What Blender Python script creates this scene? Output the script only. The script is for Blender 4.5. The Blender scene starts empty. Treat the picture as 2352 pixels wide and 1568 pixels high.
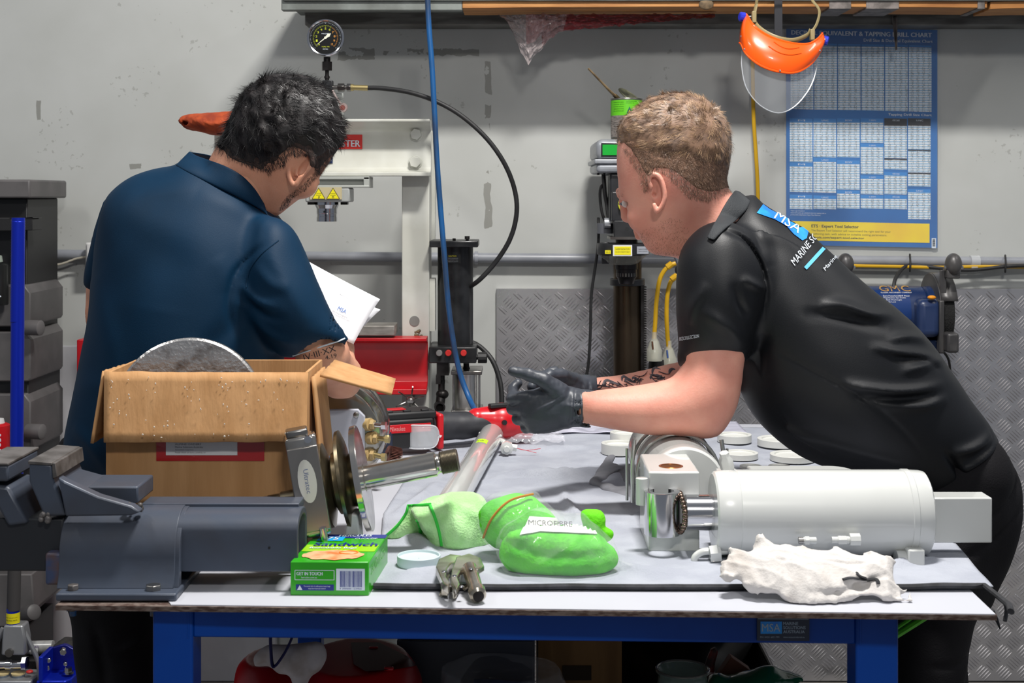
import bpy, bmesh, math, random
import numpy as np
from mathutils import Vector, Matrix, noise
from mathutils.bvhtree import BVHTree
PI = math.pi
random.seed(7)
SC = bpy.context.scene
COL = SC.collection
# ---------------------------------------------------------------- camera, world, lights, exposure
F, CX, HY, ZC = 3267.0, 1176.0, 450.0, 1.549     # focal length (px), horizon row, camera height
TT = 0.929                                       # bench top height
cam = bpy.data.cameras.new('camera'); camo = bpy.data.objects.new('camera', cam); COL.objects.link(camo)
camo.location = (0, 0, ZC); camo.rotation_euler = (PI/2, 0, 0)
cam.sensor_width = 36; cam.lens = F*36/2352; cam.shift_y = -(784-HY)/2352
cam.dof.use_dof = True; cam.dof.focus_distance = 3.05; cam.dof.aperture_fstop = 11
cam.clip_start = .05
SC.camera = camo
w = bpy.data.worlds.new('world'); SC.world = w; w.use_nodes = True
w.node_tree.nodes['Background'].inputs[0].default_value = (.80, .87, 1, 1)
w.node_tree.nodes['Background'].inputs[1].default_value = .29
def area(name, loc, target, sx, sy, power, col=(1, .97, .93)):
    l = bpy.data.lights.new(name, 'AREA'); l.shape = 'RECTANGLE'; l.size = sx; l.size_y = sy
    l.energy = power; l.color = col
    o = bpy.data.objects.new(name, l); COL.objects.link(o); o.location = loc
    o.rotation_euler = (Vector(target)-Vector(loc)).to_track_quat('-Z', 'Y').to_euler()
    return o
area('ceiling_lamp', (.42, 2.35, 3.75), (.40, 2.55, 0), .50, .22, 170)
area('ceiling_lamp', (.50, -.9, 3.45), (0, 4, 1.2), .5, .25, 62)
area('ceiling_lamp', (-2.4, 2.0, 3.9), (-.3, 3.2, 1), 1.1, .2, 32)
area('ceiling_lamp', (2.9, 3.1, 3.9), (.9, 3.0, 1), 1.1, .2, 26)
SC.view_settings.view_transform = 'Standard'; SC.view_settings.look = 'None'
SC.view_settings.gamma = 1; SC.view_settings.use_curve_mapping = False
SC.view_settings.exposure = -0.5
# ---------------------------------------------------------------- helpers
def P(px, py, Y): return Vector(((px-CX)*Y/F, Y, ZC-(py-HY)*Y/F))
def PT(px, py, z=TT):                              # pixel -> point on the horizontal plane z
    Y = F*(ZC-z)/(py-HY); return Vector(((px-CX)*Y/F, Y, z))
def L(d, Y): return d*Y/F                          # pixel length -> metres
def lin(c):
    r = []
    for v in c[:3]:
        v /= 255.0
        r.append(v/12.92 if v <= .04045 else ((v+.055)/1.055)**2.4)
    return (*r, 1)
MATS = {}
def M(name, col=(128, 128, 128), rough=.5, metal=0., col2=None, vs=6., v0=.4, v1=.6, bump=0., bs=60., coat=0.,
      trans=0., alpha=1., sss=0., emit=0., det=4., sheen=0., ior=1.5, stretch=None, rv=0., spec=.5):
    if name in MATS: return MATS[name]
    m = bpy.data.materials.new(name); m.use_nodes = True; nt = m.node_tree; b = nt.nodes['Principled BSDF']
    b.inputs['Base Color'].default_value = lin(col); b.inputs['Roughness'].default_value = rough
    b.inputs['Metallic'].default_value = metal; b.inputs['IOR'].default_value = ior
    b.inputs['Coat Weight'].default_value = coat; b.inputs['Transmission Weight'].default_value = trans
    b.inputs['Alpha'].default_value = alpha; b.inputs['Specular IOR Level'].default_value = spec
    if sss: b.inputs['Subsurface Weight'].default_value = sss; b.inputs['Subsurface Radius'].default_value = (.012, .004, .002); b.inputs['Subsurface Scale'].default_value = 1
    if sheen: b.inputs['Sheen Weight'].default_value = sheen
    if col2 or bump or rv:
        tc = nt.nodes.new('ShaderNodeTexCoord'); mp = nt.nodes.new('ShaderNodeMapping')
        nt.links.new(tc.outputs['Object'], mp.inputs[0])
        if stretch: mp.inputs['Scale'].default_value = stretch
    if col2 or rv:
        n = nt.nodes.new('ShaderNodeTexNoise'); n.inputs['Scale'].default_value = vs; n.inputs['Detail'].default_value = det
        nt.links.new(mp.outputs[0], n.inputs[0])
        if col2:
            cr = nt.nodes.new('ShaderNodeValToRGB'); e = cr.color_ramp.elements
            e[0].position = v0; e[1].position = v1; e[0].color = lin(col); e[1].color = lin(col2)
            nt.links.new(n.outputs[0], cr.inputs[0]); nt.links.new(cr.outputs[0], b.inputs['Base Color'])
        if rv:
            mr = nt.nodes.new('ShaderNodeMapRange'); mr.inputs[1].default_value = .35; mr.inputs[2].default_value = .65
            mr.inputs[3].default_value = rough-rv; mr.inputs[4].default_value = rough+rv
            nt.links.new(n.outputs[0], mr.inputs[0]); nt.links.new(mr.outputs[0], b.inputs['Roughness'])
    if bump:
        n2 = nt.nodes.new('ShaderNodeTexNoise'); n2.inputs['Scale'].default_value = bs; n2.inputs['Detail'].default_value = 3
        nt.links.new(mp.outputs[0], n2.inputs[0])
        bp = nt.nodes.new('ShaderNodeBump'); bp.inputs['Strength'].default_value = bump; bp.inputs['Distance'].default_value = .004
        nt.links.new(n2.outputs[0], bp.inputs['Height']); nt.links.new(bp.outputs[0], b.inputs['Normal'])
    MATS[name] = m
    return m
def cr_path(pts, n=8, closed=False):               # Catmull-Rom through points (any dimension)
    pts = [np.array(p, float) for p in pts]; N = len(pts); out = []
    for i in range(N if closed else N-1):
        if closed: a, b, c, d = pts[(i-1) % N], pts[i], pts[(i+1) % N], pts[(i+2) % N]
        else: a, b, c, d = pts[max(i-1, 0)], pts[i], pts[i+1], pts[min(i+2, N-1)]
        for k in range(n):
            t = k/n
            out.append(.5*((2*b)+(c-a)*t+(2*a-5*b+4*c-d)*t*t+(3*b-a-3*c+d)*t**3))
    if not closed: out.append(pts[-1])
    return out
class MB:
    def __init__(s): s.v = []; s.f = []
    def add(s, vs, fs):
        o = len(s.v); s.v += [tuple(v) for v in vs]; s.f += [tuple(i+o for i in f) for f in fs]; return s
    def box(s, c, d, rot=None):
        c = Vector(c); vs = []
        for z in (-.5, .5):
            for y in (-.5, .5):
                for x in (-.5, .5):
                    v = Vector((x*d[0], y*d[1], z*d[2]))
                    if rot is not None: v = rot @ v
                    vs.append(c+v)
        return s.add(vs, [(0, 2, 3, 1), (4, 5, 7, 6), (0, 1, 5, 4), (2, 6, 7, 3), (0, 4, 6, 2), (1, 3, 7, 5)])
    def pbox(s, x0, y0, x1, y1, Y0, Y1):           # box whose front face covers the pixel rectangle at depth Y0
        a = P(x0, y0, Y0); b = P(x1, y1, Y0)
        return s.box(((a.x+b.x)/2, (Y0+Y1)/2, (a.z+b.z)/2), (abs(b.x-a.x), abs(Y1-Y0), abs(a.z-b.z)))
    def lathe(s, prof, o, ax, n=32, caps=True):    # prof: (t along axis, radius)
        o = Vector(o); ax = Vector(ax).normalized(); u = ax.orthogonal().normalized(); w_ = ax.cross(u)
        vs = []; fs = []
        for t, r in prof:
            for k in range(n):
                a = 2*PI*k/n; vs.append(o+ax*t+(u*math.cos(a)+w_*math.sin(a))*r)
        for i in range(len(prof)-1):
            for k in range(n):
                fs.append((i*n+k, i*n+(k+1) % n, (i+1)*n+(k+1) % n, (i+1)*n+k))
        if caps: fs.append(tuple(range(n))[::-1]); fs.append(tuple((len(prof)-1)*n+k for k in range(n)))
        return s.add(vs, fs)
    def cyl(s, a, b, r, r2=None, n=24):
        a = Vector(a); b = Vector(b); return s.lathe([(0, r), ((b-a).length, r if r2 is None else r2)], a, b-a, n)
    def tube(s, path, r, n=10, caps=True, sm=6, closed=False, flat=None):
        pts = [Vector(p) for p in (cr_path([tuple(p) for p in path], sm, closed) if sm else path)]
        N = len(pts); vs = []; fs = []
        up = Vector((.31, .22, .92)); prev = None
        for i, p in enumerate(pts):
            t = (pts[(i+1) % N]-pts[i-1]) if (closed or 0 < i < N-1) else (pts[1]-pts[0] if i == 0 else pts[-1]-pts[-2])
            t.normalize()
            if prev is None: u = t.cross(up).normalized()
            else:
                u = prev-t*prev.dot(t)
                u = u.normalized() if u.length > 1e-6 else t.orthogonal().normalized()
            prev = u; w_ = t.cross(u); rr = r(i/(N-1)) if callable(r) else r
            for k in range(n):
                a = 2*PI*k/n; vs.append(p+(u*math.cos(a)+w_*math.sin(a)*(flat or 1))*rr)
        for i in range(N if closed else N-1):
            for k in range(n):
                j = (i+1) % N; fs.append((i*n+k, i*n+(k+1) % n, j*n+(k+1) % n, j*n+k))
        if caps and not closed: fs.append(tuple(range(n))[::-1]); fs.append(tuple((N-1)*n+k for k in range(n)))
        return s.add(vs, fs)
    def prism(s, poly, d):                         # poly: 3D points (planar), extruded by vector d
        n = len(poly); d = Vector(d); vs = [Vector(p) for p in poly]+[Vector(p)+d for p in poly]
        fs = [tuple(range(n)), tuple(range(2*n-1, n-1, -1))]+[(i, i+n, (i+1) % n+n, (i+1) % n) for i in range(n)]
        return s.add(vs, fs)
    def pp(s, pix, Y0, Y1):                        # prism from a pixel outline at depth Y0, extruded to Y1
        return s.prism([P(x, y, Y0) for x, y in pix], (0, Y1-Y0, 0))
    def ball(s, c, r, n=16, m=10, rot=None):
        if not hasattr(r, '__len__'): r = (r, r, r)
        c = Vector(c); vs = []; fs = []
        for j in range(m+1):
            for k in range(n):
                a = PI*j/m; b = 2*PI*k/n
                v = Vector((r[0]*math.sin(a)*math.cos(b), r[1]*math.sin(a)*math.sin(b), r[2]*math.cos(a)))
                vs.append(c+(rot @ v if rot is not None else v))
        for j in range(m):
            for k in range(n): fs.append((j*n+k, (j+1)*n+k, (j+1)*n+(k+1) % n, j*n+(k+1) % n))
        return s.add(vs, fs)
    def grid(s, fn, nu, nv, closed_u=False):
        vs = [fn(i/(nu if closed_u else nu-1), j/(nv-1)) for j in range(nv) for i in range(nu)]
        fs = []
        for j in range(nv-1):
            for i in range(nu if closed_u else nu-1):
                fs.append((j*nu+i, j*nu+(i+1) % nu, (j+1)*nu+(i+1) % nu, (j+1)*nu+i))
        return s.add(vs, fs)
    def hexa(s, c, ax, r, h): return s.cyl(Vector(c), Vector(c)+Vector(ax).normalized()*h, r, n=6)
    def build(s, name, mat, parent=None, sm=True, bev=0., ang=35, seg=2, solid=0., sub=0, fixn=True, **pr):
        me = bpy.data.meshes.new(name); me.from_pydata(s.v, [], s.f)
        if fixn:
            bm = bmesh.new(); bm.from_mesh(me); bmesh.ops.remove_doubles(bm, verts=bm.verts, dist=1e-6)
            bmesh.ops.recalc_face_normals(bm, faces=bm.faces); bm.to_mesh(me); bm.free()
        return finish(me, name, mat, parent, sm, bev, ang, seg, solid, sub, **pr)
def finish(me, name, mat, parent=None, sm=True, bev=0., ang=35, seg=2, solid=0., sub=0, **pr):
    o = bpy.data.objects.new(name, me); COL.objects.link(o)
    for m in (mat if isinstance(mat, (list, tuple)) else [mat]): me.materials.append(m)
    if sm:
        me.shade_smooth()
        if ang < 180: me.set_sharp_from_angle(angle=math.radians(ang))
    if solid:
        md = o.modifiers.new('s', 'SOLIDIFY'); md.thickness = solid; md.offset = 0
    if sub:
        md = o.modifiers.new('u', 'SUBSURF'); md.levels = sub; md.render_levels = sub
    if bev:
        md = o.modifiers.new('b', 'BEVEL'); md.width = bev; md.segments = seg; md.limit_method = 'ANGLE'; md.angle_limit = math.radians(40)
    if parent is not None:
        o.parent = parent; o.matrix_parent_inverse = rootmat(parent).inverted()
    for k, v in pr.items(): o[k] = v
    return o
def rootmat(o):
    m = Matrix.Translation(o.location)
    return (rootmat(o.parent) @ o.matrix_parent_inverse @ m) if o.parent else m
def thing(name, label, cat, loc, group=None):
    o = bpy.data.objects.new(name, None); COL.objects.link(o); o.location = loc; o.empty_display_size = .05
    o['label'] = label; o['category'] = cat
    if group: o['group'] = group
    return o
def struct(o): o['kind'] = 'structure'; return o
FONTS = {}
def text_mesh(body, sx=1.):
    cu = bpy.data.curves.new('t', 'FONT'); cu.body = body; cu.size = 1; cu.fill_mode = 'FRONT'; cu.resolution_u = 2
    o = bpy.data.objects.new('t', cu); COL.objects.link(o)
    me = bpy.data.meshes.new_from_object(o.evaluated_get(bpy.context.evaluated_depsgraph_get())) if False else bpy.data.meshes.new_from_object(o)
    v = [tuple(x.co) for x in me.vertices]; f = [tuple(p.vertices) for p in me.polygons]
    bpy.data.objects.remove(o); bpy.data.curves.remove(cu); bpy.data.meshes.remove(me)
    if not v: return [], []
    x0 = min(a[0] for a in v); x1 = max(a[0] for a in v); y0 = min(a[1] for a in v); y1 = max(a[1] for a in v)
    return [((a[0]-x0)/(x1-x0), (a[1]-y0)/(y1-y0)) for a in v], f
def textat(mb, body, o, u, v, n=None, bold=0.):    # fit the text in the parallelogram o + a*u + b*v
    vs, fs = text_mesh(body); o = Vector(o); u = Vector(u); v = Vector(v)
    for k in ((0,) if not bold else (-1, 0, 1)):
        mb.add([o+u*(a+k*bold)+v*b+u.cross(v).normalized()*k*.00015 for a, b in vs], fs)
    return mb
def ptext(mb, body, x0, y0, x1, y1, Y, bold=0.):   # text in a pixel rectangle on the plane at depth Y
    a = P(x0, y1, Y); return textat(mb, body, a, P(x1, y1, Y)-a, P(x0, y0, Y)-a, bold=bold)
# ---------------------------------------------------------------- implicit surfaces (bodies, cloth, soft things)
def smin(a, b, k):
    if k <= 0: return np.minimum(a, b)
    h = np.clip(.5+.5*(b-a)/k, 0, 1); return b*(1-h)+a*h-k*h*(1-h)
class SDF:
    def __init__(s, lo, hi, vox):
        s.lo = np.array(lo, np.float32); s.vox = vox
        s.n = np.ceil((np.array(hi)-s.lo)/vox).astype(int)+1
        ax = [s.lo[i]+vox*np.arange(s.n[i], dtype=np.float32) for i in range(3)]
        s.ax = ax; s.X, s.Y, s.Z = np.meshgrid(*ax, indexing='ij', sparse=True)
        s.f = np.full(tuple(s.n), 1., np.float32)
    def put(s, d, k): s.f = smin(s.f, d.astype(np.float32), k)
    def dcone(s, a, b, ra, rb, q=(1, 1, 1)):
        a = np.array(a, float); b = np.array(b, float); q = np.array(q, float)
        ba = (b-a)/q; L2 = max(float(ba @ ba), 1e-9)
        x = (s.X-a[0])/q[0]; y = (s.Y-a[1])/q[1]; z = (s.Z-a[2])/q[2]
        t = np.clip((x*ba[0]+y*ba[1]+z*ba[2])/L2, 0, 1)
        return np.sqrt((x-t*ba[0])**2+(y-t*ba[1])**2+(z-t*ba[2])**2)-(ra+(rb-ra)*t)
    def cone(s, a, b, ra, rb=None, k=.01, q=(1, 1, 1)): s.put(s.dcone(a, b, ra, ra if rb is None else rb, q), k); return s
    def chain(s, pts, rs, k=.01):
        for i in range(len(pts)-1): s.cone(pts[i], pts[i+1], rs[i], rs[i+1], k)
        return s
    def dell(s, c, r, rot=None):
        x, y, z = s.X-c[0], s.Y-c[1], s.Z-c[2]
        if rot is not None:
            R = np.array(rot.to_3x3()).T
            x, y, z = (R[0][0]*x+R[0][1]*y+R[0][2]*z, R[1][0]*x+R[1][1]*y+R[1][2]*z, R[2][0]*x+R[2][1]*y+R[2][2]*z)
        k0 = np.sqrt((x/r[0])**2+(y/r[1])**2+(z/r[2])**2); k1 = np.sqrt((x/r[0]**2)**2+(y/r[1]**2)**2+(z/r[2]**2)**2)+1e-6
        return k0*(k0-1)/k1
    def ell(s, c, r, rot=None, k=.01): s.put(s.dell(c, r, rot), k); return s
    def cut(s, d, k=.005): s.f = -smin(-s.f, d.astype(np.float32), k); return s   # subtract the solid whose field is d
    def dinfl(s, pix, Y0, kd=1., tilt=(0, 0), sm=4, Rmax=None):
        """solid whose outline seen from the front is the pixel polygon at depth Y0; roundness kd"""
        pts = np.array([tuple(P(x, y, Y0))[::2] for x, y in pix])
        if sm: pts = np.array(cr_path(pts, sm, True))
        x = s.ax[0][:, None]; z = s.ax[2][None, :]
        d2 = np.full((s.n[0], s.n[2]), 1e9); ins = np.zeros(d2.shape, bool)
        for i in range(len(pts)):
            a = pts[i-1]; b = pts[i]; e = b-a; L2 = e @ e+1e-12
            t = np.clip(((x-a[0])*e[0]+(z-a[1])*e[1])/L2, 0, 1)
            d2 = np.minimum(d2, (x-a[0]-t*e[0])**2+(z-a[1]-t*e[1])**2)
            c = ((a[1] > z) != (b[1] > z)) & (x < (b[0]-a[0])*(z-a[1])/(b[1]-a[1]+1e-12)+a[0])
            ins ^= c
        u = np.sqrt(d2); u[ins] *= -1
        h = s.vox; phi = np.zeros_like(u); R = float(-u.min())
        ii, jj = np.indices(u.shape); red = (ii+jj) % 2 == 0
        core = ins.copy(); core[0] = core[-1] = False; core[:, 0] = core[:, -1] = False
        for ps in range(2):
            phi = np.where(core, phi, -R*u/2 if ps else 0.)
            for it in range(150 if ps == 0 else 130):
                for col in (red, ~red):
                    nb = np.zeros_like(phi)
                    nb[1:-1, 1:-1] = (phi[2:, 1:-1]+phi[:-2, 1:-1]+phi[1:-1, 2:]+phi[1:-1, :-2]+h*h)/4
                    m = core & col; phi[m] += 1.9*(nb[m]-phi[m])
            R = 2*math.sqrt(max(phi[core].max(), 1e-8)) if core.any() else R
        g = np.where(core, -4*phi/(2*R), u)
        Rm = Rmax or R
        xc = pts[:, 0].mean(); zc = pts[:, 1].mean()
        yc = Y0+tilt[0]*(s.X-xc)+tilt[1]*(s.Z-zc)
        return g[:, None, :]+(s.Y-yc)**2/(2*R*kd*kd)
    def infl(s, pix, Y0, kd=1., k=.01, tilt=(0, 0), sm=4): s.put(s.dinfl(pix, Y0, kd, tilt, sm), k); return s
    def ridge(s, pix, Y0, amp, wd, front=True, ylim=None):  # a fold along a pixel polyline, raised (amp>0) or sunk
        pts = [tuple(P(x, y, Y0))[::2] for x, y in pix]; pts = cr_path(pts, 5)
        x = s.ax[0][:, None]; z = s.ax[2][None, :]; best = np.full((s.n[0], s.n[2]), 1e9); tt = np.zeros_like(best)
        for i in range(len(pts)-1):
            a = pts[i]; e = pts[i+1]-a; L2 = e @ e+1e-12
            t = np.clip(((x-a[0])*e[0]+(z-a[1])*e[1])/L2, 0, 1)
            d = (x-a[0]-t*e[0])**2+(z-a[1]-t*e[1])**2
            m = d < best; best[m] = d[m]; tt[m] = ((i+t)/(len(pts)-1))[m]
        g = amp*np.exp(-best/(wd*wd))*np.clip(np.sin(np.clip(tt, .02, .98)*PI), 0, 1)
        g = g[:, None, :]
        if front: g = g*(s.Y < Y0)
        s.f = s.f-g.astype(np.float32); return s
    def disp(s, amp, scale, seed=0, octv=2):
        g = np.zeros(s.f.shape, np.float32); r = np.random.RandomState(seed)
        for o in range(octv):
            for _ in range(5):
                k = r.normal(size=3); k = k/np.linalg.norm(k)*scale*(2**o)*2*PI*r.uniform(.7, 1.3)
                g += (np.sin(k[0]*s.X+k[1]*s.Y+k[2]*s.Z+r.uniform(0, 6)+.8*np.sin(k[1]*.7*s.X+k[2]*.7*s.Y+3))/(2**o)/3).astype(np.float32)
        s.f = s.f-amp*g; return s
    def plane(s, pt, nrm, k=.0):                   # keep the side the normal points away from
        d = (s.X-pt[0])*nrm[0]+(s.Y-pt[1])*nrm[1]+(s.Z-pt[2])*nrm[2]
        s.f = np.maximum(s.f, d.astype(np.float32)) if k <= 0 else -smin(-s.f, -d.astype(np.float32), k); return s
    def arrays(s):
        f = s.f; f[0] = f[-1] = 1; f[:, 0] = f[:, -1] = 1; f[:, :, 0] = f[:, :, -1] = 1
        n = f.shape; I = f < 0; c = tuple(k-1 for k in n)
        pos = np.zeros(c+(3,), np.float32); cnt = np.zeros(c, np.float32)
        def sl(o): return tuple(slice(o[i], n[i]-1+o[i]) for i in range(3))
        for ax in range(3):
            o1, o2 = [a for a in range(3) if a != ax]
            for da in (0, 1):
                for db in (0, 1):
                    A = [0, 0, 0]; A[o1] = da; A[o2] = db; B = list(A); B[ax] = 1
                    fa = f[sl(A)]; fb = f[sl(B)]; m = (fa < 0) != (fb < 0)
                    t = np.where(m, fa/np.where(m, fa-fb, 1), 0)
                    cnt += m
                    pos[..., ax] += t*m; pos[..., o1] += da*m; pos[..., o2] += db*m
        act = cnt > 0; idx = -np.ones(c, np.int64); idx[act] = np.arange(act.sum())
        ijk = np.argwhere(act); V = (ijk+pos[act]/cnt[act][:, None])*s.vox+s.lo
        Q = []
        for ax in range(3):
            o1, o2 = [(1, 2), (2, 0), (0, 1)][ax]
            a = [slice(0, None)]*3; b = [slice(0, None)]*3
            a[ax] = slice(0, -1); b[ax] = slice(1, None)
            A = I[tuple(a)]; B = I[tuple(b)]; e = np.argwhere(A != B)
            if not len(e): continue
            e = e[(e[:, o1] > 0) & (e[:, o2] > 0) & (e[:, o1] < c[o1]) & (e[:, o2] < c[o2])]
            flip = ~A[tuple(e.T)]
            def at(d1, d2):
                q = e.copy(); q[:, o1] -= d1; q[:, o2] -= d2; return idx[tuple(q.T)]
            q = np.stack([at(1, 1), at(0, 1), at(0, 0), at(1, 0)], 1)
            q[flip] = q[flip][:, ::-1]; Q.append(q)
        return V, np.concatenate(Q)
    def build(s, name, mat, parent=None, **kw):
        V, Q = s.arrays(); me = np_mesh(name, V, Q); return finish(me, name, mat, parent, ang=180, **kw)
def np_mesh(name, V, Q):
    me = bpy.data.meshes.new(name); V = np.asarray(V, np.float32); Q = np.asarray(Q, np.int32); k = Q.shape[1]
    me.vertices.add(len(V)); me.vertices.foreach_set('co', V.ravel())
    me.loops.add(Q.size); me.loops.foreach_set('vertex_index', Q.ravel())
    me.polygons.add(len(Q)); me.polygons.foreach_set('loop_start', np.arange(0, Q.size, k, dtype=np.int32))
    me.update(calc_edges=True); me.validate(); return me
def bvh_of(o):
    me = o.data; vs = [o.matrix_world @ v.co if False else v.co.copy() for v in me.vertices]
    return BVHTree.FromPolygons(vs, [tuple(p.vertices) for p in me.polygons])
def decal(bvh, polys2d, name, mat, parent, off=.0012, cuts=4, **pr):
    """flat print laid on a surface: (verts px, faces) dropped along the sight line onto the surface"""
    vs, fs = polys2d; bm = bmesh.new(); vv = [bm.verts.new((x, y, 0)) for x, y in vs]
    for f in fs:
        try: bm.faces.new([vv[i] for i in f])
        except ValueError: pass
    bmesh.ops.triangulate(bm, faces=bm.faces)
    for _ in range(cuts):
        es = [e for e in bm.edges if e.calc_length() > 9]
        if not es: break
        bmesh.ops.subdivide_edges(bm, edges=es, cuts=1); bmesh.ops.triangulate(bm, faces=bm.faces)
    o = Vector((0, 0, ZC)); bad = []
    for v in bm.verts:
        d = (P(v.co.x, v.co.y, 3.)-o).normalized(); h = bvh.ray_cast(o, d)
        if h[0] is None: bad.append(v)
        else: v.co = h[0]+h[1]*off if h[1].dot(d) < 0 else h[0]-h[1]*off
    bmesh.ops.delete(bm, geom=bad, context='VERTS')
    bad = [f for f in bm.faces if max(e.calc_length() for e in f.edges) > .06]
    bmesh.ops.delete(bm, geom=bad, context='FACES')
    me = bpy.data.meshes.new(name); bm.to_mesh(me); bm.free()
    return finish(me, name, mat, parent, ang=180, **pr)
def text2d(body, o, u, v):
    vs, fs = text_mesh(body); return [(o[0]+a*u[0]+b*v[0], o[1]+a*u[1]+b*v[1]) for a, b in vs], fs
# ================================================================ SETTING
YW = 4.55
def wall_mat():
    m = M('wall_paint', (193, 195, 192), .42, col2=(184, 186, 182), vs=2.2, bump=.12, bs=9, rv=.08)
    nt = m.node_tree; b = nt.nodes['Principled BSDF']; N = nt.nodes.new; K = nt.links.new
    src = b.inputs['Base Color'].links[0].from_socket
    tc = N('ShaderNodeTexCoord'); sp = N('ShaderNodeSeparateXYZ'); K(tc.outputs['Object'], sp.inputs[0])
    def math_(op, a, c=None, d=None):
        n = N('ShaderNodeMath'); n.operation = op
        for i, v in enumerate((a, c, d)):
            if v is None: continue
            if hasattr(v, 'links'): K(v, n.inputs[i])
            else: n.inputs[i].default_value = v
        return n.outputs[0]
    def noisev(scale, stretch=None, detail=3):
        n = N('ShaderNodeTexNoise'); n.inputs['Scale'].default_value = scale; n.inputs['Detail'].default_value = detail
        if stretch:
            mp = N('ShaderNodeMapping'); mp.inputs['Scale'].default_value = stretch; K(tc.outputs['Object'], mp.inputs[0]); K(mp.outputs[0], n.inputs[0])
        else: K(tc.outputs['Object'], n.inputs[0])
        return n.outputs[0]
    nz = noisev(26); nz2 = noisev(11)
    masks = []
    for (x0, y0, x1, y1, thr) in ((1113, 140, 1127, 300, .44), (1112, 420, 1128, 520, .38), (1116, 300, 1124, 420, .56), (775, 110, 862, 137, .42), (935, 113, 1098, 127, .40),
                                  (84, 230, 94, 276, .42), (86, 160, 98, 220, .58), (88, 300, 98, 375, .6), (1465, 195, 1512, 222, .53), (300, 375, 334, 386, .5), (86, 463, 98, 485, .4), (810, 115, 935, 125, .56)):
        a = P(x0, y1, YW); c = P(x1, y0, YW)
        mx = math_('COMPARE', sp.outputs[0], (a.x+c.x)/2, (c.x-a.x)/2)
        cx = math_('ADD', sp.outputs[0], math_('MULTIPLY', math_('SUBTRACT', nz2, .5), .03)); cz = math_('ADD', sp.outputs[2], math_('MULTIPLY', math_('SUBTRACT', nz, .5), .03))
        mx = math_('COMPARE', cx, (a.x+c.x)/2, (c.x-a.x)/2); mz = math_('COMPARE', cz, (a.z+c.z)/2, (c.z-a.z)/2)
        masks.append(math_('MULTIPLY', math_('MULTIPLY', mx, mz), math_('GREATER_THAN', nz, thr)))
    tot = masks[0]
    for k in masks[1:]: tot = math_('MAXIMUM', tot, k)
    sc = math_('MULTIPLY', math_('GREATER_THAN', noisev(5, (1, 1, 1)), .62), math_('GREATER_THAN', noisev(60), .62))
    mix = N('ShaderNodeMix'); mix.data_type = 'RGBA'; K(math_('MULTIPLY', sc, .35), mix.inputs[0]); K(src, mix.inputs[6]); mix.inputs[7].default_value = lin((120, 118, 110))
    mix2 = N('ShaderNodeMix'); mix2.data_type = 'RGBA'; K(math_('MULTIPLY', tot, .9), mix2.inputs[0]); K(mix.outputs[2], mix2.inputs[6]); mix2.inputs[7].default_value = lin((138, 138, 132))
    K(mix2.outputs[2], b.inputs['Base Color'])
    return m
struct(MB().box((0, YW+.06, 1.4), (5.2, .12, 2.8)).build('wall_back', wall_mat(), sm=False))
struct(MB().box((0, 2.3, -.03), (5.2, 4.5, .06)).build('floor', M('concrete', (128, 126, 122), .6, col2=(98, 96, 94), vs=2, bump=.2, bs=30), sm=False))
# white wall lining low on the left
a = P(30, 792, YW); t = MB(); t.box((-1.15, YW-.008, a.z/2), (.8, .016, a.z-.002))
o = struct(t.build('trim_1', M('lining', (205, 205, 209), .45, col2=(190, 190, 194), vs=5, bump=.05), bev=.004))
m_scuff = M('scuff', (120, 118, 112), .8, col2=(75, 74, 70), vs=30)
mb = MB(); r = random.Random(3)
for k in range(26):
    x = r.gauss(112, 9); y = r.gauss(868, 16); q = P(x, y, YW-.0172); mb.cyl(q, q+Vector((0, -.0004, 0)), r.uniform(.002, .009), n=7)
mb.build('scuff_mark', m_scuff, o, kind='stuff')

# ---- diamond tread plate fixed to the wall
STEEL_TP = M('tread_plate_metal', (214, 212, 214), .3, .8, col2=(168, 167, 170), vs=3.2, v0=.3, v1=.75, bump=.1, bs=70, rv=.12)
x0, x1 = P(1140, 0, 4.53).x, 2.55; z1, z0 = P(0, 663, 4.53).z, .004
tp = thing('tread_plate', 'grey aluminium tread plate sheet covering the lower wall behind the drill and grinder', 'metal sheet', (x0, 4.54, 0))
MB().box(((x0+x1)/2, 4.541, (z0+z1)/2), (x1-x0, .016, z1-z0)).build('sheet', STEEL_TP, tp, bev=.001)
V = []; Fq = []; p_ = .0655; nx = int((x1-x0)/p_)+1; nz = int((z1-z0)/p_)+1
for gx in range(nx*2+1):
    for gz in range(nz*2+1):
        if (gx+gz) % 2: continue
        cx = x0+gx*p_/2+.012; cz = z1-gz*p_/2-.012; ang = PI/4*(1 if gx % 2 else -1)+.03
        d = np.array([math.cos(ang), math.sin(ang)]); n = np.array([-d[1], d[0]])
        for k in range(-2, 3):
            ln = .023-.0024*abs(k); c = np.array([cx, cz])+n*k*.0092
            pts = [c-d*ln, c-d*ln*.5+n*.0022, c+d*ln*.5+n*.0022, c+d*ln, c+d*ln*.5-n*.0022, c-d*ln*.5-n*.0022, c-d*ln*.5, c+d*ln*.5]
            if min(q[0] for q in pts) < x0 or max(q[0] for q in pts) > x1 or min(q[1] for q in pts) < z0 or max(q[1] for q in pts) > z1: continue
            b = len(V); V += [(q[0], 4.5331 if i < 6 else 4.5305, q[1]) for i, q in enumerate(pts)]
            Fq += [(b, b+1, b+6), (b+1, b+2, b+7), (b+1, b+7, b+6), (b+2, b+3, b+7), (b+3, b+4, b+7), (b+4, b+5, b+6), (b+4, b+6, b+7), (b+5, b, b+6)]
me = np_mesh('tread_bars', V, Fq); finish(me, 'tread_bars', STEEL_TP, tp, kind='stuff')

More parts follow.
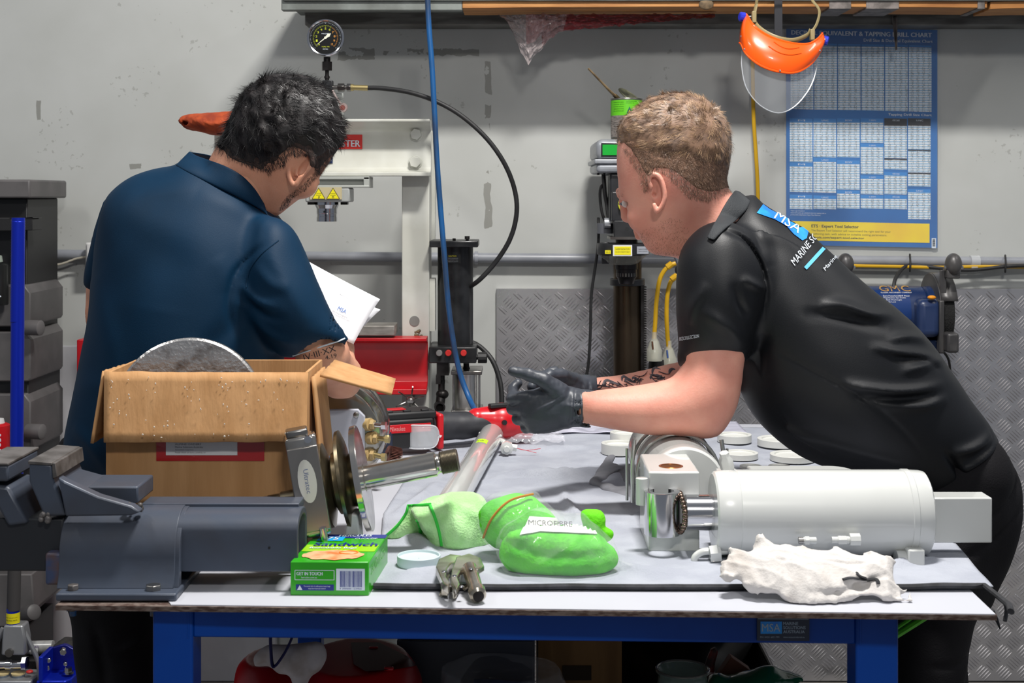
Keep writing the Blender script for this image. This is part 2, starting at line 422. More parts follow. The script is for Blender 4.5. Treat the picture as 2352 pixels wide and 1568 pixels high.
# ---- conduit along the wall
GREYP = M('grey_pvc', (150, 153, 160), .35, col2=(138, 141, 148), vs=8)
cd = thing('conduit', 'long grey plastic conduit pipe running along the wall', 'pipe', P(1176, 590, 4.52))
mb = MB(); mb.cyl(P(40, 583.5, 4.52), P(2420, 602, 4.52), L(11.5, 4.52), n=20); mb.build('pipe', GREYP, cd)
for x in (262, 1094, 1640, 1700):
    y = 583.5+(x-40)*.0078; MB().cyl(P(x-4, y, 4.52), P(x+4, y, 4.52), L(15, 4.52)).build('coupling', GREYP, cd)
mb = MB(); mb.cyl(P(2228, 601, 4.515), P(2248, 601, 4.515), L(15, 4.52)); mb.pbox(2232, 612, 2246, 625, 4.49, 4.53)
mb.build('clear_clip', M('clear_tape', (225, 228, 230), .2, alpha=.45), cd, label='clear plastic clip')
t = thing('junction_box', 'small white junction box at the left end of the conduit', 'electrical box', P(207, 584, 4.53))
mb = MB(); mb.pbox(196, 557, 232, 612, 4.47, 4.548); mb.build('body', M('white_plastic', (222, 222, 220), .4), t, bev=.004)
MB().pbox(199, 560, 229, 609, 4.465, 4.472).build('lid', M('white_plastic'), t, bev=.002)
mb = MB(); mb.tube([P(30, 612, 4.5), P(64, 614, 4.5), P(100, 611, 4.5), P(140, 606, 4.5), P(175, 594, 4.5), P(200, 590, 4.49)], L(2.6, 4.5), 8)
o = mb.build('cable', M('beige_cable', (190, 184, 168), .5)); o['label'] = 'thin beige cable sagging below the conduit at far left'; o['category'] = 'cable'
BLK = M('black_rubber', (24, 24, 25), .55, col2=(34, 34, 35), vs=20)
YEL = M('yellow_cable', (205, 160, 20), .45)
mb = MB(); mb.tube([P(1900, 606, 4.49), P(1960, 610, 4.49), P(2060, 612, 4.49), P(2160, 614, 4.49), P(2260, 612, 4.5), P(2420, 615, 4.5)], L(4, 4.5), 8)
o = mb.build('power_cable', YEL); o['label'] = 'yellow cable clipped under the conduit right of the standing man'; o['category'] = 'cable'
mb = MB(); mb.tube([P(2054, 672, 4.4), P(2055, 645, 4.42), P(2070, 620, 4.46), P(2092, 609, 4.5), P(2150, 615, 4.485), P(2230, 620, 4.485), P(2320, 611, 4.485), P(2420, 608, 4.485)], L(4.2, 4.5), 8)
o = mb.build('power_cable', BLK); o['label'] = 'black cable looping from the grinder up to the conduit'; o['category'] = 'cable'
for x, y in ((2090, 603), (2309, 605)):
    mb = MB(); mb.tube([P(x, y-16, 4.497), P(x+1, y, 4.475), P(x, y+17, 4.475), P(x, y+17, 4.5), P(x, y-16, 4.535)], L(2.2, 4.5), 6, closed=True)
    o = mb.build('cable_tie', BLK); o['label'] = 'black cable tie around conduit %s' % ('above the bench grinder' if x < 2200 else 'at the far right edge'); o['category'] = 'cable tie'; o['group'] = 'cable ties on the conduit'

# ---- overhead shelf with timbers
SHG = M('shelf_steel', (128, 134, 130), .5, .2, col2=(104, 108, 104), vs=9, bump=.1)
sh = thing('overhead_shelf', 'grey green steel shelf edge along the top of the wall', 'shelf', P(1500, 0, 4.2))
mb = MB(); mb.pbox(650, -40, 2480, 2, 4.16, 4.5); mb.build('deck', SHG, sh, bev=.003)
mb = MB(); mb.pbox(646, -14, 1062, 24, 4.17, 4.2); mb.build('front_channel', SHG, sh, bev=.003)
MB().pbox(700, 26, 2480, 58, 4.44, 4.545).build('wall_rail', M('smudged_steel', (122, 121, 117), .5, .3, col2=(88, 86, 82), vs=6, stretch=(1, 1, 6), bump=.1), sh, bev=.004)
def timber_mat():
    return M('pine', (186, 130, 70), .6, col2=(150, 96, 46), vs=5, v0=.35, v1=.7, stretch=(1.2, 9, 9), bump=.2, bs=12, det=6)
PINE = timber_mat()
def timber(xa, xb, y0, y1, Y0, Y1, lab):
    mb = MB(); a = P(xa, y0, Y0); b = P(xb, y1, Y0); n = 24
    for i in range(n+1): pass
    def fn(u, v):
        x = a.x+(b.x-a.x)*v; ca, sa = [(-1, -1), (1, -1), (1, 1), (-1, 1)][int(round(u*4)) % 4]
        wob = .0015*noise.noise((x*6, ca, sa))
        return Vector((x+.006*noise.noise((v*9, ca*3, sa*5)), (Y0+Y1)/2+ca*(Y1-Y0)/2+wob, (a.z+b.z)/2+sa*(a.z-b.z)/2+wob+.004*math.sin(v*3)))
    mb.grid(fn, 4, n, closed_u=True); mb.f += [(3, 2, 1, 0), tuple(4*(n-1)+k for k in range(4))]
    o = mb.build('timber_plank', PINE, bev=.002); o['label'] = lab; o['category'] = 'timber'; o['group'] = 'timbers on the overhead shelf'; return o
timber(1062, 2268, 2, 19, 4.17, 4.33, 'long pine plank on the overhead shelf with a knot near its middle')
timber(2275, 2480, 4, 22, 4.17, 4.33, 'short pine plank at the far right end of the overhead shelf')
mb = MB(); q = P(1622, 10, 4.165)
mb.ball(q, (.022, .006, .016), rot=None); o = mb.build('tape_patch', M('dark_knot', (70, 58, 44), .8, col2=(120, 100, 74), vs=40)); o['label'] = 'dark grubby tape patch on the middle of the long pine plank'; o['category'] = 'tape'
for xa, xb, lb in ((1905, 1955, 'grey tape wrapped on the plank above the left of the chart'), (1990, 2065, 'wide grey smudged tape on the plank above the chart'), (2246, 2262, 'narrow tape strip on the plank near its right end')):
    mb = MB(); mb.pbox(xa, -2, xb, 20.5, 4.166, 4.335); o = mb.build('tape_patch', M('grey_tape', (128, 120, 116), .5, col2=(90, 84, 80), vs=30), bev=.001); o['label'] = lb; o['category'] = 'tape'
# torn grey strip hanging over the chart
mb = MB(); mb.grid(lambda u, v: P(2055+(u-.5)*(13-9*v)+4*v, 36+78*v, 4.43)+Vector((0, .01*math.sin(u*3), 0)), 4, 12)
o = mb.build('tape_strip', M('grey_tape'), solid=.001); o['label'] = 'torn grey tape strip hanging over the drill chart title'; o['category'] = 'tape'

# ---- plastic bag hanging under the shelf
def bagpt(u, v):                                   # u along, v down
    x = 1143+u*500
    low = [(0, 42), (.05, 90), (.14, 148), (.22, 108), (.30, 74), (.42, 66), (.55, 60), (.7, 52), (1, 40)]
    for (a0, b0), (a1, b1) in zip(low, low[1:]):
        if a0 <= u <= a1: yl = b0+(b1-b0)*(u-a0)/(a1-a0)
    y = 34+(yl-34)*v; xx = x-(x-1215)*.35*v*max(0, 1-u*2.2)
    d = .016*noise.noise((u*26, v*5, 1))+.012*noise.noise((u*60, v*14, 3))
    return P(xx, y, 4.26+.03*v)+Vector((0, d, .5*d))
RB = M('clear_film', (214, 200, 200), .12, alpha=.38, bump=.6, bs=70, coat=.4)
RR = M('red_film', (158, 36, 46), .15, alpha=.7, bump=.6, bs=60, coat=.4)
t = thing('plastic_bag', 'crumpled clear and red plastic sheet hanging from the shelf', 'plastic bag', P(1300, 40, 4.26))
MB().grid(lambda u, v: bagpt(u*.32, v), 60, 30).build('clear_part', RB, t, ang=20, fixn=False)
MB().grid(lambda u, v: bagpt(.13+u*.87, v*(.62 if u < .1 else 1))+Vector((0, .006, .002)), 110, 22).build('red_part', RR, t, ang=20, fixn=False, label='translucent red film')

# ---- drill chart in plastic sleeve
def chart():
    Y = 4.538; t = thing('drill_chart', 'blue and yellow tapping drill chart poster in a clear sleeve on the wall', 'poster', P(1980, 572, 4.545))
    X0, X1, T0, B0 = 1806, 2153, 64, 570
    def row(x): return (x-X0)*.02
    def rect(mb, x0, y0, x1, y1, Y, dy=0): 
        n = [P(x0, y1+row(x0), Y), P(x1, y1+row(x1), Y), P(x1, y0+row(x1), Y), P(x0, y0+row(x0), Y)]
        return mb.add(n, [(0, 1, 2, 3)])
    mb = MB(); mb.prism([P(X0, B0-8, Y), P(X1, B0-1, Y), P(X1, T0+5, Y), P(X0, T0-2, Y)], (0, .002, 0))
    m = M('chart_blue', (0, 82, 152), .25, col2=(0, 118, 196), vs=2.2, v0=.35, v1=.7)
    mb.build('sheet', m, t)
    mb = MB(); rect(mb, X0-5, T0-4, X1+5, B0+2, Y-.0022); mb.build('clear_sleeve', M('sleeve', (235, 240, 245), .08, alpha=.10, coat=1), t, fixn=False)
    # tables
    hx = 20; cols = [1816+k*54.3 for k in range(6)]
    tabs = []
    for k, c in enumerate(cols): tabs.append((c, 98, c+52, 246, 0))
    lo = [[(272, 281, 372), (373, 382, 441), (447, 456, 480)], [(272, 281, 361), (363, 372, 442), (449, 457, 480)],
          [(272, 281, 361), (368, 377, 435), (437, 445, 479)], [(272, 281, 328), (330, 338, 400), (403, 411, 446), (448, 456, 479)],
          [(272, 289, 363), (364, 368, 389), (395, 403, 446), (448, 457, 480)], [(272, 289, 343), (344, 347, 396), (397, 400, 428), (434, 442, 503)]]
    lo = [[tuple(v-row(cols[k]+25) for v in e) for e in c_] for k, c_ in enumerate(lo)]
    pm = bpy.data.materials.new('chart_table'); pm.use_nodes = True; nt = pm.node_tree; b = nt.nodes['Principled BSDF']; N = nt.nodes.new; K = nt.links.new
    b.inputs['Roughness'].default_value = .3
    tc = N('ShaderNodeTexCoord'); sp = N('ShaderNodeSeparateXYZ'); K(tc.outputs['Object'], sp.inputs[0])
    def mt(op, a, c=None, d=None):
        n = N('ShaderNodeMath'); n.operation = op
        for i, v in enumerate((a, c, d)):
            if v is None: continue
            if hasattr(v, 'links'): K(v, n.inputs[i])
            else: n.inputs[i].default_value = v
        return n.outputs[0]
    zz = mt('FRACT', mt('MULTIPLY', sp.outputs[2], 718/5.6)); stripe = mt('GREATER_THAN', zz, .5)
    zz2 = mt('FRACT', mt('MULTIPLY', sp.outputs[2], 718/2.8)); line = mt('COMPARE', zz2, .5, .28)
    n = N('ShaderNodeTexNoise'); n.inputs['Scale'].default_value = 260; mp = N('ShaderNodeMapping'); mp.inputs['Scale'].default_value = (1, .01, 1.6); K(tc.outputs['Object'], mp.inputs[0]); K(mp.outputs[0], n.inputs[0])
    xx = mt('FRACT', mt('MULTIPLY', sp.outputs[0], 718/13.0)); colm = mt('COMPARE', xx, .5, .27)
    ink = mt('MULTIPLY', mt('MULTIPLY', line, colm), mt('GREATER_THAN', n.outputs[0], .49))
    mx = N('ShaderNodeMix'); mx.data_type = 'RGBA'; K(stripe, mx.inputs[0]); mx.inputs[6].default_value = lin((232, 234, 236)); mx.inputs[7].default_value = lin((150, 190, 220))
    mx2 = N('ShaderNodeMix'); mx2.data_type = 'RGBA'; K(mt('MULTIPLY', ink, .75), mx2.inputs[0]); K(mx.outputs[2], mx2.inputs[6]); mx2.inputs[7].default_value = lin((30, 30, 34)); K(mx2.outputs[2], b.inputs['Base Color'])
    CY = M('chart_cyan', (30, 130, 205), .3); CB = M('chart_black', (26, 26, 30), .3)
    MBs = MB(); hd = MB(); hb = MB()
    for c in cols: rect(MBs, c, 103, c+52, 250, Y-.0008)
    for c in cols: rect(hd, c, 98, c+52, 102, Y-.0008)
    for k, c in enumerate(cols):
        for (h0, h1, y1) in lo[k]:
            rect(MBs, c-2, h1, c+50, y1, Y-.0008)
            rect(hb if (k == 4 and h0 < 380) or (k == 5 and h0 < 420) else hd, c-2, h0, c+50, h1, Y-.0008)
    MBs.build('printed_table', pm, t, fixn=False, kind='stuff'); hd.build('table_heading', CY, t, fixn=False, kind='stuff'); hb.build('table_heading', CB, t, fixn=False, kind='stuff', label='black heading bars')
    mb = MB(); rect(mb, 1808, 507, 2135, 551, Y-.001)
    mb.build('yellow_banner', M('chart_yellow', (242, 216, 0), .3, col2=(232, 186, 40), vs=5, v0=.5, v1=.8), t, fixn=False, label='yellow banner')
    WH = M('print_white', (215, 225, 235), .4); DK = M('print_dark', (30, 34, 40), .4)
    def tx(s, x0, y0, x1, y1, mb, bold=0): 
        a = P(x0, y1+row(x0), Y-.0016); textat(mb, s, a, P(x1, y1+row(x1), Y-.0016)-a, P(x0, y0+row(x0), Y-.0016)-a, bold=bold)
    mb = MB(); tx('DECIMAL EQUIVALENT & TAPPING DRILL CHART', 1818, 69, 2140, 81, mb, .0012); tx('Drill Size & Decimal Equivalent Chart', 1984, 85, 2142, 94, mb, .001)
    tx('Tapping Drill Size Chart', 2040, 255, 2140, 262, mb, .002)
    for k, s in enumerate(('*Open pipe threads of', 'improved quality are obtained when the tapping hole is', 'pre-formed using Sutton Taper Pipe Reamers.')): tx(s, 1816, 482+k*4.6, (1848, 1897, 1885)[k], 485.5+k*4.6, mb)
    for k, c in enumerate(cols):
        for (h0, h1, y1) in lo[k]: tx(('M', 'UNC', 'BSW', 'G (BSPP)', 'METRIC COARSE', 'UNC')[k], c+17, h0+2.6, c+33, h0+6.2, mb)
    mb.build('chart_lettering', WH, t, fixn=False)
    mb = MB(); tx('ETS · Expert Tool Selector', 1864, 514, 1972, 523, mb, .002); tx('www.suttontools.com/expert-tool-selector', 1822, 541, 1985, 547, mb, .0006)
    mb.build('banner_lettering', DK, t, fixn=False)
    mb = MB(); tx('The Expert Tool Selector will recommend the right tool for your', 1863, 525, 2046, 531, mb); tx('machining task, with advice on suitable cutting parameters.', 1863, 533, 2037, 539, mb)
    mb.build('banner_small_print', M('print_olive', (120, 112, 20), .4), t, fixn=False)
    mb = MB(); rect(mb, 2140, 540, 2150, 563, Y-.001); mb.build('barcode_tag', WH, t, fixn=False)
    mb = MB()
    for k in range(9): rect(mb, 2142, 542+k*1.9, 2148, 542.9+k*1.9+(k % 3)*.3, Y-.0015)
    mb.build('barcode_bars', DK, t, fixn=False)
chart()
# ================================================================ BACKGROUND MACHINES
WHT = M('press_enamel', (205, 206, 198), .38, col2=(190, 190, 180), vs=7, bump=.06, bs=20, rv=.1)
CHR = M('chrome', (205, 205, 208), .14, 1)
STL = M('steel', (165, 163, 160), .3, 1, col2=(125, 122, 118), vs=12)
DST = M('dark_steel', (62, 60, 60), .4, .8, col2=(40, 38, 37), vs=20, bump=.1)
BLKP = M('black_paint', (20, 21, 23), .35, col2=(34, 35, 37), vs=14, rv=.1)
REDP = M('red_paint', (190, 16, 28), .35, col2=(165, 10, 22), vs=6)
BRASS = M('brass', (176, 160, 112), .35, .8)
YLAB = M('yellow_label', (226, 214, 20), .45)
WLAB = M('white_label', (215, 215, 215), .45); DLAB = M('dark_print', (22, 22, 24), .5)

def press():
    Y = 4.0; t = thing('hydraulic_press', 'white steel hydraulic shop press standing against the wall', 'press', P(740, 1715, 4.1))
    # head beam: rolled channel with tapered flanges
    def beam(x0, x1, y0, y1, name, mat, fl=24):
        out = [(Y, y0), (Y, y0+6), (Y+.045, y0+fl*.72), (Y+.062, y0+fl*1.1), (Y+.066, y0+fl*1.6), (Y+.066, y1-fl*.9), (Y+.06, y1-fl*.6), (Y+.045, y1-fl*.45), (Y, y1-8), (Y, y1), (Y+.078, y1), (Y+.078, y0)]
        pts = [Vector((P(x0, 0, Y).x, yy, P(0, py, Y).z)) for yy, py in out]
        return MB().prism(pts, (P(x1, 0, Y).x-P(x0, 0, Y).x, 0, 0)).build(name, mat, t, bev=.0015, ang=50)
    beam(492, 987, 273, 404, 'head_beam', WHT)
    mb = MB(); mb.pbox(923, 300, 986, 1330, Y+.082, Y+.20); mb.build('column', WHT, t, bev=.003)
    mb = MB(); mb.pbox(492, 300, 556, 1330, Y+.082, Y+.20); mb.build('column', WHT, t, bev=.003)
    MB().pbox(480, 1290, 1000, 1345, Y+.02, Y+.3).build('foot', WHT, t, bev=.003)
    MB().pbox(556, 1240, 923, 1300, Y+.09, Y+.19).build('cross_member', WHT, t, bev=.003)
    MB().pbox(987, 300, 999, 560, Y+.25, Y+.3).build('rear_flange', WHT, t, bev=.001)
    for x, y in ((955, 308), (953, 372), (522, 308), (522, 372)):
        q = P(x, y, Y+.05); mb = MB(); mb.hexa(q-Vector((0, .004, 0)), (0, 1, 0), .0165, .02); mb.cyl(q+Vector((0, .012, 0)), q+Vector((0, .0145, 0)), .02); mb.build('hex_bolt', WHT, t, bev=.001)
    q = P(952, 737, Y+.08); MB().cyl(q, q+Vector((0, .003, 0)), .0145).build('pin_hole', M('hole_grey', (120, 122, 118), .6), t)
    # red maker's plate and blue sticker
    o = MB().pbox(716, 309, 832, 342, Y+.0635, Y+.0668).build('name_plate', M('sign_red', (205, 42, 34), .4), t, label='red name plate with white letters')
    mb = MB(); ptext(mb, 'MASTER', 757, 322, 827, 337, Y+.0630, .006); mb.build('lettering', M('print_white'), o)
    o = MB().pbox(728, 349, 764, 375, Y+.0635, Y+.0668).build('sticker', M('sticker_blue', (22, 42, 84), .4), t, label='small navy sticker')
    mb = MB(); ptext(mb, 'SOLUTIONS', 736, 359, 761, 363, Y+.063); ptext(mb, 'AUSTRALIA', 736, 366, 761, 370, Y+.063); mb.build('lettering', M('print_white'), o)
    # ram carrier
    mb = MB(); mb.pbox(690, 405, 848, 412, Y-.01, Y+.1); mb.pbox(690, 425, 848, 431, Y-.012, Y+.1); mb.pbox(690, 405, 838, 431, Y+.006, Y+.1); mb.pbox(835, 406, 848, 431, Y-.01, Y+.1)
    mb.build('carriage', M('carriage_grey', (165, 168, 162), .4), t, bev=.0015)
    mb = MB(); mb.lathe([(0, .045), (.045, .045)], P(747, 463, Y+.05), (0, 0, 1), 8)
    MB().pbox(701, 431, 803, 464, Y-.01, Y+.1).build('ram_housing', M('housing_grey', (160, 163, 160), .4), t, bev=.004)
    o = MB().pbox(712, 430, 785, 458, Y-.016, Y-.0105).build('warning_label', M('label_tan', (188, 176, 140), .25, coat=.5), t, label='tan warning label with two yellow triangles')
    mb = MB(); k = MB()
    for cx in (732, 765):
        mb.prism([P(cx-14, 456, Y-.0175), P(cx+14, 456, Y-.0175), P(cx, 433, Y-.0175)], (0, .0008, 0))
    mb.build('warning_triangle', YLAB, o, kind='stuff')
    for cx in (732, 765):
        for a, b in (((cx-15, 456.5), (cx+15, 456.5)), ((cx+15, 456.5), (cx, 431.5)), ((cx, 431.5), (cx-15, 456.5))): k.cyl(P(*a, Y-.0178), P(*b, Y-.0178), .0007, n=4)
        ptext(k, 'CAUTION' if cx < 740 else 'WARNING', cx-6, 443, cx+6, 445, Y-.0181); ptext(k, 'DANGER', cx-6, 447, cx+6, 449, Y-.0181)
        ptext(k, 'j' if cx < 740 else 'n', cx-2, 450, cx+2, 455, Y-.0181)
    k.build('triangle_print', DLAB, o, kind='stuff')
    for x in (714, 790): MB().pbox(x-8, 464, x+8, 470, Y+.02, Y+.05).build('clamp_bolt', DST, t, bev=.001)
    c = P(751, 464, Y+.045); s = Y/F
    mb = MB(); mb.lathe([(0, 28*s), (.008, 28*s), (.018, 24*s), (.032, 24*s), (.033, 23.2*s), (.041, 23.2*s), (.0415, 23.8*s), (.055, 24*s)], c, (0, 0, -1), 40); mb.build('ram_piston', CHR, t, ang=25)
    q = P(748, 486, Y+.045)-Vector((0, 24*s+.0005, 0)); MB().cyl(q, q+Vector((0, .003, 0)), .003).build('set_screw', DLAB, t)
    # red press bed
    mb = MB(); out = [(Y-.01, 776), (Y-.01, 783), (Y+.05, 790), (Y+.056, 800), (Y+.056, 868), (Y+.05, 882), (Y-.01, 893), (Y-.01, 905), (Y+.066, 905), (Y+.066, 776)]
    mb.prism([Vector((P(560, 0, Y).x, a, P(0, b, Y).z)) for a, b in out], (P(980, 0, Y).x-P(560, 0, Y).x, 0, 0)); mb.build('bed_channel', REDP, t, bev=.0015, label='red press bed', ang=50)
    MB().pbox(700, 748, 906, 771, Y-.0, Y+.11).build('press_plate', M('ground_plate', (150, 146, 140), .5, .4, col2=(118, 114, 108), vs=12, stretch=(1, 1, 5)), t, bev=.002)
    # manifold above the beam
    mb = MB(); mb.cyl(P(771, 214, Y+.05), P(771, 274, Y+.05), 18*s); mb.build('cylinder_sleeve', M('pale_grey', (190, 194, 190), .4), t)
    MB().pbox(740, 184, 763, 213, Y-.004, Y+.03).build('tee_block', BLKP, t, bev=.002)
    mb = MB(); mb.cyl(P(751, 184, Y+.012), P(751, 172, Y+.012), 5*s); mb.cyl(P(751, 180, Y+.012), P(751, 175, Y+.012), 6.5*s); mb.cyl(P(751, 172, Y+.012), P(751, 162, Y+.012), 4.5*s); mb.hexa(P(751, 162, Y+.012), (0, 0, 1), 12.5*s, 20*s); mb.cyl(P(751, 142, Y+.012), P(751, 131, Y+.012), 8*s); mb.build('gauge_stem', DST, t)
    mb = MB(); mb.cyl(P(763, 201, Y+.012), P(778, 201, Y+.012), 5*s); mb.hexa(P(776, 201, Y+.012), (1, 0, 0), 10*s, 15*s); mb.cyl(P(791, 201, Y+.012), P(798, 201, Y+.012), 5.5*s); mb.hexa(P(797, 201, Y+.012), (1, 0, 0), 9.5*s, 9*s); mb.build('hose_nut', STL, t, bev=.0008)
    mb = MB(); mb.cyl(P(806, 201, Y+.012), P(812, 201, Y+.012), 8*s); mb.cyl(P(812, 201, Y+.012), P(845, 202, Y+.012), 6.5*s); mb.build('hose_ferrule', BRASS, t)
    mb = MB(); mb.tube([P(764, 208, Y-.01), P(771, 222, Y-.015), P(783, 240, Y-.015)], 2.8*s, 8); mb.lathe([(0, 10*s), (.008, 11*s)], P(787, 247, Y-.02), (0, 1, 0), 24)
    mb.build('valve_lever', M('lever_mauve', (150, 132, 128), .45), t)
    q = P(787, 247, Y-.0205); MB().cyl(q, q+Vector((0, .002, 0)), 6*s).build('lever_hub', M('rust_red', (120, 62, 54), .6), t)
    # pressure gauge
    g = P(748, 87, Y-.01)
    mb = MB(); mb.lathe([(0, 34*s), (.006, 40*s), (.03, 41*s), (.036, 42.5*s), (.040, 42.5*s), (.042, 40*s), (.0405, 37.5*s), (.038, 37.4*s)], g+Vector((0, .036, 0)), (0, -1, 0), 56, caps=True)
    o = mb.build('pressure_gauge', CHR, t, ang=30, label='round black faced pressure gauge')
    MB().cyl(g-Vector((0, .0024, 0)), g-Vector((0, .0032, 0)), 37.4*s, n=48).build('dial', M('dial_black', (14, 15, 15), .3), o)
    y1 = M('dial_yellow', (196, 206, 40), .5); wd = M('print_white'); orr = M('dial_orange', (220, 150, 60), .5)
    yb = MB(); wb = MB(); ob = MB(); D = Vector((0, -.0036, 0))
    for k in range(51):
        a = math.radians(225-k*5.4); u = Vector((math.cos(a), 0, math.sin(a))); 
        wb.cyl(g+D+u*(33.5 if k % 5 else 32)*s, g+D+u*35.5*s, .0003, n=4)
        (ob if k > 30 else yb).cyl(g+D+u*(26.5 if k % 5 else 25)*s, g+D+u*29*s, .0004, n=4)
    for k in range(11):
        a = math.radians(225-k*27); u = Vector((math.cos(a), 0, math.sin(a))); q = g+D+u*21*s
        textat(yb if k < 7 else ob, str(k), q-Vector((2*s, 0, 2.4*s)), (4*s, 0, 0), (0, 0, 4.8*s))
    textat(wb, 'MASTER', g+D+Vector((-9*s, 0, 8*s)), (18*s, 0, 0), (0, 0, 2.6*s)); textat(yb, 'TON / PSI', g+D+Vector((-9*s, 0, -22*s)), (18*s, 0, 0), (0, 0, 3*s)); textat(wb, 'METRIC', g+D+Vector((-6*s, 0, -27*s)), (12*s, 0, 0), (0, 0, 2*s))
    yb.build('dial_marks', y1, o, kind='stuff'); wb.build('dial_marks', wd, o, kind='stuff'); ob.build('dial_marks', orr, o, kind='stuff')
    a = math.radians(219); u = Vector((math.cos(a), 0, math.sin(a))); n_ = Vector((-u.z, 0, u.x)); mb = MB(); E = Vector((0, -.0042, 0))
    mb.prism([g+E+u*30*s, g+E+n_*1.4*s, g+E-u*9*s+n_*4*s, g+E-u*16*s, g+E-u*9*s-n_*4*s, g+E-n_*1.4*s], (0, -.0006, 0)); mb.cyl(g+E, g+E+Vector((0, -.001, 0)), 3*s); mb.build('needle', M('needle_cream', (225, 225, 205), .5), o)
    # hose
    mb = MB(); mb.tube([P(843, 202, Y+.012), P(880, 203, Y), P(940, 212, Y-.02), P(1000, 232, Y-.03), P(1060, 266, Y-.03), P(1118, 318, Y-.03), P(1160, 378, Y-.02), P(1183, 440, Y), P(1186, 495, Y+.01), P(1170, 552, Y+.03), P(1135, 606, Y+.05), P(1092, 650, Y+.07), P(1050, 670, Y+.2)], 5.6*s, 12)
    mb.build('pressure_hose', BLK, t, label='black rubber hose arching to the pump')
    # pump
    pm = MB(); pm.pbox(986, 553, 1098, 568, Y+.03, Y+.2); pm.build('reservoir_cap', BLKP, t, bev=.003)
    mb = MB(); mb.cyl(P(1046, 798, Y+.12), P(1046, 566, Y+.12), 42*s, n=40); mb.build('oil_reservoir', BLKP, t)
    for x in (1043, 1073):
        mb = MB(); mb.hexa(P(x, 553, Y+.06), (0, 0, 1), 4*s, 6*s); 
        if x > 1050: mb.cyl(P(x, 549, Y+.06), P(x, 542, Y+.06), 6*s, n=10)
        mb.build('cap_screw', DST, t)
    o = MB().pbox(1026, 584, 1058, 605, Y+.0685, Y+.072).build('caution_label', BLKP, t, label='small black caution label')
    mb = MB(); ptext(mb, 'CAUTION', 1030, 586, 1048, 589.5, Y+.068); mb.build('lettering', YLAB, o)
    mb = MB()
    for k, s_ in enumerate(('Use of this pump is', 'not permitted to leave', 'maximum pressure')): ptext(mb, s_, 1029, 592+k*4, 1052, 594+k*4, Y+.068)
    mb.build('small_print', WLAB, o)
    MB().pbox(985, 797, 1094, 834, Y+.03, Y+.19).build('valve_block', BLKP, t, bev=.003)
    for x, m in ((1009, M('knob_grey', (140, 138, 136), .5)), (1030, M('knob_red', (190, 40, 36), .45)), (1065, M('knob_red'))):
        q = P(x, 810, Y+.028); MB().lathe([(0, 7*s), (.012, 7.2*s), (.014, 6*s)], q+Vector((0, .002, 0)), (0, -1, 0), 20).build('valve_knob', m, t)
    q = P(1009, 823, Y+.03); MB().lathe([(0, 5*s), (.004, 5*s), (.004, 3*s), (.001, 3*s)], q, (0, -1, 0), 16).build('port', DST, t)
    mb = MB(); mb.cyl(P(1094, 820, Y+.06), P(1100, 820, Y+.06), 6*s); mb.lathe([(0, 13*s), (.024, 13*s), (.026, 11*s)], P(1098, 821, Y+.06), (1, 0, 0), 12, True); mb.build('release_knob', BLK, t, ang=20)
    mb = MB(); mb.pbox(1003, 834, 1031, 862, Y+.05, Y+.12); mb.cyl(P(1014, 862, Y+.08), P(1014, 898, Y+.08), 8*s); mb.pbox(1001, 862, 1012, 882, Y+.05, Y+.1); mb.ball(P(1016, 905, Y+.075), (15*s, 15*s, 12*s)); mb.hexa(P(1012, 880, Y+.08), (0, 0, 1), 11*s, 9*s)
    mb.lathe([(0, 13*s), (.03, 13*s), (.03, 9*s), (.012, 9*s)], P(1009, 932, Y+.07), (.1, -1, 0), 20); mb.cyl(P(1013, 910, Y+.075), P(1010, 932, Y+.065), 11*s); mb.build('air_coupling', DST, t, ang=30)
    mb = MB(); mb.cyl(P(1070, 852, Y+.11), P(1070, 943, Y+.11), 27*s, n=36); mb.build('air_cylinder', M('brushed_alu', (200, 198, 194), .3, .9), t)
    for y in (852, 943): MB().pbox(1036, y, 1107, y+9, Y+.05, Y+.18).build('end_cap', STL, t, bev=.002)
    for x in (1042, 1101): MB().cyl(P(x, 850, Y+.055), P(x, 955, Y+.055), 2.5*s).build('tie_rod', STL, t)
    mb = MB(); mb.cyl(P(1071, 852, Y+.11), P(1071, 834, Y+.11), 7*s); mb.hexa(P(1071, 850, Y+.11), (0, 0, 1), 9*s, 7*s); mb.build('pump_rod', DST, t)
    mb = MB(); mb.tube([P(1082, 785, Y+.16), P(1105, 798, Y+.15), P(1130, 826, Y+.13), P(1146, 866, Y+.12), P(1152, 905, Y+.11), P(1151, 960, Y+.1), P(1148, 1020, Y+.1)], 6*s, 10); mb.build('pressure_hose', BLK, t)
    MB().pbox(985, 640, 999, 760, Y+.1, Y+.16).build('pump_bracket', WHT, t)
    # spoked handwheel
    q = P(944, 918, Y+.0); mb = MB(); mb.lathe([(0, 9*s), (.02, 11*s), (.028, 7*s), (.03, 2*s)], q, (0, -1, 0), 20)
    for k in range(6):
        a = k*PI/3+.35; u = Vector((math.cos(a), 0, math.sin(a))); mb.tube([q+u*8*s-Vector((0, .01, 0)), q+u*26*s-Vector((0, .022, 0)), q+u*34*s-Vector((0, .034, 0))], 1.8*s, 6)
    mb.build('hand_wheel', STL, t, label='small spoked metal hand wheel')
    MB().cyl(q, q+Vector((0, .1, 0)), 4*s).build('wheel_shaft', STL, t)
    mb = MB(); r = random.Random(2)
    for k in range(9): mb.ball(P(960+r.uniform(-6, 8), 762+r.uniform(-8, 10), Y+.07), r.uniform(.002, .006))
    mb.build('rusty_clip', M('rusty', (110, 96, 70), .8, col2=(70, 58, 46), vs=60), t)
press()
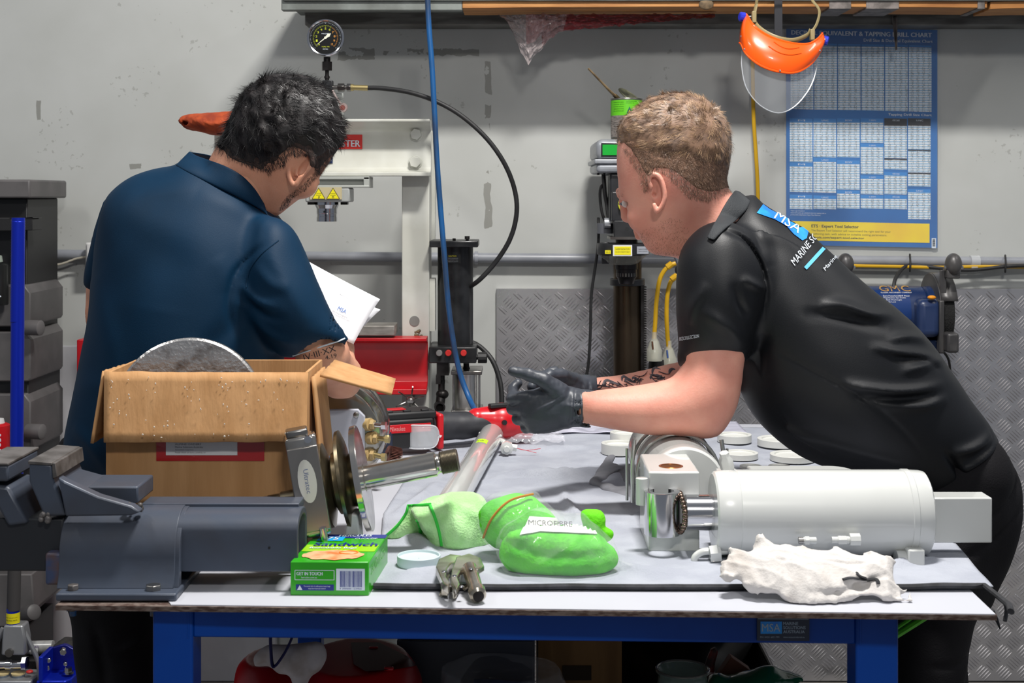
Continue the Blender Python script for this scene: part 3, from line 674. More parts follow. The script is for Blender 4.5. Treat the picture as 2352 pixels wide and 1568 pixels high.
# blue air hose coming down from above
mb = MB(); Y = 3.93
mb.tube([P(981, -30, Y), P(985, 60, Y), P(992, 150, Y), P(998, 260, Y), P(1003, 360, Y), P(1011, 470, Y), P(1020, 580, Y), P(1029, 690, Y), P(1042, 790, Y), P(1058, 862, Y), P(1078, 915, Y-.02), P(1096, 950, Y-.1), P(1120, 985, Y-.25)], L(6.4, Y), 12)
o = mb.build('air_hose', M('hose_blue', (22, 84, 140), .4, col2=(36, 60, 92), vs=22, v0=.42, v1=.62, stretch=(1, 1, .3))); o['label'] = 'blue rubber air hose hanging from above in front of the press'; o['category'] = 'hose'
# leather welding glove lying on the press beam
s_ = SDF((-.95, 3.86, 1.66), (-.68, 4.1, 1.82), .003); Yg = 3.97
s_.infl([(414, 268), (440, 262), (500, 258), (556, 255), (600, 258), (600, 300), (548, 290), (536, 306), (526, 312), (505, 311), (480, 308), (450, 300), (425, 294), (413, 282)], Yg, 1.5, .004)
s_.cut(s_.dcone(P(424, 281, Yg-.02), P(452, 289, Yg-.02), .006, .004, (1, 3, 1)), .004); s_.cut(s_.dcone(P(500, 304, Yg-.02), P(524, 300, Yg-.02), .004, .007, (1, 3, 1)), .004)
s_.ridge([(440, 270), (490, 286), (530, 283), (560, 262)], Yg, .003, .006).disp(.0012, 30, 4)
o = s_.build('welding_glove', M('leather_orange', (176, 72, 30), .8, col2=(140, 50, 22), vs=26, bump=.3, bs=160)); o['label'] = 'orange suede welding glove resting on top of the press'; o['category'] = 'glove'
MB().pbox(512, 262, 560, 312, 4.03, 4.07).build('press_bracket', SHG, bpy.data.objects['hydraulic_press'])

def drill():
    Y = 4.12; s = Y/F; t = thing('pillar_drill', 'floor standing pillar drill with silver pulley cover behind the leaning man', 'drill press', P(1441, 1680, 4.25))
    DM = M('drill_body', (30, 31, 34), .35, col2=(46, 47, 50), vs=12)
    SG = M('silver_paint', (168, 172, 178), .35, .35, col2=(150, 153, 158), vs=10)
    yc = Y+.16
    def rr(x0, y0, x1, y1, Ya, Yb, name, m, b=.012):
        MB().pbox(x0, y0, x1, y1, Ya, Yb).build(name, m, t, bev=b, seg=5)
    rr(1369, 319, 1600, 368, Y, Y+.34, 'pulley_cover', SG, .02); rr(1365, 365, 1604, 376, Y-.006, Y+.346, 'cover_lip', SG, .004); rr(1369, 374, 1600, 397, Y, Y+.34, 'cover_base', SG, .012)
    o = MB().pbox(1381, 328, 1470, 360, Y-.003, Y+.01).build('cover_label', M('label_black', (24, 26, 30), .3), t, bev=.002)
    MB().pbox(1384, 332, 1468, 356, Y-.005, Y).build('green_panel', M('label_green', (12, 160, 50), .3), o)
    mb = MB()
    for x in (1374, 1388, 1404): mb.cyl(P(x, 397, Y+.03), P(x, 402, Y+.03), 3*s, n=8)
    mb.build('cover_screw', DST, t, kind='stuff')
    rr(1400, 397, 1500, 508, Y+.02, Y+.24, 'head_casting', DM, .008)
    rr(1405, 440, 1500, 508, Y-.01, Y+.03, 'switch_panel', DM, .004)
    q = P(1436, 470, Y-.012); MB().lathe([(0, 17*s), (.012, 16*s), (.014, 13*s)], q, (0, -1, 0), 28).build('stop_knob', M('knob_yellow', (214, 214, 60), .4), t, label='round yellow knob')
    mb = MB(); ptext(mb, 'REV', 1423, 447, 1432, 450, Y-.0115); ptext(mb, '0', 1421, 463, 1423, 466, Y-.0115); mb.build('lettering', WLAB, t)
    mb = MB(); mb.pbox(1410, 506, 1480, 547, Y-.012, Y+.1); mb.build('depth_block', BLKP, t, bev=.003)
    mb = MB(); mb.pbox(1402, 544, 1478, 550, Y-.014, Y+.12); mb.build('block_lip', STL, t)
    q = P(1440, 526, Y-.0122); MB().cyl(q, q+Vector((0, .002, 0)), 5*s).build('screw_hole', DLAB, t)
    mb = MB(); mb.lathe([(0, 20*s), (.03, 20*s)], P(1390, 536, Y+.08), (0, 0, 1), 20); mb.build('belt_tensioner', M('mid_grey', (88, 90, 96), .45), t)
    mb = MB(); mb.cyl(P(1388, 512, Y+.05), P(1402, 512, Y+.05), 12*s); mb.build('tension_boss', SG, t)
    # guard ring and labels
    mb = MB(); mb.lathe([(0, 60*s), (.002, 61*s), (26*s, 60*s), (26*s, 56*s)], P(1431, 584, Y+.05), (0, 0, 1), 40); mb.build('guard_ring', DM, t, ang=40)
    mb = MB(); mb.lathe([(0, 30*s), (8*s, 40*s), (22*s, 56*s)], P(1431, 607, Y+.05), (0, 0, 1), 36); mb.build('chuck_guard', M('clear_guard', (150, 150, 140), .15, alpha=.45), t)
    for (x0, y0, x1, y1, m, nm) in ((1408, 563, 1452, 588, WLAB, 'white_frame'), (1411, 566, 1449, 585, YLAB, 'yellow_label'), (1390, 575, 1403, 583, YLAB, 'yellow_tag'), (1463, 566, 1490, 583, M('label_grey', (150, 154, 162), .4), 'grey_label')):
        d = {'white_frame': 0, 'yellow_label': -.001}.get(nm, .012); MB().pbox(x0, y0, x1, y1, Y-.034+d, Y-.02+d).build(nm, m, t)
    mb = MB(); ptext(mb, 'LASER RADIATION', 1414, 570, 1446, 574, Y-.0352); ptext(mb, 'DO NOT STARE INTO BEAM', 1414, 577, 1446, 580, Y-.0352); ptext(mb, '03.2', 1392, 577, 1401, 581, Y-.0222); ptext(mb, 'WARNING EYE HAZARD', 1466, 571, 1487, 573.5, Y-.0222); ptext(mb, 'WEAR GOGGLES', 1466, 576, 1487, 578, Y-.0222); mb.build('lettering', DLAB, t)
    MB().pbox(1382, 556, 1400, 606, Y+.06, Y+.07).build('guard_hinge', DM, t, bev=.002)
    # chuck
    c = P(1439, 590, Y+.05)
    MB().lathe([(0, 22*s), (14*s, 24*s), (15*s, 26*s), (28*s, 26*s), (29*s, 24*s), (46*s, 24*s), (49*s, 21*s), (62*s, 17*s), (64*s, 9*s)], c, (0, 0, -1), 28).build('chuck', M('chuck_black', (38, 36, 38), .3, .7), t, ang=30)
    mb = MB()
    for k in range(22):
        a = k*2*PI/22; q = c+Vector((math.cos(a)*23*s, math.sin(a)*23*s, -41*s)); mb.box(q, (3*s, 3*s, 8*s), Matrix.Rotation(a, 3, 'Z'))
    mb.build('chuck_teeth', STL, t, kind='stuff')
    mb = MB(); mb.cyl(P(1439, 550, Y+.05), P(1439, 592, Y+.05), 26*s); mb.build('quill', DST, t)
    # column, collar, rack, base
    MB().cyl(P(1441, 1200, Y+.16), P(1441, 560, Y+.16), 34*s, n=40).build('column', M('oily_steel', (92, 78, 62), .3, .85, col2=(58, 48, 38), vs=5, v0=.3, v1=.7, stretch=(2, 2, .8), rv=.12), t)
    MB().lathe([(0, 42*s), (.02, 42*s)], P(1441, 655, Y+.16), (0, 0, 1), 32).build('collar', DM, t, bev=.002)
    MB().pbox(1472, 655, 1480, 1190, Y+.13, Y+.16).build('rack', DST, t)
    mb = MB()
    for k in range(95): mb.pbox(1479, 658+k*5.6, 1485, 660.6+k*5.6, Y+.13, Y+.158)
    mb.build('rack_teeth', DST, t, kind='stuff')
    mb = MB(); mb.cyl(P(1441, 1200, Y+.16), P(1441, 1190, Y+.16), 60*s); mb.pbox(1360, 1195, 1530, 1225, Y-.1, Y+.36); mb.build('work_table', DM, t, bev=.003)
    MB().cyl(P(1441, 1650, Y+.16), P(1441, 1200, Y+.16), 34*s, n=24).build('lower_column', DST, t)
    a = P(1441, 0, Y+.16); MB().box((a.x, a.y-.05, .04), (.28, .44, .08)).build('base', DM, t, bev=.01)
    # belts/cables
    mb = MB(); mb.tube([P(1386, 400, Y+.1), P(1389, 440, Y+.09), P(1394, 470, Y+.09), P(1398, 500, Y+.08)], 5*s, 8); mb.tube([P(1396, 520, Y+.1), P(1383, 490, Y+.09), P(1378, 450, Y+.09), P(1381, 428, Y+.09), P(1390, 425, Y+.1)], 3.6*s, 8); mb.build('motor_cable', BLK, t, label='black motor cable loops')
    mb = MB(); mb.tube([P(1374, 500, Y+.12), P(1374, 560, Y+.1), P(1366, 620, Y+.1), P(1358, 680, Y+.1), P(1356, 760, Y+.1), P(1352, 830, Y+.1), P(1345, 880, Y+.1), P(1342, 960, Y+.1)], 3.6*s, 8); mb.build('power_cord', BLK, t, label='long black power cord hanging down')
    mb = MB(); mb.tube([P(1538, 560, Y-.02), P(1548, 583, Y-.03), P(1559, 612, Y-.04)], 3.6*s, 10); mb.build('feed_lever', CHR, t)
    q = P(1562, 620, Y-.045); MB().ball(q, 12*s).build('lever_knob', BLK, t)
    mb = MB(); mb.cyl(P(1500, 540, Y+.08), P(1542, 558, Y), 9*s); mb.build('feed_hub', DM, t)
drill()
# tin with brush on the pulley cover
Y = 4.26; s = Y/F; t = thing('paint_tin', 'open tin with green and grey label standing on the drill cover', 'tin', P(1439, 318, Y))
c = P(1439, 319.5, Y)
MB().lathe([(0, 35*s), (2*s, 36*s), (90*s, 36*s), (91*s, 37*s), (92.5*s, 36.5*s), (90.5*s, 34.5*s), (60*s, 34*s)], c, (0, 0, 1), 40, caps=False).build('can', M('tin_metal', (120, 118, 112), .35, .8), t, ang=40)
m = M('tin_grey', (148, 140, 134), .45, col2=(104, 98, 94), vs=60, stretch=(1, 1, 6))
MB().lathe([(4*s, 36.3*s), (53*s, 36.3*s)], c, (0, 0, 1), 40, caps=False).build('grey_label', m, t, fixn=False)
MB().lathe([(53*s, 36.4*s), (88*s, 36.4*s)], c, (0, 0, 1), 40, caps=False).build('green_label', M('tin_green', (96, 190, 30), .4), t, fixn=False)
def wrapc(mb, body, a0, z0, a1, z1):
    vs, fs = text_mesh(body); mb.add([c+Vector((math.sin(a0+(a1-a0)*x)*36.8*s, -math.cos(a0+(a1-a0)*x)*36.8*s, (z0+(z1-z0)*y)*s)) for x, y in vs], fs)
mb = MB()
for k in range(5): wrapc(mb, ('DEGREASING HAND', 'CLEANER WITH', 'CONTAINS NATURAL', 'ABRASIVE FINE', 'PUMICE')[k], -1.0, 82-k*5, -.25, 84-k*5)
wrapc(mb, 'AUSTRALIAN MADE', -.1, 84, .6, 86); wrapc(mb, 'PACKED IN', -.1, 80, .4, 82); mb.build('lettering', M('print_dkgreen', (24, 84, 20), .5), t, fixn=False)
mb = MB()
for k in range(7): wrapc(mb, ('directions apply to dry', 'hands work in well and', 'rinse off with water keep', 'out of reach of children', 'first aid if swallowed', 'seek medical advice', 'net weight 1 kg')[k], -1.0, 47-k*5, -.2, 49-k*5)
mb.build('small_print', DLAB, t, fixn=False)
def surf(a, z): return c+Vector((math.sin(a)*36.8*s, -math.cos(a)*36.8*s, z*s))
mb = MB(); mb.add([surf(-.08, 57), surf(.30, 57), surf(.11, 73)], [(0, 1, 2)]); mb.build('triangle_mark', M('mark_teal', (20, 90, 84), .4), t, fixn=False)
mb = MB(); mb.add([surf(.02, 58.5)+Vector((0, -.0003, 0)), surf(.2, 58.5)+Vector((0, -.0003, 0)), surf(.11, 66)+Vector((0, -.0003, 0))], [(0, 1, 2)]); mb.build('mark_gold', M('mark_gold', (214, 190, 70), .4), t, fixn=False)
# lid leaning inside and the brush
mb = MB(); q = P(1446, 222, Y); ax = Vector((.55, -.35, .8)).normalized(); mb.lathe([(0, 31*s), (.0018, 31*s), (.004, 29*s), (.002, 27*s)], q, ax, 32)
o = mb.build('tin_lid', M('lid_grimy', (70, 72, 58), .4, .5, col2=(120, 122, 100), vs=30), ang=30); o['label'] = 'grimy round lid leaning in the mouth of the tin'; o['category'] = 'lid'
mb = MB(); mb.tube([P(1351, 157, Y-.06), P(1375, 182, Y-.05), P(1400, 208, Y-.03), P(1415, 222, Y-.01)], lambda u: (3.4+2.2*u*u)*s, 8, flat=.6)
t = thing('paint_brush', 'old wooden handled paint brush standing in the tin', 'brush', P(1420, 232, Y)); mb.build('handle', M('old_wood', (140, 118, 84), .7, col2=(96, 78, 54), vs=30), t)
mb = MB(); mb.tube([P(1411, 218, Y-.012), P(1424, 231, Y), P(1432, 244, Y+.005)], lambda u: (7+3*u)*s, 8, flat=.5); mb.build('ferrule', M('old_ferrule', (104, 90, 60), .6, .4), t)
mb = MB(); mb.tube([P(1432, 243, Y+.005), P(1440, 258, Y+.005)], 9*s, 8, flat=.5); mb.build('bristles', M('bristles', (60, 50, 36), .9), t)

# yellow extension leads with clear sockets
CLR = M('clear_plug', (205, 205, 190), .15, alpha=.5, coat=.3)
for nm, pts, sx, sy in (('left', [(1600, 600), (1562, 603), (1535, 612), (1516, 640), (1508, 690), (1505, 740), (1502, 778)], 1503, 778),
                        ('right', [(1600, 625), (1566, 628), (1545, 640), (1534, 670), (1531, 720), (1533, 770), (1536, 800)], 1537, 798)):
    Y = 4.3 if nm == 'left' else 4.36; s = Y/F; t = thing('extension_lead', 'yellow extension lead with clear socket beside the drill column, %s of the pair' % nm, 'cable', P(sx, sy, Y), 'yellow extension leads')
    MB().tube([P(x, y, Y) for x, y in pts], 5.2*s, 10).build('lead', YEL, t)
    mb = MB(); mb.tube([P(pts[2][0]-3, pts[2][1]+2, Y), P(pts[2][0]+9, pts[2][1]-7, Y)], 7.5*s, 10, sm=0); mb.build('coil_sleeve', YEL, t)
    mb = MB(); mb.lathe([(-14*s, 5.6*s), (0, 6*s), (6*s, 10*s), (24*s, 16*s), (27*s, 18*s), (52*s, 18*s)], P(sx, sy-2, Y), (0, 0, -1), 24); mb.build('socket_shell', CLR, t)
    mb = MB(); mb.cyl(P(sx, sy+4, Y), P(sx, sy+46, Y), 9*s); mb.build('socket_core', M('socket_core', (190, 188, 172), .5), t)
    mb = MB(); mb.tube([P(sx-5, sy+6, Y-.02), P(sx-3, sy+24, Y-.02)], 2*s, 6); mb.build('wire', M('wire_blue', (60, 90, 160), .4) if nm == 'right' else M('wire_brown', (96, 62, 40), .4), t)
mb = MB(); Y = 4.35; s = Y/F; mb.lathe([(0, 17*s), (20*s, 19*s), (46*s, 19*s), (60*s, 12*s)], P(1508, 826, Y), (0, 0, -1), 20)
o = mb.build('plug', BLK, None); o['label'] = 'black plug body hanging below the yellow leads'; o['category'] = 'plug'
mb = MB(); mb.tube([P(1727, 30, 4.5), P(1729, 170, 4.5), P(1731, 270, 4.5), P(1736, 350, 4.5), P(1740, 420, 4.5), P(1741, 480, 4.5), P(1738, 560, 4.5)], L(4.6, 4.5), 10)
o = mb.build('yellow_cord', YEL); o['label'] = 'yellow cord hanging down the wall behind the face shield'; o['category'] = 'cable'
mb = MB(); mb.pbox(1779, -30, 1797, 130, 4.1, 4.106); mb.box(P(1788, 128, 4.085), (.022, .05, .006))
o = mb.build('hanging_strap', M('strap_grey', (48, 49, 54), .4, .3)); o['label'] = 'dark flat metal hanger strap holding the face shield'; o['category'] = 'hanger'

def shield():
    Y = 4.05; s = Y/F; t = thing('face_shield', 'orange brow face shield with clear visor hanging above the leaning man', 'face shield', P(1795, 180, Y))
    # brow guard: half bowl opening to the wall, seen from the front; tilted
    OR = M('shield_orange', (255, 92, 10), .28, coat=.4)
    top = [(1711, 32), (1722, 62), (1752, 88), (1795, 104), (1838, 108), (1866, 96), (1888, 76)]
    bot = [(1697, 100), (1705, 130), (1735, 158), (1775, 172), (1815, 172), (1852, 150), (1883, 112)]
    def bowl(u, v, off=0):
        i = u*6; k = min(int(i), 5); f = i-k
        a = cr_path(top, 8); b = cr_path(bot, 8); n = len(a)-1; j = u*n; j0 = min(int(j), n-1); g = j-j0
        A = a[j0]*(1-g)+a[j0+1]*g; B = b[j0]*(1-g)+b[j0+1]*g
        x, y = A*(1-v)+B*v; x += (x-1795)*.05*math.sin(v*PI)
        d = math.sin(u*PI)**.6
        return P(x, y, Y+.02)+Vector((0, -.085*d-.02*math.sin(v*2.2)+off, 0))
    MB().grid(lambda u, v: bowl(u, v), 48, 16).build('brow_guard', OR, t, ang=60, solid=.003, fixn=False)
    mb = MB(); mb.tube([bowl(u/30, 1) for u in range(31)], 3*s, 8, sm=0); mb.tube([bowl(u/30, 0) for u in range(31)], 2.6*s, 8, sm=0); mb.build('rim', OR, t)
    mb = MB()
    for yy, w_ in ((.12, 20), (.32, 26)):
        mb.tube([bowl(.5+(x-.5)*w_/95, yy+.10*math.sin(x*PI))+Vector((0, -.0025, 0)) for x in np.linspace(0, 1, 9)], 1.2*s, 6, sm=0)
    mb.build('vent_rib', OR, t)
    # visor
    vis = [(1703, 118), (1698, 155), (1706, 205), (1735, 245), (1776, 263), (1815, 247), (1850, 205), (1868, 160), (1872, 125)]
    def visor(u, v):
        b = cr_path(bot, 8); n = len(b)-1; j = (.03+.94*u)*n; j0 = min(int(j), n-1); g = j-j0; A = b[j0]*(1-g)+b[j0+1]*g
        c_ = cr_path(vis, 8); n = len(c_)-1; j = u*n; j0 = min(int(j), n-1); g = j-j0; B = c_[j0]*(1-g)+c_[j0+1]*g
        x, y = (A-[0, 6])*(1-v)+B*v; d = math.sin(u*PI)**.6
        return P(x, y, Y+.02)+Vector((0, -.09*d*(1-.15*v), 0))
    MB().grid(visor, 48, 14).build('visor', M('visor_clear', (225, 232, 240), .05, alpha=.16, coat=1), t, ang=180, fixn=False, label='clear curved visor')
    mb = MB(); mb.tube([visor(k/40, 1) for k in range(41)], 1.3*s, 6, sm=0); mb.build('visor_edge', M('visor_edge', (200, 205, 210), .15, alpha=.6), t)
    # head harness
    HB = M('harness_tan', (150, 136, 96), .45)
    mb = MB(); mb.tube([P(1737, 10, Y+.01), P(1732, 45, Y), P(1745, 66, Y-.03), P(1780, 86, Y-.055), P(1820, 93, Y-.05), P(1852, 82, Y-.02), P(1860, 70, Y)], 6*s, 8, flat=.35); mb.build('head_band', HB, t)
    mb = MB(); mb.tube([P(1737, 14, Y+.01), P(1745, -12, Y), P(1790, -30, Y), P(1850, -16, Y), P(1868, 4, Y), P(1882, 25, Y), P(1876, 55, Y), P(1862, 76, Y)], 3.4*s, 8, flat=.5); mb.build('top_strap', HB, t)
    mb = MB(); mb.pbox(1728, 25, 1738, 52, Y-.02, Y); mb.pbox(1862, 66, 1872, 92, Y-.02, Y); mb.build('harness_buckle', HB, t, bev=.002, kind='stuff')
    for x, y, d in ((1709, 40, -1), (1891, 91, 1)):
        mb = MB(); ax = Vector((d, -.2, -.25 if d > 0 else .1)); mb.lathe([(0, 7*s), (6*s, 11*s), (16*s, 11*s), (18*s, 8*s)], P(x-d*6, y, Y+.01), ax, 12)
        mb.build('tension_knob', M('knob_blue', (36, 50, 190), .4), t, label='blue tension knob', ang=20)
        MB().cyl(P(x-d*18, y-1, Y+.005), P(x-d*4, y, Y+.01), 4*s).build('pivot_screw', STL, t)
    for u, v in ((.02, .8), (.12, 1.0), (.9, .75), (.98, .45), (.5, 1)):
        q = bowl(u, v*.97); MB().ball(q+Vector((0, -.004, 0)), 2.6*s, 10, 6).build('rivet', CHR, t)
shield()

def grinder():
    Y = 4.16; s = Y/F; t = thing('bench_grinder', 'dark blue bench grinder on a pedestal behind the leaning man', 'bench grinder', P(2060, 1650, Y+.1))
    NB = M('navy_paint', (26, 44, 82), .32, col2=(36, 52, 88), vs=7, rv=.08); GG = M('guard_grey', (66, 65, 66), .4, .3, col2=(88, 86, 85), vs=10)
    a = P(1990, 718, Y+.12); ax = Vector((1, 0, 0))
    MB().lathe([(0, 55*s), (10*s, 61*s), (130*s, 61*s), (134*s, 60*s), (137*s, 56*s), (140*s, 60*s), (172*s, 62*s), (176*s, 56*s)], P(1986, 716, Y+.12), ax, 44).build('motor_body', NB, t, ang=40)
    mb = MB(); mb.pbox(2110, 688, 2162, 776, Y+.0, Y+.1); mb.build('end_housing', NB, t, bev=.02, seg=4)
    f = a.y-62*s
    o = MB().grid(lambda u, v: Vector((P(2025+u*78, 0, Y).x, a.y-math.cos((v-.5)*1.25+.42)*61.6*s, P(0, 716, Y+.12).z+math.sin((v-.5)*1.25+.42)*61.6*s)), 2, 14).build('badge_panel', M('badge_navy', (20, 50, 104), .3), t, fixn=False)
    zc = P(0, 716, Y+.12).z
    def wrapg(mb, body, x0, x1, y0, y1, b=0.):
        vs, fs = text_mesh(body); out = []
        for u, v in vs:
            z = P(0, y1+(y0-y1)*v, Y+.05).z-zc; an = math.asin(max(-1, min(1, z/(62*s)))); out.append(Vector((P(x0+(x1-x0)*u, 0, Y+.05).x, a.y-math.cos(an)*62.2*s, zc+math.sin(an)*62.2*s)))
        mb.add(out, fs)
    mb = MB(); wrapg(mb, 'GMC', 2027, 2098, 659, 670); mb.build('badge_letters', M('badge_gold', (170, 130, 70), .4), o)
    mb = MB(); wrapg(mb, 'GLOBAL MACHINERY COMPANY', 2027, 2099, 671.5, 674)
    for k, (s_, w_) in enumerate((('· Extra Powerful 240HP Motor', 64), ('· Magnification Eye Shields', 54), ('· In-Built Work Light', 44), ('· Spindle Lock', 30))): wrapg(mb, s_, 2028, 2028+w_, 678+k*4.6, 681.4+k*4.6)
    mb.build('badge_print', WLAB, o)
    q = P(2140, 683, Y+.0); mb = MB(); mb.ball(q, (10*s, 8*s, 5*s)); mb.build('rocker_switch', M('amber', (222, 142, 20), .4), t, label='amber switch')
    # right wheel with guard
    xw = P(2186, 0, Y).x; c = Vector((xw, Y+.12, zc))
    MB().cyl(c-Vector((.017, 0, 0)), c+Vector((.014, 0, 0)), 84*s, n=48).build('grinding_wheel', M('wheel_black', (26, 26, 26), .95, bump=.8, bs=200), t)
    mb = MB(); n = 26; pts = []
    R0 = 92*s
    def gp(an, r, x): return Vector((xw+x, c.y+math.cos(an)*r, c.z+math.sin(an)*r))
    def arc(a0, a1, x0, x1, r): mb.grid(lambda u, v: gp(a0+(a1-a0)*v, r, x0+(x1-x0)*u), 3, 30)
    arc(math.radians(-70), math.radians(160), -.026, .022, R0); mb.build('wheel_guard', GG, t, solid=.003, fixn=False)
    mb = MB(); pl = [gp(math.radians(k), R0, -.026) for k in range(-75, 166, 8)]; mb.prism(pl, (-.004, 0, 0)); mb.build('guard_cheek', GG, t, bev=.001)
    MB().pbox(2176, 765, 2204, 811, Y-.035, Y+.02).build('tool_rest', GG, t, bev=.008, seg=3)
    MB().pbox(2158, 690, 2170, 812, Y-.0, Y+.03).build('rest_arm', GG, t, bev=.004)
    for xx, nm in ((2190, 'right'), (1942, 'left')):
        q = P(xx, 607, Y+.0); mb = MB(); mb.ball(q, (19*s, 22*s, 26*s), 20, 14); mb.build('shield_lamp', GG, t)
        mb = MB(); mb.cyl(P(xx-22, 614, Y), P(xx+22, 614, Y), 4*s, n=8); mb.build('lamp_screw', CHR, t)
        MB().pbox(xx-14, 618, xx+16, 640, Y-.01, Y+.04).build('lamp_bracket', GG, t, bev=.004)
    MB().pbox(2160, 620, 2174, 700, Y+.02, Y+.03).build('shield_stem', GG, t, bev=.002)
    mb = MB(); mb.hexa(c+Vector((.014, 0, 0)), (1, 0, 0), 10*s, 10*s); mb.cyl(c+Vector((.02, 0, 0)), c+Vector((.034, 0, 0)), 4*s); mb.build('spindle_nut', BRASS, t)
    cl = Vector((P(1938, 0, Y).x, Y+.12, zc)); mb = MB(); mb.cyl(cl-Vector((.014, 0, 0)), cl+Vector((.014, 0, 0)), 80*s, n=40); mb.build('grinding_wheel', M('wheel_black'), t)
    MB().cyl(cl, P(1990, 716, Y+.12), 10*s).build('spindle', STL, t)
    a2 = P(2070, 0, Y+.12); mb = MB(); mb.box((a2.x, a2.y, P(0, 790, Y+.12).z), (.2, .16, .04)); mb.build('grinder_base', NB, t, bev=.006)
    mb = MB(); mb.cyl((a2.x, a2.y, .02), (a2.x, a2.y, P(0, 800, Y+.12).z), .04); mb.box((a2.x, a2.y, .012), (.34, .34, .024)); mb.build('pedestal', GG, t, bev=.003)
    mb = MB(); mb.tube([P(2150, 782, Y+.1), P(2160, 800, Y+.1), P(2180, 830, Y+.12), P(2184, 900, Y+.2)], 3*s, 6); mb.build('switch_cable', BLK, t)
grinder()

# ---- left: tool trolley, trolley jack, odds and ends
def trolley():
    Y = 4.12; t = thing('tool_trolley', 'tall dark grey plastic tool trolley at the left edge', 'tool storage', P(10, 1690, Y+.15))
    G1 = M('trolley_grey', (84, 82, 82), .5, col2=(96, 93, 93), vs=10); G2 = M('trolley_black', (30, 30, 31), .5)
    MB().pbox(-200, 412, 69, 455, Y, Y+.34).build('lid', G1, t, bev=.006)
    MB().pbox(-195, 455, 63, 880, Y+.05, Y+.33).build('upper_case', G2, t, bev=.004)
    mb = MB(); mb.pbox(-195, 500, 27, 530, Y-.03, Y+.06); mb.pbox(56, 500, 74, 529, Y-.03, Y+.06); mb.pbox(20, 500, 74, 505, Y-.03, Y+.03); mb.build('handle_clip', G2, t, bev=.002)
    for k, (y0, y1) in enumerate(((655, 742), (762, 868), (905, 1030))):
        mb = MB(); mb.pp([(-190, y0), (56, y0), (70, y0+18), (70, y1), (66, y1+8), (-190, y1+8)], Y, Y+.3); mb.build('drawer_bin', G1, t, bev=.004)
    MB().pbox(-190, 868, 66, 1300, Y+.03, Y+.32).build('middle_case', G2, t, bev=.004)
    mb = MB(); mb.pp([(-190, 1318), (73, 1318), (79, 1400), (40, 1440), (-190, 1440)], Y, Y+.3); mb.build('lower_bin', G1, t, bev=.004)
    for y in (752, 990, 1410):
        mb = MB(); mb.lathe([(0, .02), (.004, .022), (.05, .022), (.054, .016)], P(58 if y != 990 else 62, y, Y-.02), (1, -.25, 0) if y != 1410 else (.7, -.6, .3), 20); mb.build('latch_knob', G1, t)
    MB().cyl(P(40, 1000, Y-.02), P(72, 988, Y-.01), .006).build('side_rail', CHR, t)
    for x in (-.35, -.1): pass
    a = P(-60, 0, Y+.15)
    for dx in (-.14, .14):
        for dy in (-.11, .11): MB().cyl((a.x+dx-.02, a.y+dy, .05), (a.x+dx+.02, a.y+dy, .05), .05, n=24).build('wheel', G2, t)
    mb = MB(); mb.box((a.x, a.y, .12), (.34, .28, .05)); mb.build('wheel_frame', G2, t)
    mb = MB(); mb.pbox(-190, 1440, 60, 1600, Y+.05, Y+.3); mb.build('base_case', G2, t, bev=.004)
trolley()
def can(x0, x1, y0, y1, Y, cols, lab, words=(), rot=True):
    s = Y/F; cx = (x0+x1)/2; r = (x1-x0)/2*s; h = (y1-y0)*s; t = thing('spray_can', lab, 'can', P(cx, y1, Y)); c = P(cx, y1, Y)
    MB().lathe([(0, r*.96), (.003, r), (h*.8, r), (h*.83, r*.9), (h*.86, r*.7)], c, (0, 0, 1), 28).build('can_body', cols[0], t, ang=40)
    MB().lathe([(h*.86, r*.62), (h*.98, r*.55), (h, r*.3)], c, (0, 0, 1), 20).build('cap', cols[1], t, ang=40)
    if words:
        mb = MB()
        for k, (wd, u, v0, v1) in enumerate(words):
            vs, fs = text_mesh(wd); mb.add([c+Vector((math.sin(u+y*.5)*r*1.01, -math.cos(u+y*.5)*r*1.01, h*(v0+(v1-v0)*x))) for x, y in vs], [f[::-1] for f in fs])
        mb.build('lettering', cols[2], t, fixn=False)
can(-46, 18, 585, 700, 4.08, (M('can_black', (22, 24, 24), .3), M('cap_grey', (150, 160, 150), .5), M('print_white')), 'black spray can with white lettering behind the blue jack handle', [('Axton', .35, .1, .72)])
can(-40, 22, 960, 1040, 4.05, (M('can_red', (190, 20, 30), .35), M('cap_white', (210, 210, 210), .5), M('print_white')), 'red and white can behind the vise at the left edge', [('RODS', .2, .1, .6)])
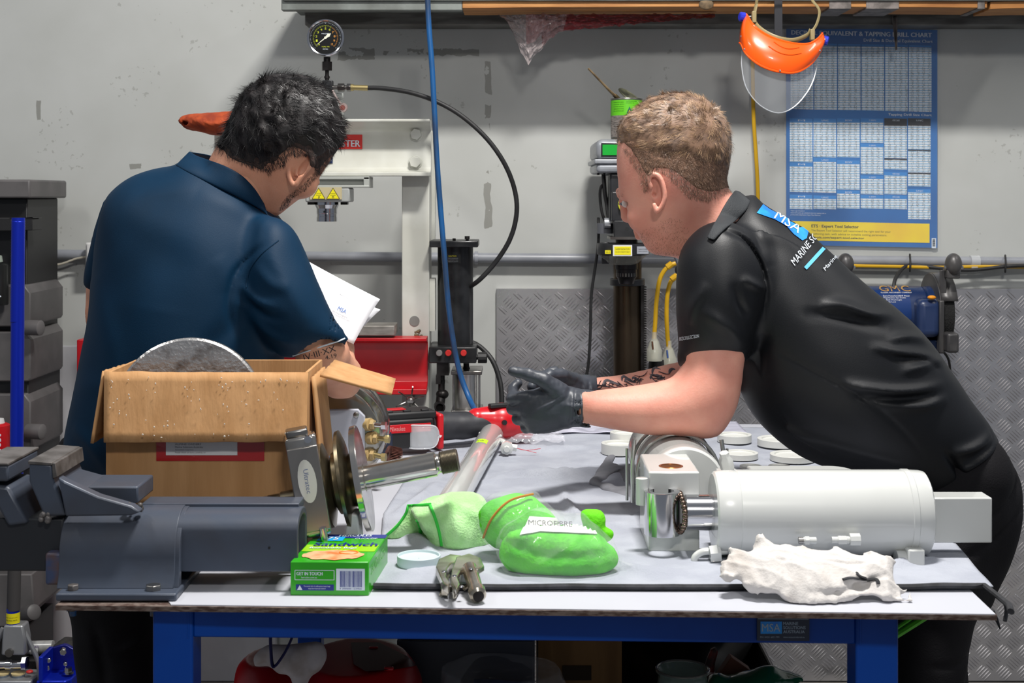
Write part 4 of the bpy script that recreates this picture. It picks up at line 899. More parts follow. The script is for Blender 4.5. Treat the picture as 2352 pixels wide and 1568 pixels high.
# jack
def jack():
    Y = 3.86; s = Y/F; t = thing('trolley_jack', 'blue and silver trolley jack with long blue upright handle at far left', 'trolley jack', P(60, 1800, Y))
    BL = M('anodised_blue', (22, 48, 190), .3, .55); B2 = M('jack_blue', (18, 30, 150), .32, .2, col2=(14, 22, 110), vs=8); AL = M('cast_silver', (160, 162, 165), .4, .6)
    mb = MB(); mb.cyl(P(38, 1100, Y), P(42, 500, Y), 15*s, n=28); o = mb.build('handle_tube', BL, t)
    mb = MB(); mb.lathe([(k*3.1*s, (15.6 if k % 2 else 14.8)*s) for k in range(76)], P(39.5, 740, Y), (P(42, 500, Y)-P(39.5, 740, Y)), 24); mb.build('knurled_grip', BL, t, ang=180)
    MB().cyl(P(31, 1400, Y), P(38, 1100, Y), 15*s).build('foam_sleeve', M('foam_grey', (60, 58, 58), .8), t)
    MB().cyl(P(30, 1440, Y), P(30, 1396, Y), 14.5*s).build('lower_tube', BL, t)
    o = MB().lathe([(0, 15.2*s), (24*s, 15.2*s)], P(30, 1429, Y), (0, 0, 1), 24, caps=False).build('yellow_sticker', YLAB, t, fixn=False)
    mb = MB()
    for k, s_ in enumerate(('FLOOR TROLLEY JACK', 'OPERATING INSTR.')):
        vs, fs = text_mesh(s_); c = P(30, 1416+k*6, Y); mb.add([c+Vector((math.sin(-1+2*u)*15.5*s, -math.cos(-1+2*u)*15.5*s, v*2.6*s)) for u, v in vs], fs)
    mb.build('lettering', DLAB, o, fixn=False)
    mb = MB(); mb.pp([(8, 1436), (52, 1436), (58, 1470), (58, 1505), (2, 1505), (4, 1470)], Y-.02, Y+.03); mb.build('yoke', AL, t, bev=.005)
    for d in (-1, 1):
        mb = MB(); mb.tube([P(30+d*22, 1442, Y), P(30+d*38, 1475, Y), P(30+d*58, 1520, Y), P(30+d*60, 1560, Y)], 7*s, 8, flat=.8, sm=3); mb.build('yoke_arm', AL, t, ang=50)
    q = P(20, 1500, Y-.03); MB().cyl(q, q+Vector((0, .02, 0)), 9*s).build('pivot_pin', STL, t)
    mb = MB(); mb.cyl(P(-30, 1526, Y-.01), P(60, 1526, Y-.01), 9*s); mb.cyl(P(14, 1526, Y-.01), P(28, 1526, Y-.01), 11*s); mb.hexa(P(52, 1522, Y-.01), (1, 0, 0), 16*s, 10*s); mb.build('cross_shaft', CHR, t)
    for x in (6, 42):
        mb = MB(); mb.cyl(P(x, 1546, Y-.01), P(x+6, 1640, Y-.01), 15*s); mb.build('return_spring_tube', M('tube_bluegrey', (120, 130, 140), .35, .6), t); mb = MB(); mb.lathe([(0, 15*s), (4*s, 16*s), (4*s, 10*s)], P(x, 1548, Y-.01), (0, 0, 1), 20); mb.build('ring_seal', M('ring_cream', (210, 190, 140), .5), t)
    # side plate and body
    mb = MB(); mb.pp([(89, 1640), (89, 1512), (96, 1500), (118, 1488), (145, 1480), (152, 1481), (175, 1494), (190, 1512), (192, 1640)], Y+.03, Y+.045); mb.build('side_plate', B2, t, bev=.002)
    MB().pbox(88, 1508, 98, 1640, Y-.06, Y+.03).build('side_plate', BL, t, bev=.003)
    mb = MB(); mb.prism([Vector((P(x, 0, Y).x, Y+yy, P(0, 1546, Y).z)) for x, yy in ((100, .03), (100, -.06), (165, -.06), (176, -.045), (176, .03))], (0, 0, -.1)); mb.build('pump_block', BL, t, bev=.004)
    for x, y, r_ in ((145, 1493, 8), (112, 1512, 6), (107, 1530, 8), (150, 1520, 5)):
        q = P(x, y, Y+.0); MB().hexa(q, (.3, -1, 0), r_*s, .02).build('cap_bolt', CHR, t, bev=.001)
    q = P(157, 1546, Y-.02); mb = MB(); mb.cyl(q, q+Vector((0, 0, 5*s)), 12*s); mb.hexa(q, (0, 0, 1), 9*s, 14*s); mb.build('filler_bolt', CHR, t)
    mb = MB(); mb.cyl(P(160, 1530, Y+.06), P(200, 1530, Y+.06), 5*s); mb.tube([P(172, 1556, Y+.06), P(190, 1550, Y+.06), P(206, 1530, Y+.08)], 7*s, 8); mb.build('lift_bar', CHR, t)
    a = P(60, 0, Y); mb = MB(); mb.box((a.x, a.y-.03, .12), (.24, .24, .12)); mb.build('chassis', B2, t, bev=.01)
    mb = MB(); mb.box((a.x-.02, a.y, .2), (.1, .1, .1)); mb.build('ram', AL, t, bev=.004)
    for dx in (-.11, .11):
        for dy in (-.12, .06): MB().cyl((a.x+dx-.02, a.y+dy, .05), (a.x+dx+.02, a.y+dy, .05), .05).build('wheel', STL, t)
    MB().ball(P(68, 1542, Y-.02), (8*s, 8*s, 4*s)).build('red_button', M('knob_red'), t)
jack()
Y = 4.04; s = Y/F
# support stand under the loose goods
st = thing('low_stand', 'low dark steel stand behind the blue jack', 'stand', P(150, 1690, Y)); a = P(150, 1500, Y)
MB().box((a.x-.02, Y, a.z-.013), (.18, .12, .02)).build('shelf_top', DST, st)
for dx in (-.10, .06):
    for dy in (-.05, .05): MB().box((a.x+dx, Y+dy, (a.z-.022)/2), (.02, .02, a.z-.022)).build('leg', DST, st)
t = thing('film_roll', 'roll of clear film with a white sticker behind the blue jack', 'roll', P(95, 1497, Y))
MB().cyl(P(62, 1487, Y), P(122, 1485, Y), 15*s).build('roll_body', M('roll_clear', (190, 190, 188), .25, .3, col2=(150, 150, 150), vs=30), t)
mb = MB(); mb.lathe([(0, 15.3*s), (20*s, 15.3*s)], P(72, 1487, Y), (1, 0, 0), 24, caps=False); o = mb.build('sticker', WLAB, t, fixn=False)
mb = MB(); ptext(mb, 'KS', 80, 1482, 89, 1488, Y-15.8*s); mb.build('lettering', M('pen_purple', (90, 60, 130), .5), o)
s_ = SDF((a.x-.03, Y-.12, a.z-.02), (a.x+.17, Y+.1, a.z+.09), .004); s_.infl([(100, 1497), (120, 1478), (150, 1468), (175, 1470), (185, 1480), (192, 1492), (205, 1500), (150, 1503)], Y-.02, 1.6, .01).disp(.004, 14, 5, 3)
o = s_.build('cloth_bundle', M('cloth_black', (36, 34, 33), .9, col2=(52, 50, 48), vs=40, bump=.4)); o['label'] = 'bunched black cloth on the low stand behind the blue jack'; o['category'] = 'cloth'
# red post
MB_ = MB(); MB_.pbox(176, 780, 194, 1640, 4.3, 4.36); MB_.box((P(185, 0, 4.33).x, 4.33, .01), (.2, .2, .02)); o = MB_.build('red_post', REDP, bev=.003); o['label'] = 'narrow red steel post standing behind the man in the teal shirt'; o['category'] = 'post'
# ================================================================ BENCH
BLUE = M('bench_blue', (0, 66, 158), .4, col2=(0, 54, 138), vs=4, rv=.08, bump=.04, spec=.3)
RUST = M('rusty_edge', (110, 96, 88), .8, col2=(70, 50, 42), vs=70, stretch=(1, 1, 4), bump=.3)
FL, FR = PT(127, 1387), PT(2290, 1410); BR, BL = Vector((.775, 3.86, TT)), Vector((-.64, 3.91, TT))
bench = thing('workbench', 'big blue steel workbench with a white sheeted top in the foreground', 'workbench', (0, 2.9, 0))
dn = Vector((0, 0, -.0095))
MB().prism([p+dn for p in (FL, FR, BR, BL)], (0, 0, .0077)).build('steel_top', RUST, bench)
w0 = PT(393, 1388); MB().prism([v-Vector((0, 0, .0018)) for v in (w0, FR+Vector((-.002, .001, 0)), BR, BL+Vector((.0, 0, 0)), PT(330, 1300))], (0, 0, .0018)).build('white_sheet', M('white_sheet', (184, 186, 194), .6, col2=(176, 178, 187), vs=4, v0=.5, v1=.8), bench)
def fy(x, y): return y+(x-400)*.0104
TB = TT-.0096
Yr = 2.19
MB().pp([(443, fy(443, 1397)), (1966, fy(1966, 1397)), (1966, fy(1966, 1463)), (443, fy(443, 1463))], Yr+.004, Yr+.06).build('front_rail', BLUE, bench, bev=.003)
def leg(x0, x1, Y0):
    a = P(x0, 0, Y0); b = P(x1, 0, Y0); MB().box(((a.x+b.x)/2, Y0+.031, TB/2), (b.x-a.x, .062, TB)).build('leg', BLUE, bench, bev=.004)
leg(350, 443, Yr); leg(1966, 2064, Yr)
for x in (-.53, .57): MB().box((x, 3.75, TB/2), (.062, .062, TB)).build('leg', BLUE, bench, bev=.004)
for x in (-.53, .57): MB().box((x, 2.98, TB-.026), (.05, 1.47, .05)).build('side_rail', BLUE, bench, bev=.003)
MB().box((.02, 3.75, TB-.026), (1.04, .05, .05)).build('rear_rail', BLUE, bench, bev=.003)
MB().box((.02, 2.95, .26), (1.14, 1.36, .012)).build('lower_shelf', M('shelf_ply', (92, 80, 64), .7, col2=(70, 60, 48), vs=5), bench)
for x, lb in ((432, 1), (1975, 0)): MB().tube([P(x, fy(x, 1399), Yr+.001), P(x+1, 1430, Yr+.001), P(x, fy(x, 1464), Yr+.001)], .0022, 6).build('weld_seam', BLUE, bench)
# badge on the rail
sg = MB().pp([(1739, 1418), (1859, 1419), (1859, 1472), (1739, 1471)], Yr-.0012, Yr+.0035).build('badge', M('badge_navydark', (26, 36, 58), .35), bench, label='dark badge with a bright blue square and silver lettering')
MB().pp([(1747, 1427), (1796, 1427), (1796, 1455), (1747, 1455)], Yr-.0018, Yr-.001).build('blue_square', M('badge_cyan', (10, 140, 225), .35, col2=(20, 110, 210), vs=40), sg)
mb = MB(); SLV = M('badge_silver', (150, 165, 180), .35, .3); YY = Yr-.0022
ptext(mb, 'MSA', 1750, 1432, 1792, 1450, YY, .004)
for k, s_ in enumerate(('MARINE', 'SOLUTIONS', 'AUSTRALIA')): ptext(mb, s_, 1799, 1428+k*9.4, (1833, 1850, 1848)[k], 1435+k*9.4, YY+.0009, .004)
ptext(mb, 'PH: 0431 655 799', 1746, 1461, 1790, 1464.5, YY+.0009); ptext(mb, 'www.msaustralia.net.au', 1799, 1461, 1848, 1464.5, YY+.0009)
mb.build('lettering', SLV, sg)
MB().pp([(1741, 1420), (1857, 1421), (1857, 1422), (1741, 1421)], Yr-.0016, Yr-.001).build('badge_border', SLV, sg)

# ---- felt mat
FELT = M('grey_felt', (168, 172, 182), .95, col2=(158, 162, 173), vs=14, bump=.35, bs=240)
Ledge = [(1356, 858), (1300, 868), (1240, 876), (1190, 880), (1115, 925), (1050, 975), (1010, 1003), (986, 1012)]
def lx(y):
    for (y0, x0), (y1, x1) in zip(Ledge, Ledge[1:]):
        if y1 <= y <= y0: return x0+(x1-x0)*(y-y0)/(y1-y0)
    return Ledge[-1][1] if y < 986 else Ledge[0][1]
FOLDS = [([(1120, 1112), (1190, 1100), (1280, 1110), (1370, 1096), (1440, 1120)], .012, .016), ([(1296, 1120), (1300, 1160), (1330, 1200), (1290, 1240)], .006, .010), ([(1180, 1030), (1260, 1042), (1360, 1030)], .007, .014), ([(900, 1200), (960, 1160), (1010, 1110)], .007, .014), ([(1290, 1245), (1370, 1228), (1460, 1205)], .006, .012), ([(2000, 1330), (2100, 1300), (2200, 1310)], .007, .012), ([(900, 1260), (960, 1250), (1000, 1300)], .007, .012), ([(1420, 1300), (1500, 1325), (1600, 1320)], .006, .012), ([(1160, 1340), (1000, 1322), (900, 1335)], .006, .012), ([(1000, 1060), (1060, 1090), (1090, 1060)], .005, .012)]
FOLDS = [([PT(*q) for q in cr_path(p, 4)], h, w_) for p, h, w_ in FOLDS]
def fold_h(q):
    r = 0
    for pts, h, w_ in FOLDS:
        d = 9; n = len(pts)
        for i in range(n-1):
            a, b = pts[i], pts[i+1]; ex, ey = b.x-a.x, b.y-a.y; t = max(0, min(1, ((q.x-a.x)*ex+(q.y-a.y)*ey)/(ex*ex+ey*ey+1e-9))); dd = math.hypot(q.x-a.x-t*ex, q.y-a.y-t*ey)
            if dd < d: d = dd; tt = (i+t)/(n-1)
        if d < .06: r += 1.9*h*math.exp(-(d/w_)**2)*math.sin(max(.03, min(.97, tt))*PI)
    return r
BUMPS = [((1440, 1095), .05, .07, .02), ((1230, 1110), .16, .012, .008), ((1330, 1085), .12, .015, .007), ((1260, 1010), .2, .02, .006)]
def matpt(u, v):
    y = 1356+(986-1356)*(1-(1-v)**1.0); Y = F*.62/(y-450); y2 = y
    t_ = v; Ya = F*.62/(1356-450); Yb = F*.62/(986-450); Y = Ya+(Yb-Ya)*v; y = 450+F*.62/Y
    xl = lx(y); xr = 2290-(1366-y)*.87 if y > 1255 else 1176+.77*F/Y
    q = PT(xl+(xr-xl)*u, y); h = .004+.005*noise.noise((q.x*4, q.y*3, 0))+.0022*noise.noise((q.x*14, q.y*9, 2))+.004*max(0, noise.noise((q.x*3+q.y*5, q.y*2-q.x, 8)))
    h += fold_h(q)
    edge = min(1, min(u, 1-u, v)*14)
    for (bx, by), wx, wy, hh in BUMPS:
        c = PT(bx, by); h += hh*math.exp(-((q.x-c.x)/wx)**2-((q.y-c.y-.15*(q.x-c.x))/wy)**2)
    if u > .985: h -= 0
    return Vector((q.x, q.y+(.012*noise.noise((q.x*4, 7, 0)) if v < .02 else 0), TT+max(h, .0026)+.0012))
mt = thing('felt_mat', 'large wrinkled light grey felt mat spread over the workbench', 'mat', PT(1500, 1200))
MB().grid(matpt, 170, 120).build('felt', FELT, mt, ang=180, solid=.0016, fixn=False)
BIND = M('binding_black', (34, 35, 38), .8, col2=(52, 53, 58), vs=40, bump=.3)
pts = [matpt(u, 0)+Vector((0, -.003, .0025)) for u in np.linspace(0, .985, 60)]
pts += [PT(2296, 1372)+Vector((0, -.004, .0)), P(2312, 1390, 2.12)+Vector((.004, 0, 0)), P(2322, 1404, 2.1)]
MB().tube(pts, .0058, 8, sm=0, flat=.8).build('edge_binding', BIND, mt, label='black bound front edge')
for d in (0, 1):
    mb = MB(); mb.tube([P(2296+d*10, 1378, 2.17), P(2303+d*9, 1400, 2.165), P(2286+d*22, 1424+d*2, 2.16)] if d else [P(2276, 1400, 2.2), P(2288, 1420, 2.2), P(2297, 1444, 2.2)], (lambda u: .009-.0*u) if d else (lambda u: .009-.007*u), 8, flat=.35, sm=3); mb.build('strap_end', BIND, mt)
mb = MB(); mb.grid(lambda u, v: (lambda q: Vector((q.x, q.y, TT+.0085+.002*noise.noise((q.x*7, v*5, 3))+(.006*noise.noise((q.x*22, v*3, 9)) if v < .3 and u < .7 else 0)+.0035)))(Vector((.005+.60*u, 3.66+.18*v, 0))), 90, 16)
o = mb.build('plastic_film', M('film_lilac', (208, 208, 226), .25, coat=.3, alpha=.9), ang=180, solid=.0006, fixn=False); o['label'] = 'strip of pale film along the far edge of the bench'; o['category'] = 'plastic sheet'
mb = MB(); mb.tube([Vector((.42, 3.62, TT+.011)), Vector((.5, 3.635, TT+.012)), Vector((.56, 3.62, TT+.012)), Vector((.60, 3.63, TT+.012))], .004, 6)
o = mb.build('cord_scrap', BIND); o['label'] = 'short black cord scrap near the far edge of the bench'; o['category'] = 'cord'

# ---- vise
def vise():
    VG = M('vise_grey', (72, 80, 94), .4, .1, col2=(66, 71, 82), vs=9, rv=.1, bump=.06); VW = M('vise_worn', (118, 114, 112), .5, .5, col2=(84, 80, 77), vs=24, bump=.2, bs=40)
    t = thing('bench_vise', 'heavy grey bench vise bolted to the left corner of the bench', 'vise', (-.58, 2.28, TT))
    def xs(x, Y=2.22): return P(x, 0, Y).x
    a, b = P(127, 0, 2.175).x, P(405, 0, 2.175).x
    MB().box(((a+b)/2, 2.29, TT+.0062), (b-a, .23, .012)).build('base_plate', VG, t, bev=.003)
    def prof(w_, r, h, z0, c=2.28, fl=0.): # inverted U
        pts = [(c-w_-fl, z0), (c-w_-fl*.2, z0+.02), (c-w_, z0+.045)]
        zc = z0+h-r
        for k in range(15):
            an = PI-PI*k/14; pts.append((c+math.cos(an)*w_, zc+math.sin(an)*r))
        pts += [(c+w_, z0+.045), (c+w_+fl*.2, z0+.02), (c+w_+fl, z0)]
        return pts
    def shell(x0, x1, out, inn=None, name='body', m=VG, bev=.0012):
        mb = MB(); pl = [Vector((x0, y, z)) for y, z in out]
        if inn: pl += [Vector((x0, y, z)) for y, z in reversed(inn)]
        mb.prism(pl, (x1-x0, 0, 0)); return mb.build(name, m, t, bev=bev, ang=30)
    z0 = TT+.012
    shell(xs(138), xs(404), prof(.066, .066, .113, z0, fl=.012), prof(.056, .056, .103, z0+.001), 'saddle')
    shell(xs(404)-.002, xs(414), prof(.064, .064, .111, z0, fl=.008), prof(.052, .052, .099, z0+.001), 'saddle_rim')
    shell(xs(300), xs(684, 2.23), prof(.050, .026, .09, TT+.031, c=2.28), prof(.042, .02, .078, TT+.0312, c=2.28), 'slide_channel', bev=.002)
    shell(xs(300), xs(690, 2.3), [(2.285, TT+.112), (2.285, TT+.126), (2.34, TT+.126), (2.34, TT+.112)], None, 'top_rib')
    q = P(618, 1258, 2.229); MB().cyl(q, q+Vector((0, .002, 0)), .002, n=10).build('pin_hole', DLAB, t)
    shell(xs(-80), xs(139), [(2.235, 1.549-862*2.235/F), (2.235, 1.549-740*2.235/F), (2.25, 1.549-735*2.25/F), (2.32, 1.549-735*2.25/F), (2.325, 1.549-862*2.235/F)], None, 'slide_bar', M('vise_dark', (44, 46, 50), .4, .2), bev=.003)
    MB().pbox(103, 1270, 142, 1344, 2.215, 2.3).build('thrust_block', M('vise_bluegrey', (60, 72, 104), .45, col2=(92, 70, 64), vs=30), t, bev=.004)
    MB().pp([(66, 1062), (120, 1066), (121, 1098), (152, 1184), (100, 1186), (66, 1106)], 2.22, 2.36).build('fixed_jaw', VG, t, bev=.004)
    MB().pp([(64, 1058), (119, 1062), (119, 1069), (64, 1066)], 2.218, 2.362).build('jaw_plate', VW, t, bev=.001)
    MB().pp([(119, 1063), (127, 1063), (131, 1096), (121, 1098)], 2.219, 2.36).build('jaw_plate', VW, t, bev=.001)
    MB().pbox(122, 1117, 317, 1156, 2.262, 2.36).build('anvil', VG, t, bev=.003)
    MB().pp([(133, 1096), (150, 1106), (225, 1140), (302, 1162), (322, 1176), (300, 1184), (150, 1186)], 2.212, 2.236).build('gusset', VG, t, bev=.003)
    MB().pp([(127, 1100), (150, 1180), (205, 1180), (200, 1120)], 2.25, 2.35).build('jaw_web', VG, t, bev=.002)
    mb = MB(); r = random.Random(4)
    for k in range(16): mb.ball(P(300+r.uniform(-10, 26), 1165+r.uniform(-6, 8), 2.225+r.uniform(0, .02)), r.uniform(.002, .006), 8, 6)
    for k in range(9): mb.ball(P(100+r.uniform(-10, 12), 1190+r.uniform(-10, 6), 2.222), r.uniform(.003, .006), 8, 6)
    mb.build('weld_bead', VW, t, kind='stuff')
    MB().pbox(-60, 1068, 19, 1106, 2.22, 2.36).build('moving_jaw', VG, t, bev=.004)
    MB().pbox(-60, 1063, 19, 1069, 2.218, 2.362).build('jaw_plate', VW, t, bev=.001)
    MB().pp([(-70, 1108), (20, 1118), (64, 1202), (18, 1209), (-20, 1140), (-70, 1140)], 2.225, 2.33).build('jaw_arm', VG, t, bev=.005)
    for x, y in ((30, 1082), (123, 1083), (163, 1062)):
        q = P(x, y, 2.222 if x < 100 else 2.26)
    for x in (165, 350):
        q = PT(x, 1357, TT+.012)+Vector((0, .006, 0)); mb = MB(); mb.hexa(q, (0, 0, 1), .0125 if x > 200 else .009, .0085); mb.build('bolt_head', STL if x > 200 else VW, t, bev=.001)
        z = TT-.0097; mb = MB(); mb.hexa((q.x, q.y, z-.009), (0, 0, 1), .011, .009); mb.cyl((q.x, q.y, z-.018), (q.x, q.y, z-.009), .005); mb.build('nut', M('nut_blue', (40, 90, 140), .5, .3, col2=(90, 84, 80), vs=60), t)
vise()

# ---- cardboard box with a steel disc in it
CARD = M('cardboard', (192, 146, 98), .8, col2=(176, 130, 82), vs=7, stretch=(5, 5, .5), v0=.35, v1=.7, bump=.25, bs=30, det=5)
CRD2 = M('cardboard_edge', (168, 128, 84), .9, col2=(120, 88, 56), vs=90)
def carton():
    Yf, Yb = 2.44, 2.63; X0, X1 = P(243, 0, Yf).x, P(706, 0, Yf).x; zt = 1.549-405*Yf/F; z0 = TT+.002; th = .005
    t = thing('cardboard_box', 'open brown cardboard box with drooping flaps on the left of the bench', 'box', ((X0+X1)/2, 2.52, TT))
    def pan(name, c, d, **k): return MB().box(c, d, k.pop('rot', None)).build(name, CARD, t, bev=.001, **k)
    pan('front_wall', ((X0+X1)/2, Yf+th/2, (z0+zt)/2), (X1-X0, th, zt-z0)); pan('back_wall', ((X0+X1)/2, Yb, (z0+zt)/2), (X1-X0, th, zt-z0))
    pan('side_wall', (X0+th/2, (Yf+Yb)/2, (z0+zt)/2), (th, Yb-Yf-th, zt-z0)); pan('side_wall', (X1-th/2, (Yf+Yb)/2, (z0+zt)/2), (th, Yb-Yf-th, zt-z0))
    pan('bottom', ((X0+X1)/2, (Yf+Yb)/2, z0+.003), (X1-X0-.01, Yb-Yf-th, .006))
    def flap(name, e0, e1, f1, f0):
        n = 14
        def fn(u, v):
            a = e0.lerp(e1, u); b = f0.lerp(f1, u); p = a.lerp(b, v); return p+Vector((0, .0016*noise.noise((u*7, v*2, 1)), .0016*noise.noise((u*9, v*3, 4))))
        MB().grid(fn, n*2, 8).build(name, [CARD], t, solid=.005, bev=0, fixn=False)
    e0, e1 = P(240, 853, Yf), P(708, 857, Yf)
    flap('front_flap', e0, e1, P(704, 1014, 2.408), P(239, 1016, 2.408))
    flap('left_flap', P(238, 852, Yf+.004), P(288, 836, Yb-.02), P(262, 985, Yb-.03), P(211, 1018, 2.42))
    flap('right_flap', P(744, 842, 2.605), P(718, 866, 2.47), P(735, 1058, 2.46), P(764, 1040, 2.60))
    flap('back_flap', P(735, 862, 2.49), P(768, 828, Yb), P(908, 872, 2.66), P(900, 905, 2.50))
    # shipping pouch
    o = MB().pbox(359, 1010, 607, 1058, Yf-.0016, Yf-.0004).build('label_pouch', M('pouch_red', (172, 30, 30), .25, coat=.4), t, label='red document pouch with a white slip')
    MB().pbox(381, 1000, 545, 1045, Yf-.0024, Yf-.0017).build('white_slip', WLAB, o)
    mb = MB()
    for k, (s_, w_) in enumerate((('ALPINE ORDERS', 60), ('Marine Solutions Australia', 64), ('Attention required', 42), ('Please check all items carefully on', 70))): ptext(mb, s_, 402, 1018+k*6.5, 402+w_, 1022+k*6.5, Yf-.0027)
    mb.build('lettering', M('print_grey', (96, 96, 100), .6), o)
    mb = MB(); r = random.Random(9)
    for k in range(70):
        x, y = r.uniform(250, 700), r.uniform(865, 1005); Yq = Yf-.045*(y-855)/160-.0035; q = P(x, y, Yq); mb.ball(q, (r.uniform(.0006, .0018), .0008, r.uniform(.0006, .002)), 6, 4)
    mb.build('dust_flecks', M('fleck', (225, 215, 200), .8), t, kind='stuff')
    c = P(436, 947, 2.515); R = 171*2.515/F; mb = MB(); mb.lathe([(-.013, R-.004), (-.010, R), (.010, R), (.013, R-.004)], c, (-.10, 1, -.06), 72)
    o = mb.build('steel_disc', M('turned_steel', (198, 196, 194), .3, .9, col2=(120, 110, 104), vs=26, v0=.5, v1=.68, bump=.3, bs=120), ang=30); o['label'] = 'thick worn steel disc standing inside the cardboard box'; o['category'] = 'metal disc'
carton()

# ---- round steel chamber
def tank():
    t = thing('steel_chamber', 'round polished steel chamber with brass fittings under the elbow of the man in teal', 'machine part', PT(765, 1110)); Yf = 3.0; s = Yf/F; c = P(762, 1006, Yf)
    R = c.z-TT-.0005
    MB().lathe([(0, R*.80), (.004, R*.93), (.012, R*.97), (.05, R*.98), (.055, R), (.08, R), (.085, R*.98), (.15, R*.98), (.16, R)], c, (-.0, 1, 0), 64).build('drum', M('polished_steel', (176, 172, 164), .16, .95, col2=(150, 144, 134), vs=10), t, ang=30)
    mb = MB(); mb.pp([(700, 942), (822, 940), (838, 956), (838, 1050), (700, 1060)], Yf-.012, Yf); mb.build('cover_plate', M('plate_lilac', (176, 180, 192), .4), t, bev=.002)
    for x, y in ((818, 952), (812, 1040)):
        q = P(x, y, Yf-.013); MB().lathe([(0, .006), (-.003, .006), (-.004, .003)], q, (0, 1, 0), 14).build('cap_screw', STL, t)
    for x, y in ((848, 975), (856, 1006), (848, 1044)):
        mb = MB(); mb.cyl(P(x-8, y, Yf+.0), P(x+4, y, Yf-.01), .013); mb.hexa(P(x+4, y, Yf-.01), (1, -.3, 0), .011, .008); mb.build('boss', M('tan_nylon', (186, 160, 110), .5), t)
        mb = MB(); a = P(x+10, y, Yf-.012); b = a+Vector((.022, -.006, -.001 if y < 1040 else -.004)); mb.cyl(a, b, .0055); mb.hexa(b-Vector((.004, 0, 0)), (1, -.2, 0), .009, .009); mb.build('barb_fitting', BRASS if y != 975 else CHR, t)
    q = P(852, 985, Yf+.03)
tank()
# blue-black container right of the chamber
mb = MB(); mb.box(PT(872, 1062)+Vector((.0, .09, .034)), (.05, .05, .066)); o = mb.build('small_case', M('case_navy', (34, 42, 62), .4), bev=.008, seg=3); o['label'] = 'small dark navy case between the chamber and the cordless tool'; o['category'] = 'case'

# ---- shaft assembly with flanges
def shaft():
    t = thing('flanged_shaft', 'steel shaft with two round flanges and a square brake block', 'machine part', PT(830, 1210)); ax = Vector((.98, .035, .185)).normalized(); A = P(838, 1097, 2.46); s = 2.46/F
    PS = M('machined_steel', (200, 196, 190), .2, .95, col2=(150, 144, 136), vs=9, rv=.08); OL = M('oily_part', (150, 140, 118), .28, .85, col2=(96, 86, 66), vs=14)
    def lt(prof, name, m=PS, n=56, ang=30, **k): return MB().lathe([(a*s, r*s) for a, r in prof], A, ax, n).build(name, m, t, ang=ang, **k)
    lt([(-16, 112), (-14, 121), (-2, 122), (0, 120)], 'flange'); lt([(-30, 60), (-16, 64)], 'spacer', OL)
    lt([(-52, 108), (-50, 116), (-42, 118), (-36, 100), (-30, 60)], 'inner_flange', OL); lt([(-74, 52), (-66, 70), (-52, 74)], 'hub', OL)
    lt([(-108, 84), (-100, 98), (-84, 96), (-74, 60)], 'drum', OL)
    lt([(0, 33), (2, 28), (165, 28), (168, 24), (172, 22), (176, 22)], 'shaft'); lt([(176, 23), (178, 26.5)]+[(178+k*1.6, 27 if k % 2 else 25) for k in range(24)]+[(217, 25), (219, 22)], 'thread', M('thread_steel', (130, 124, 112), .35, .9), ang=60)
    # brake block
    rot = Matrix.Rotation(math.radians(-9.5), 3, 'Y') @ Matrix.Rotation(math.radians(10), 3, 'Z'); c = P(707, 1112, 2.368)
    MB().box(c, (.052, .05, .168), rot).build('brake_block', PS, t, bev=.006, seg=3)
    n = rot @ Vector((0, -1, 0)); u = rot @ Vector((1, 0, 0)); v = rot @ Vector((0, 0, 1))
    MB().box(c+n*.0265-v*.004, (.05, .004, .14), rot).build('face_plate', M('satin_plate', (150, 146, 142), .3, .9), t, bev=.0015)
    mb = MB(); mb.add([c+n*.0291+u*.015*math.cos(k*PI/12)+v*(.036*math.sin(k*PI/12)+.01) for k in range(24)], [tuple(range(24))]); o = mb.build('oval_badge', M('badge_cream', (205, 205, 200), .35), t, fixn=False)
    mb = MB(); textat(mb, 'Ultratec', c+n*.0296+v*.030-u*.004, -v*.040, u*.008); mb.build('lettering', M('print_blue', (104, 116, 150), .4), o, fixn=False)
    mb = MB(); mb.cyl(c+n*.034+v*.078+u*.012, c+n*.01+v*.078+u*.012, .006, n=12); mb.cyl(c+n*.031-v*.10+u*.012, c+n*.031-v*.07+u*.012, .006, n=12); mb.build('clamp_pin', CHR, t)
    MB().box(c+v*.089-u*.004, (.036, .044, .012), rot).build('top_cap', STL, t, bev=.003)
    # rear stub shaft
    B = A-ax*118*s; C = P(700, 1146, 2.385); D = P(470, 1184, 2.385)
    MB().cyl(C, D, 21*s).build('stub_shaft', PS, t); MB().lathe([(0, 26*s), (50*s, 25*s), (54*s, 22*s), (80*s, 22*s)], C, D-C, 32).build('shaft_collar', OL, t)
    MB().prism([P(800, 1180, 2.40), P(822, 1182, 2.40), P(832, 1290, 2.40), P(782, 1290, 2.40)], (0, .05, 0)).build('foot_lug', M('white_lug', (205, 205, 208), .4), t, bev=.003)
shaft()

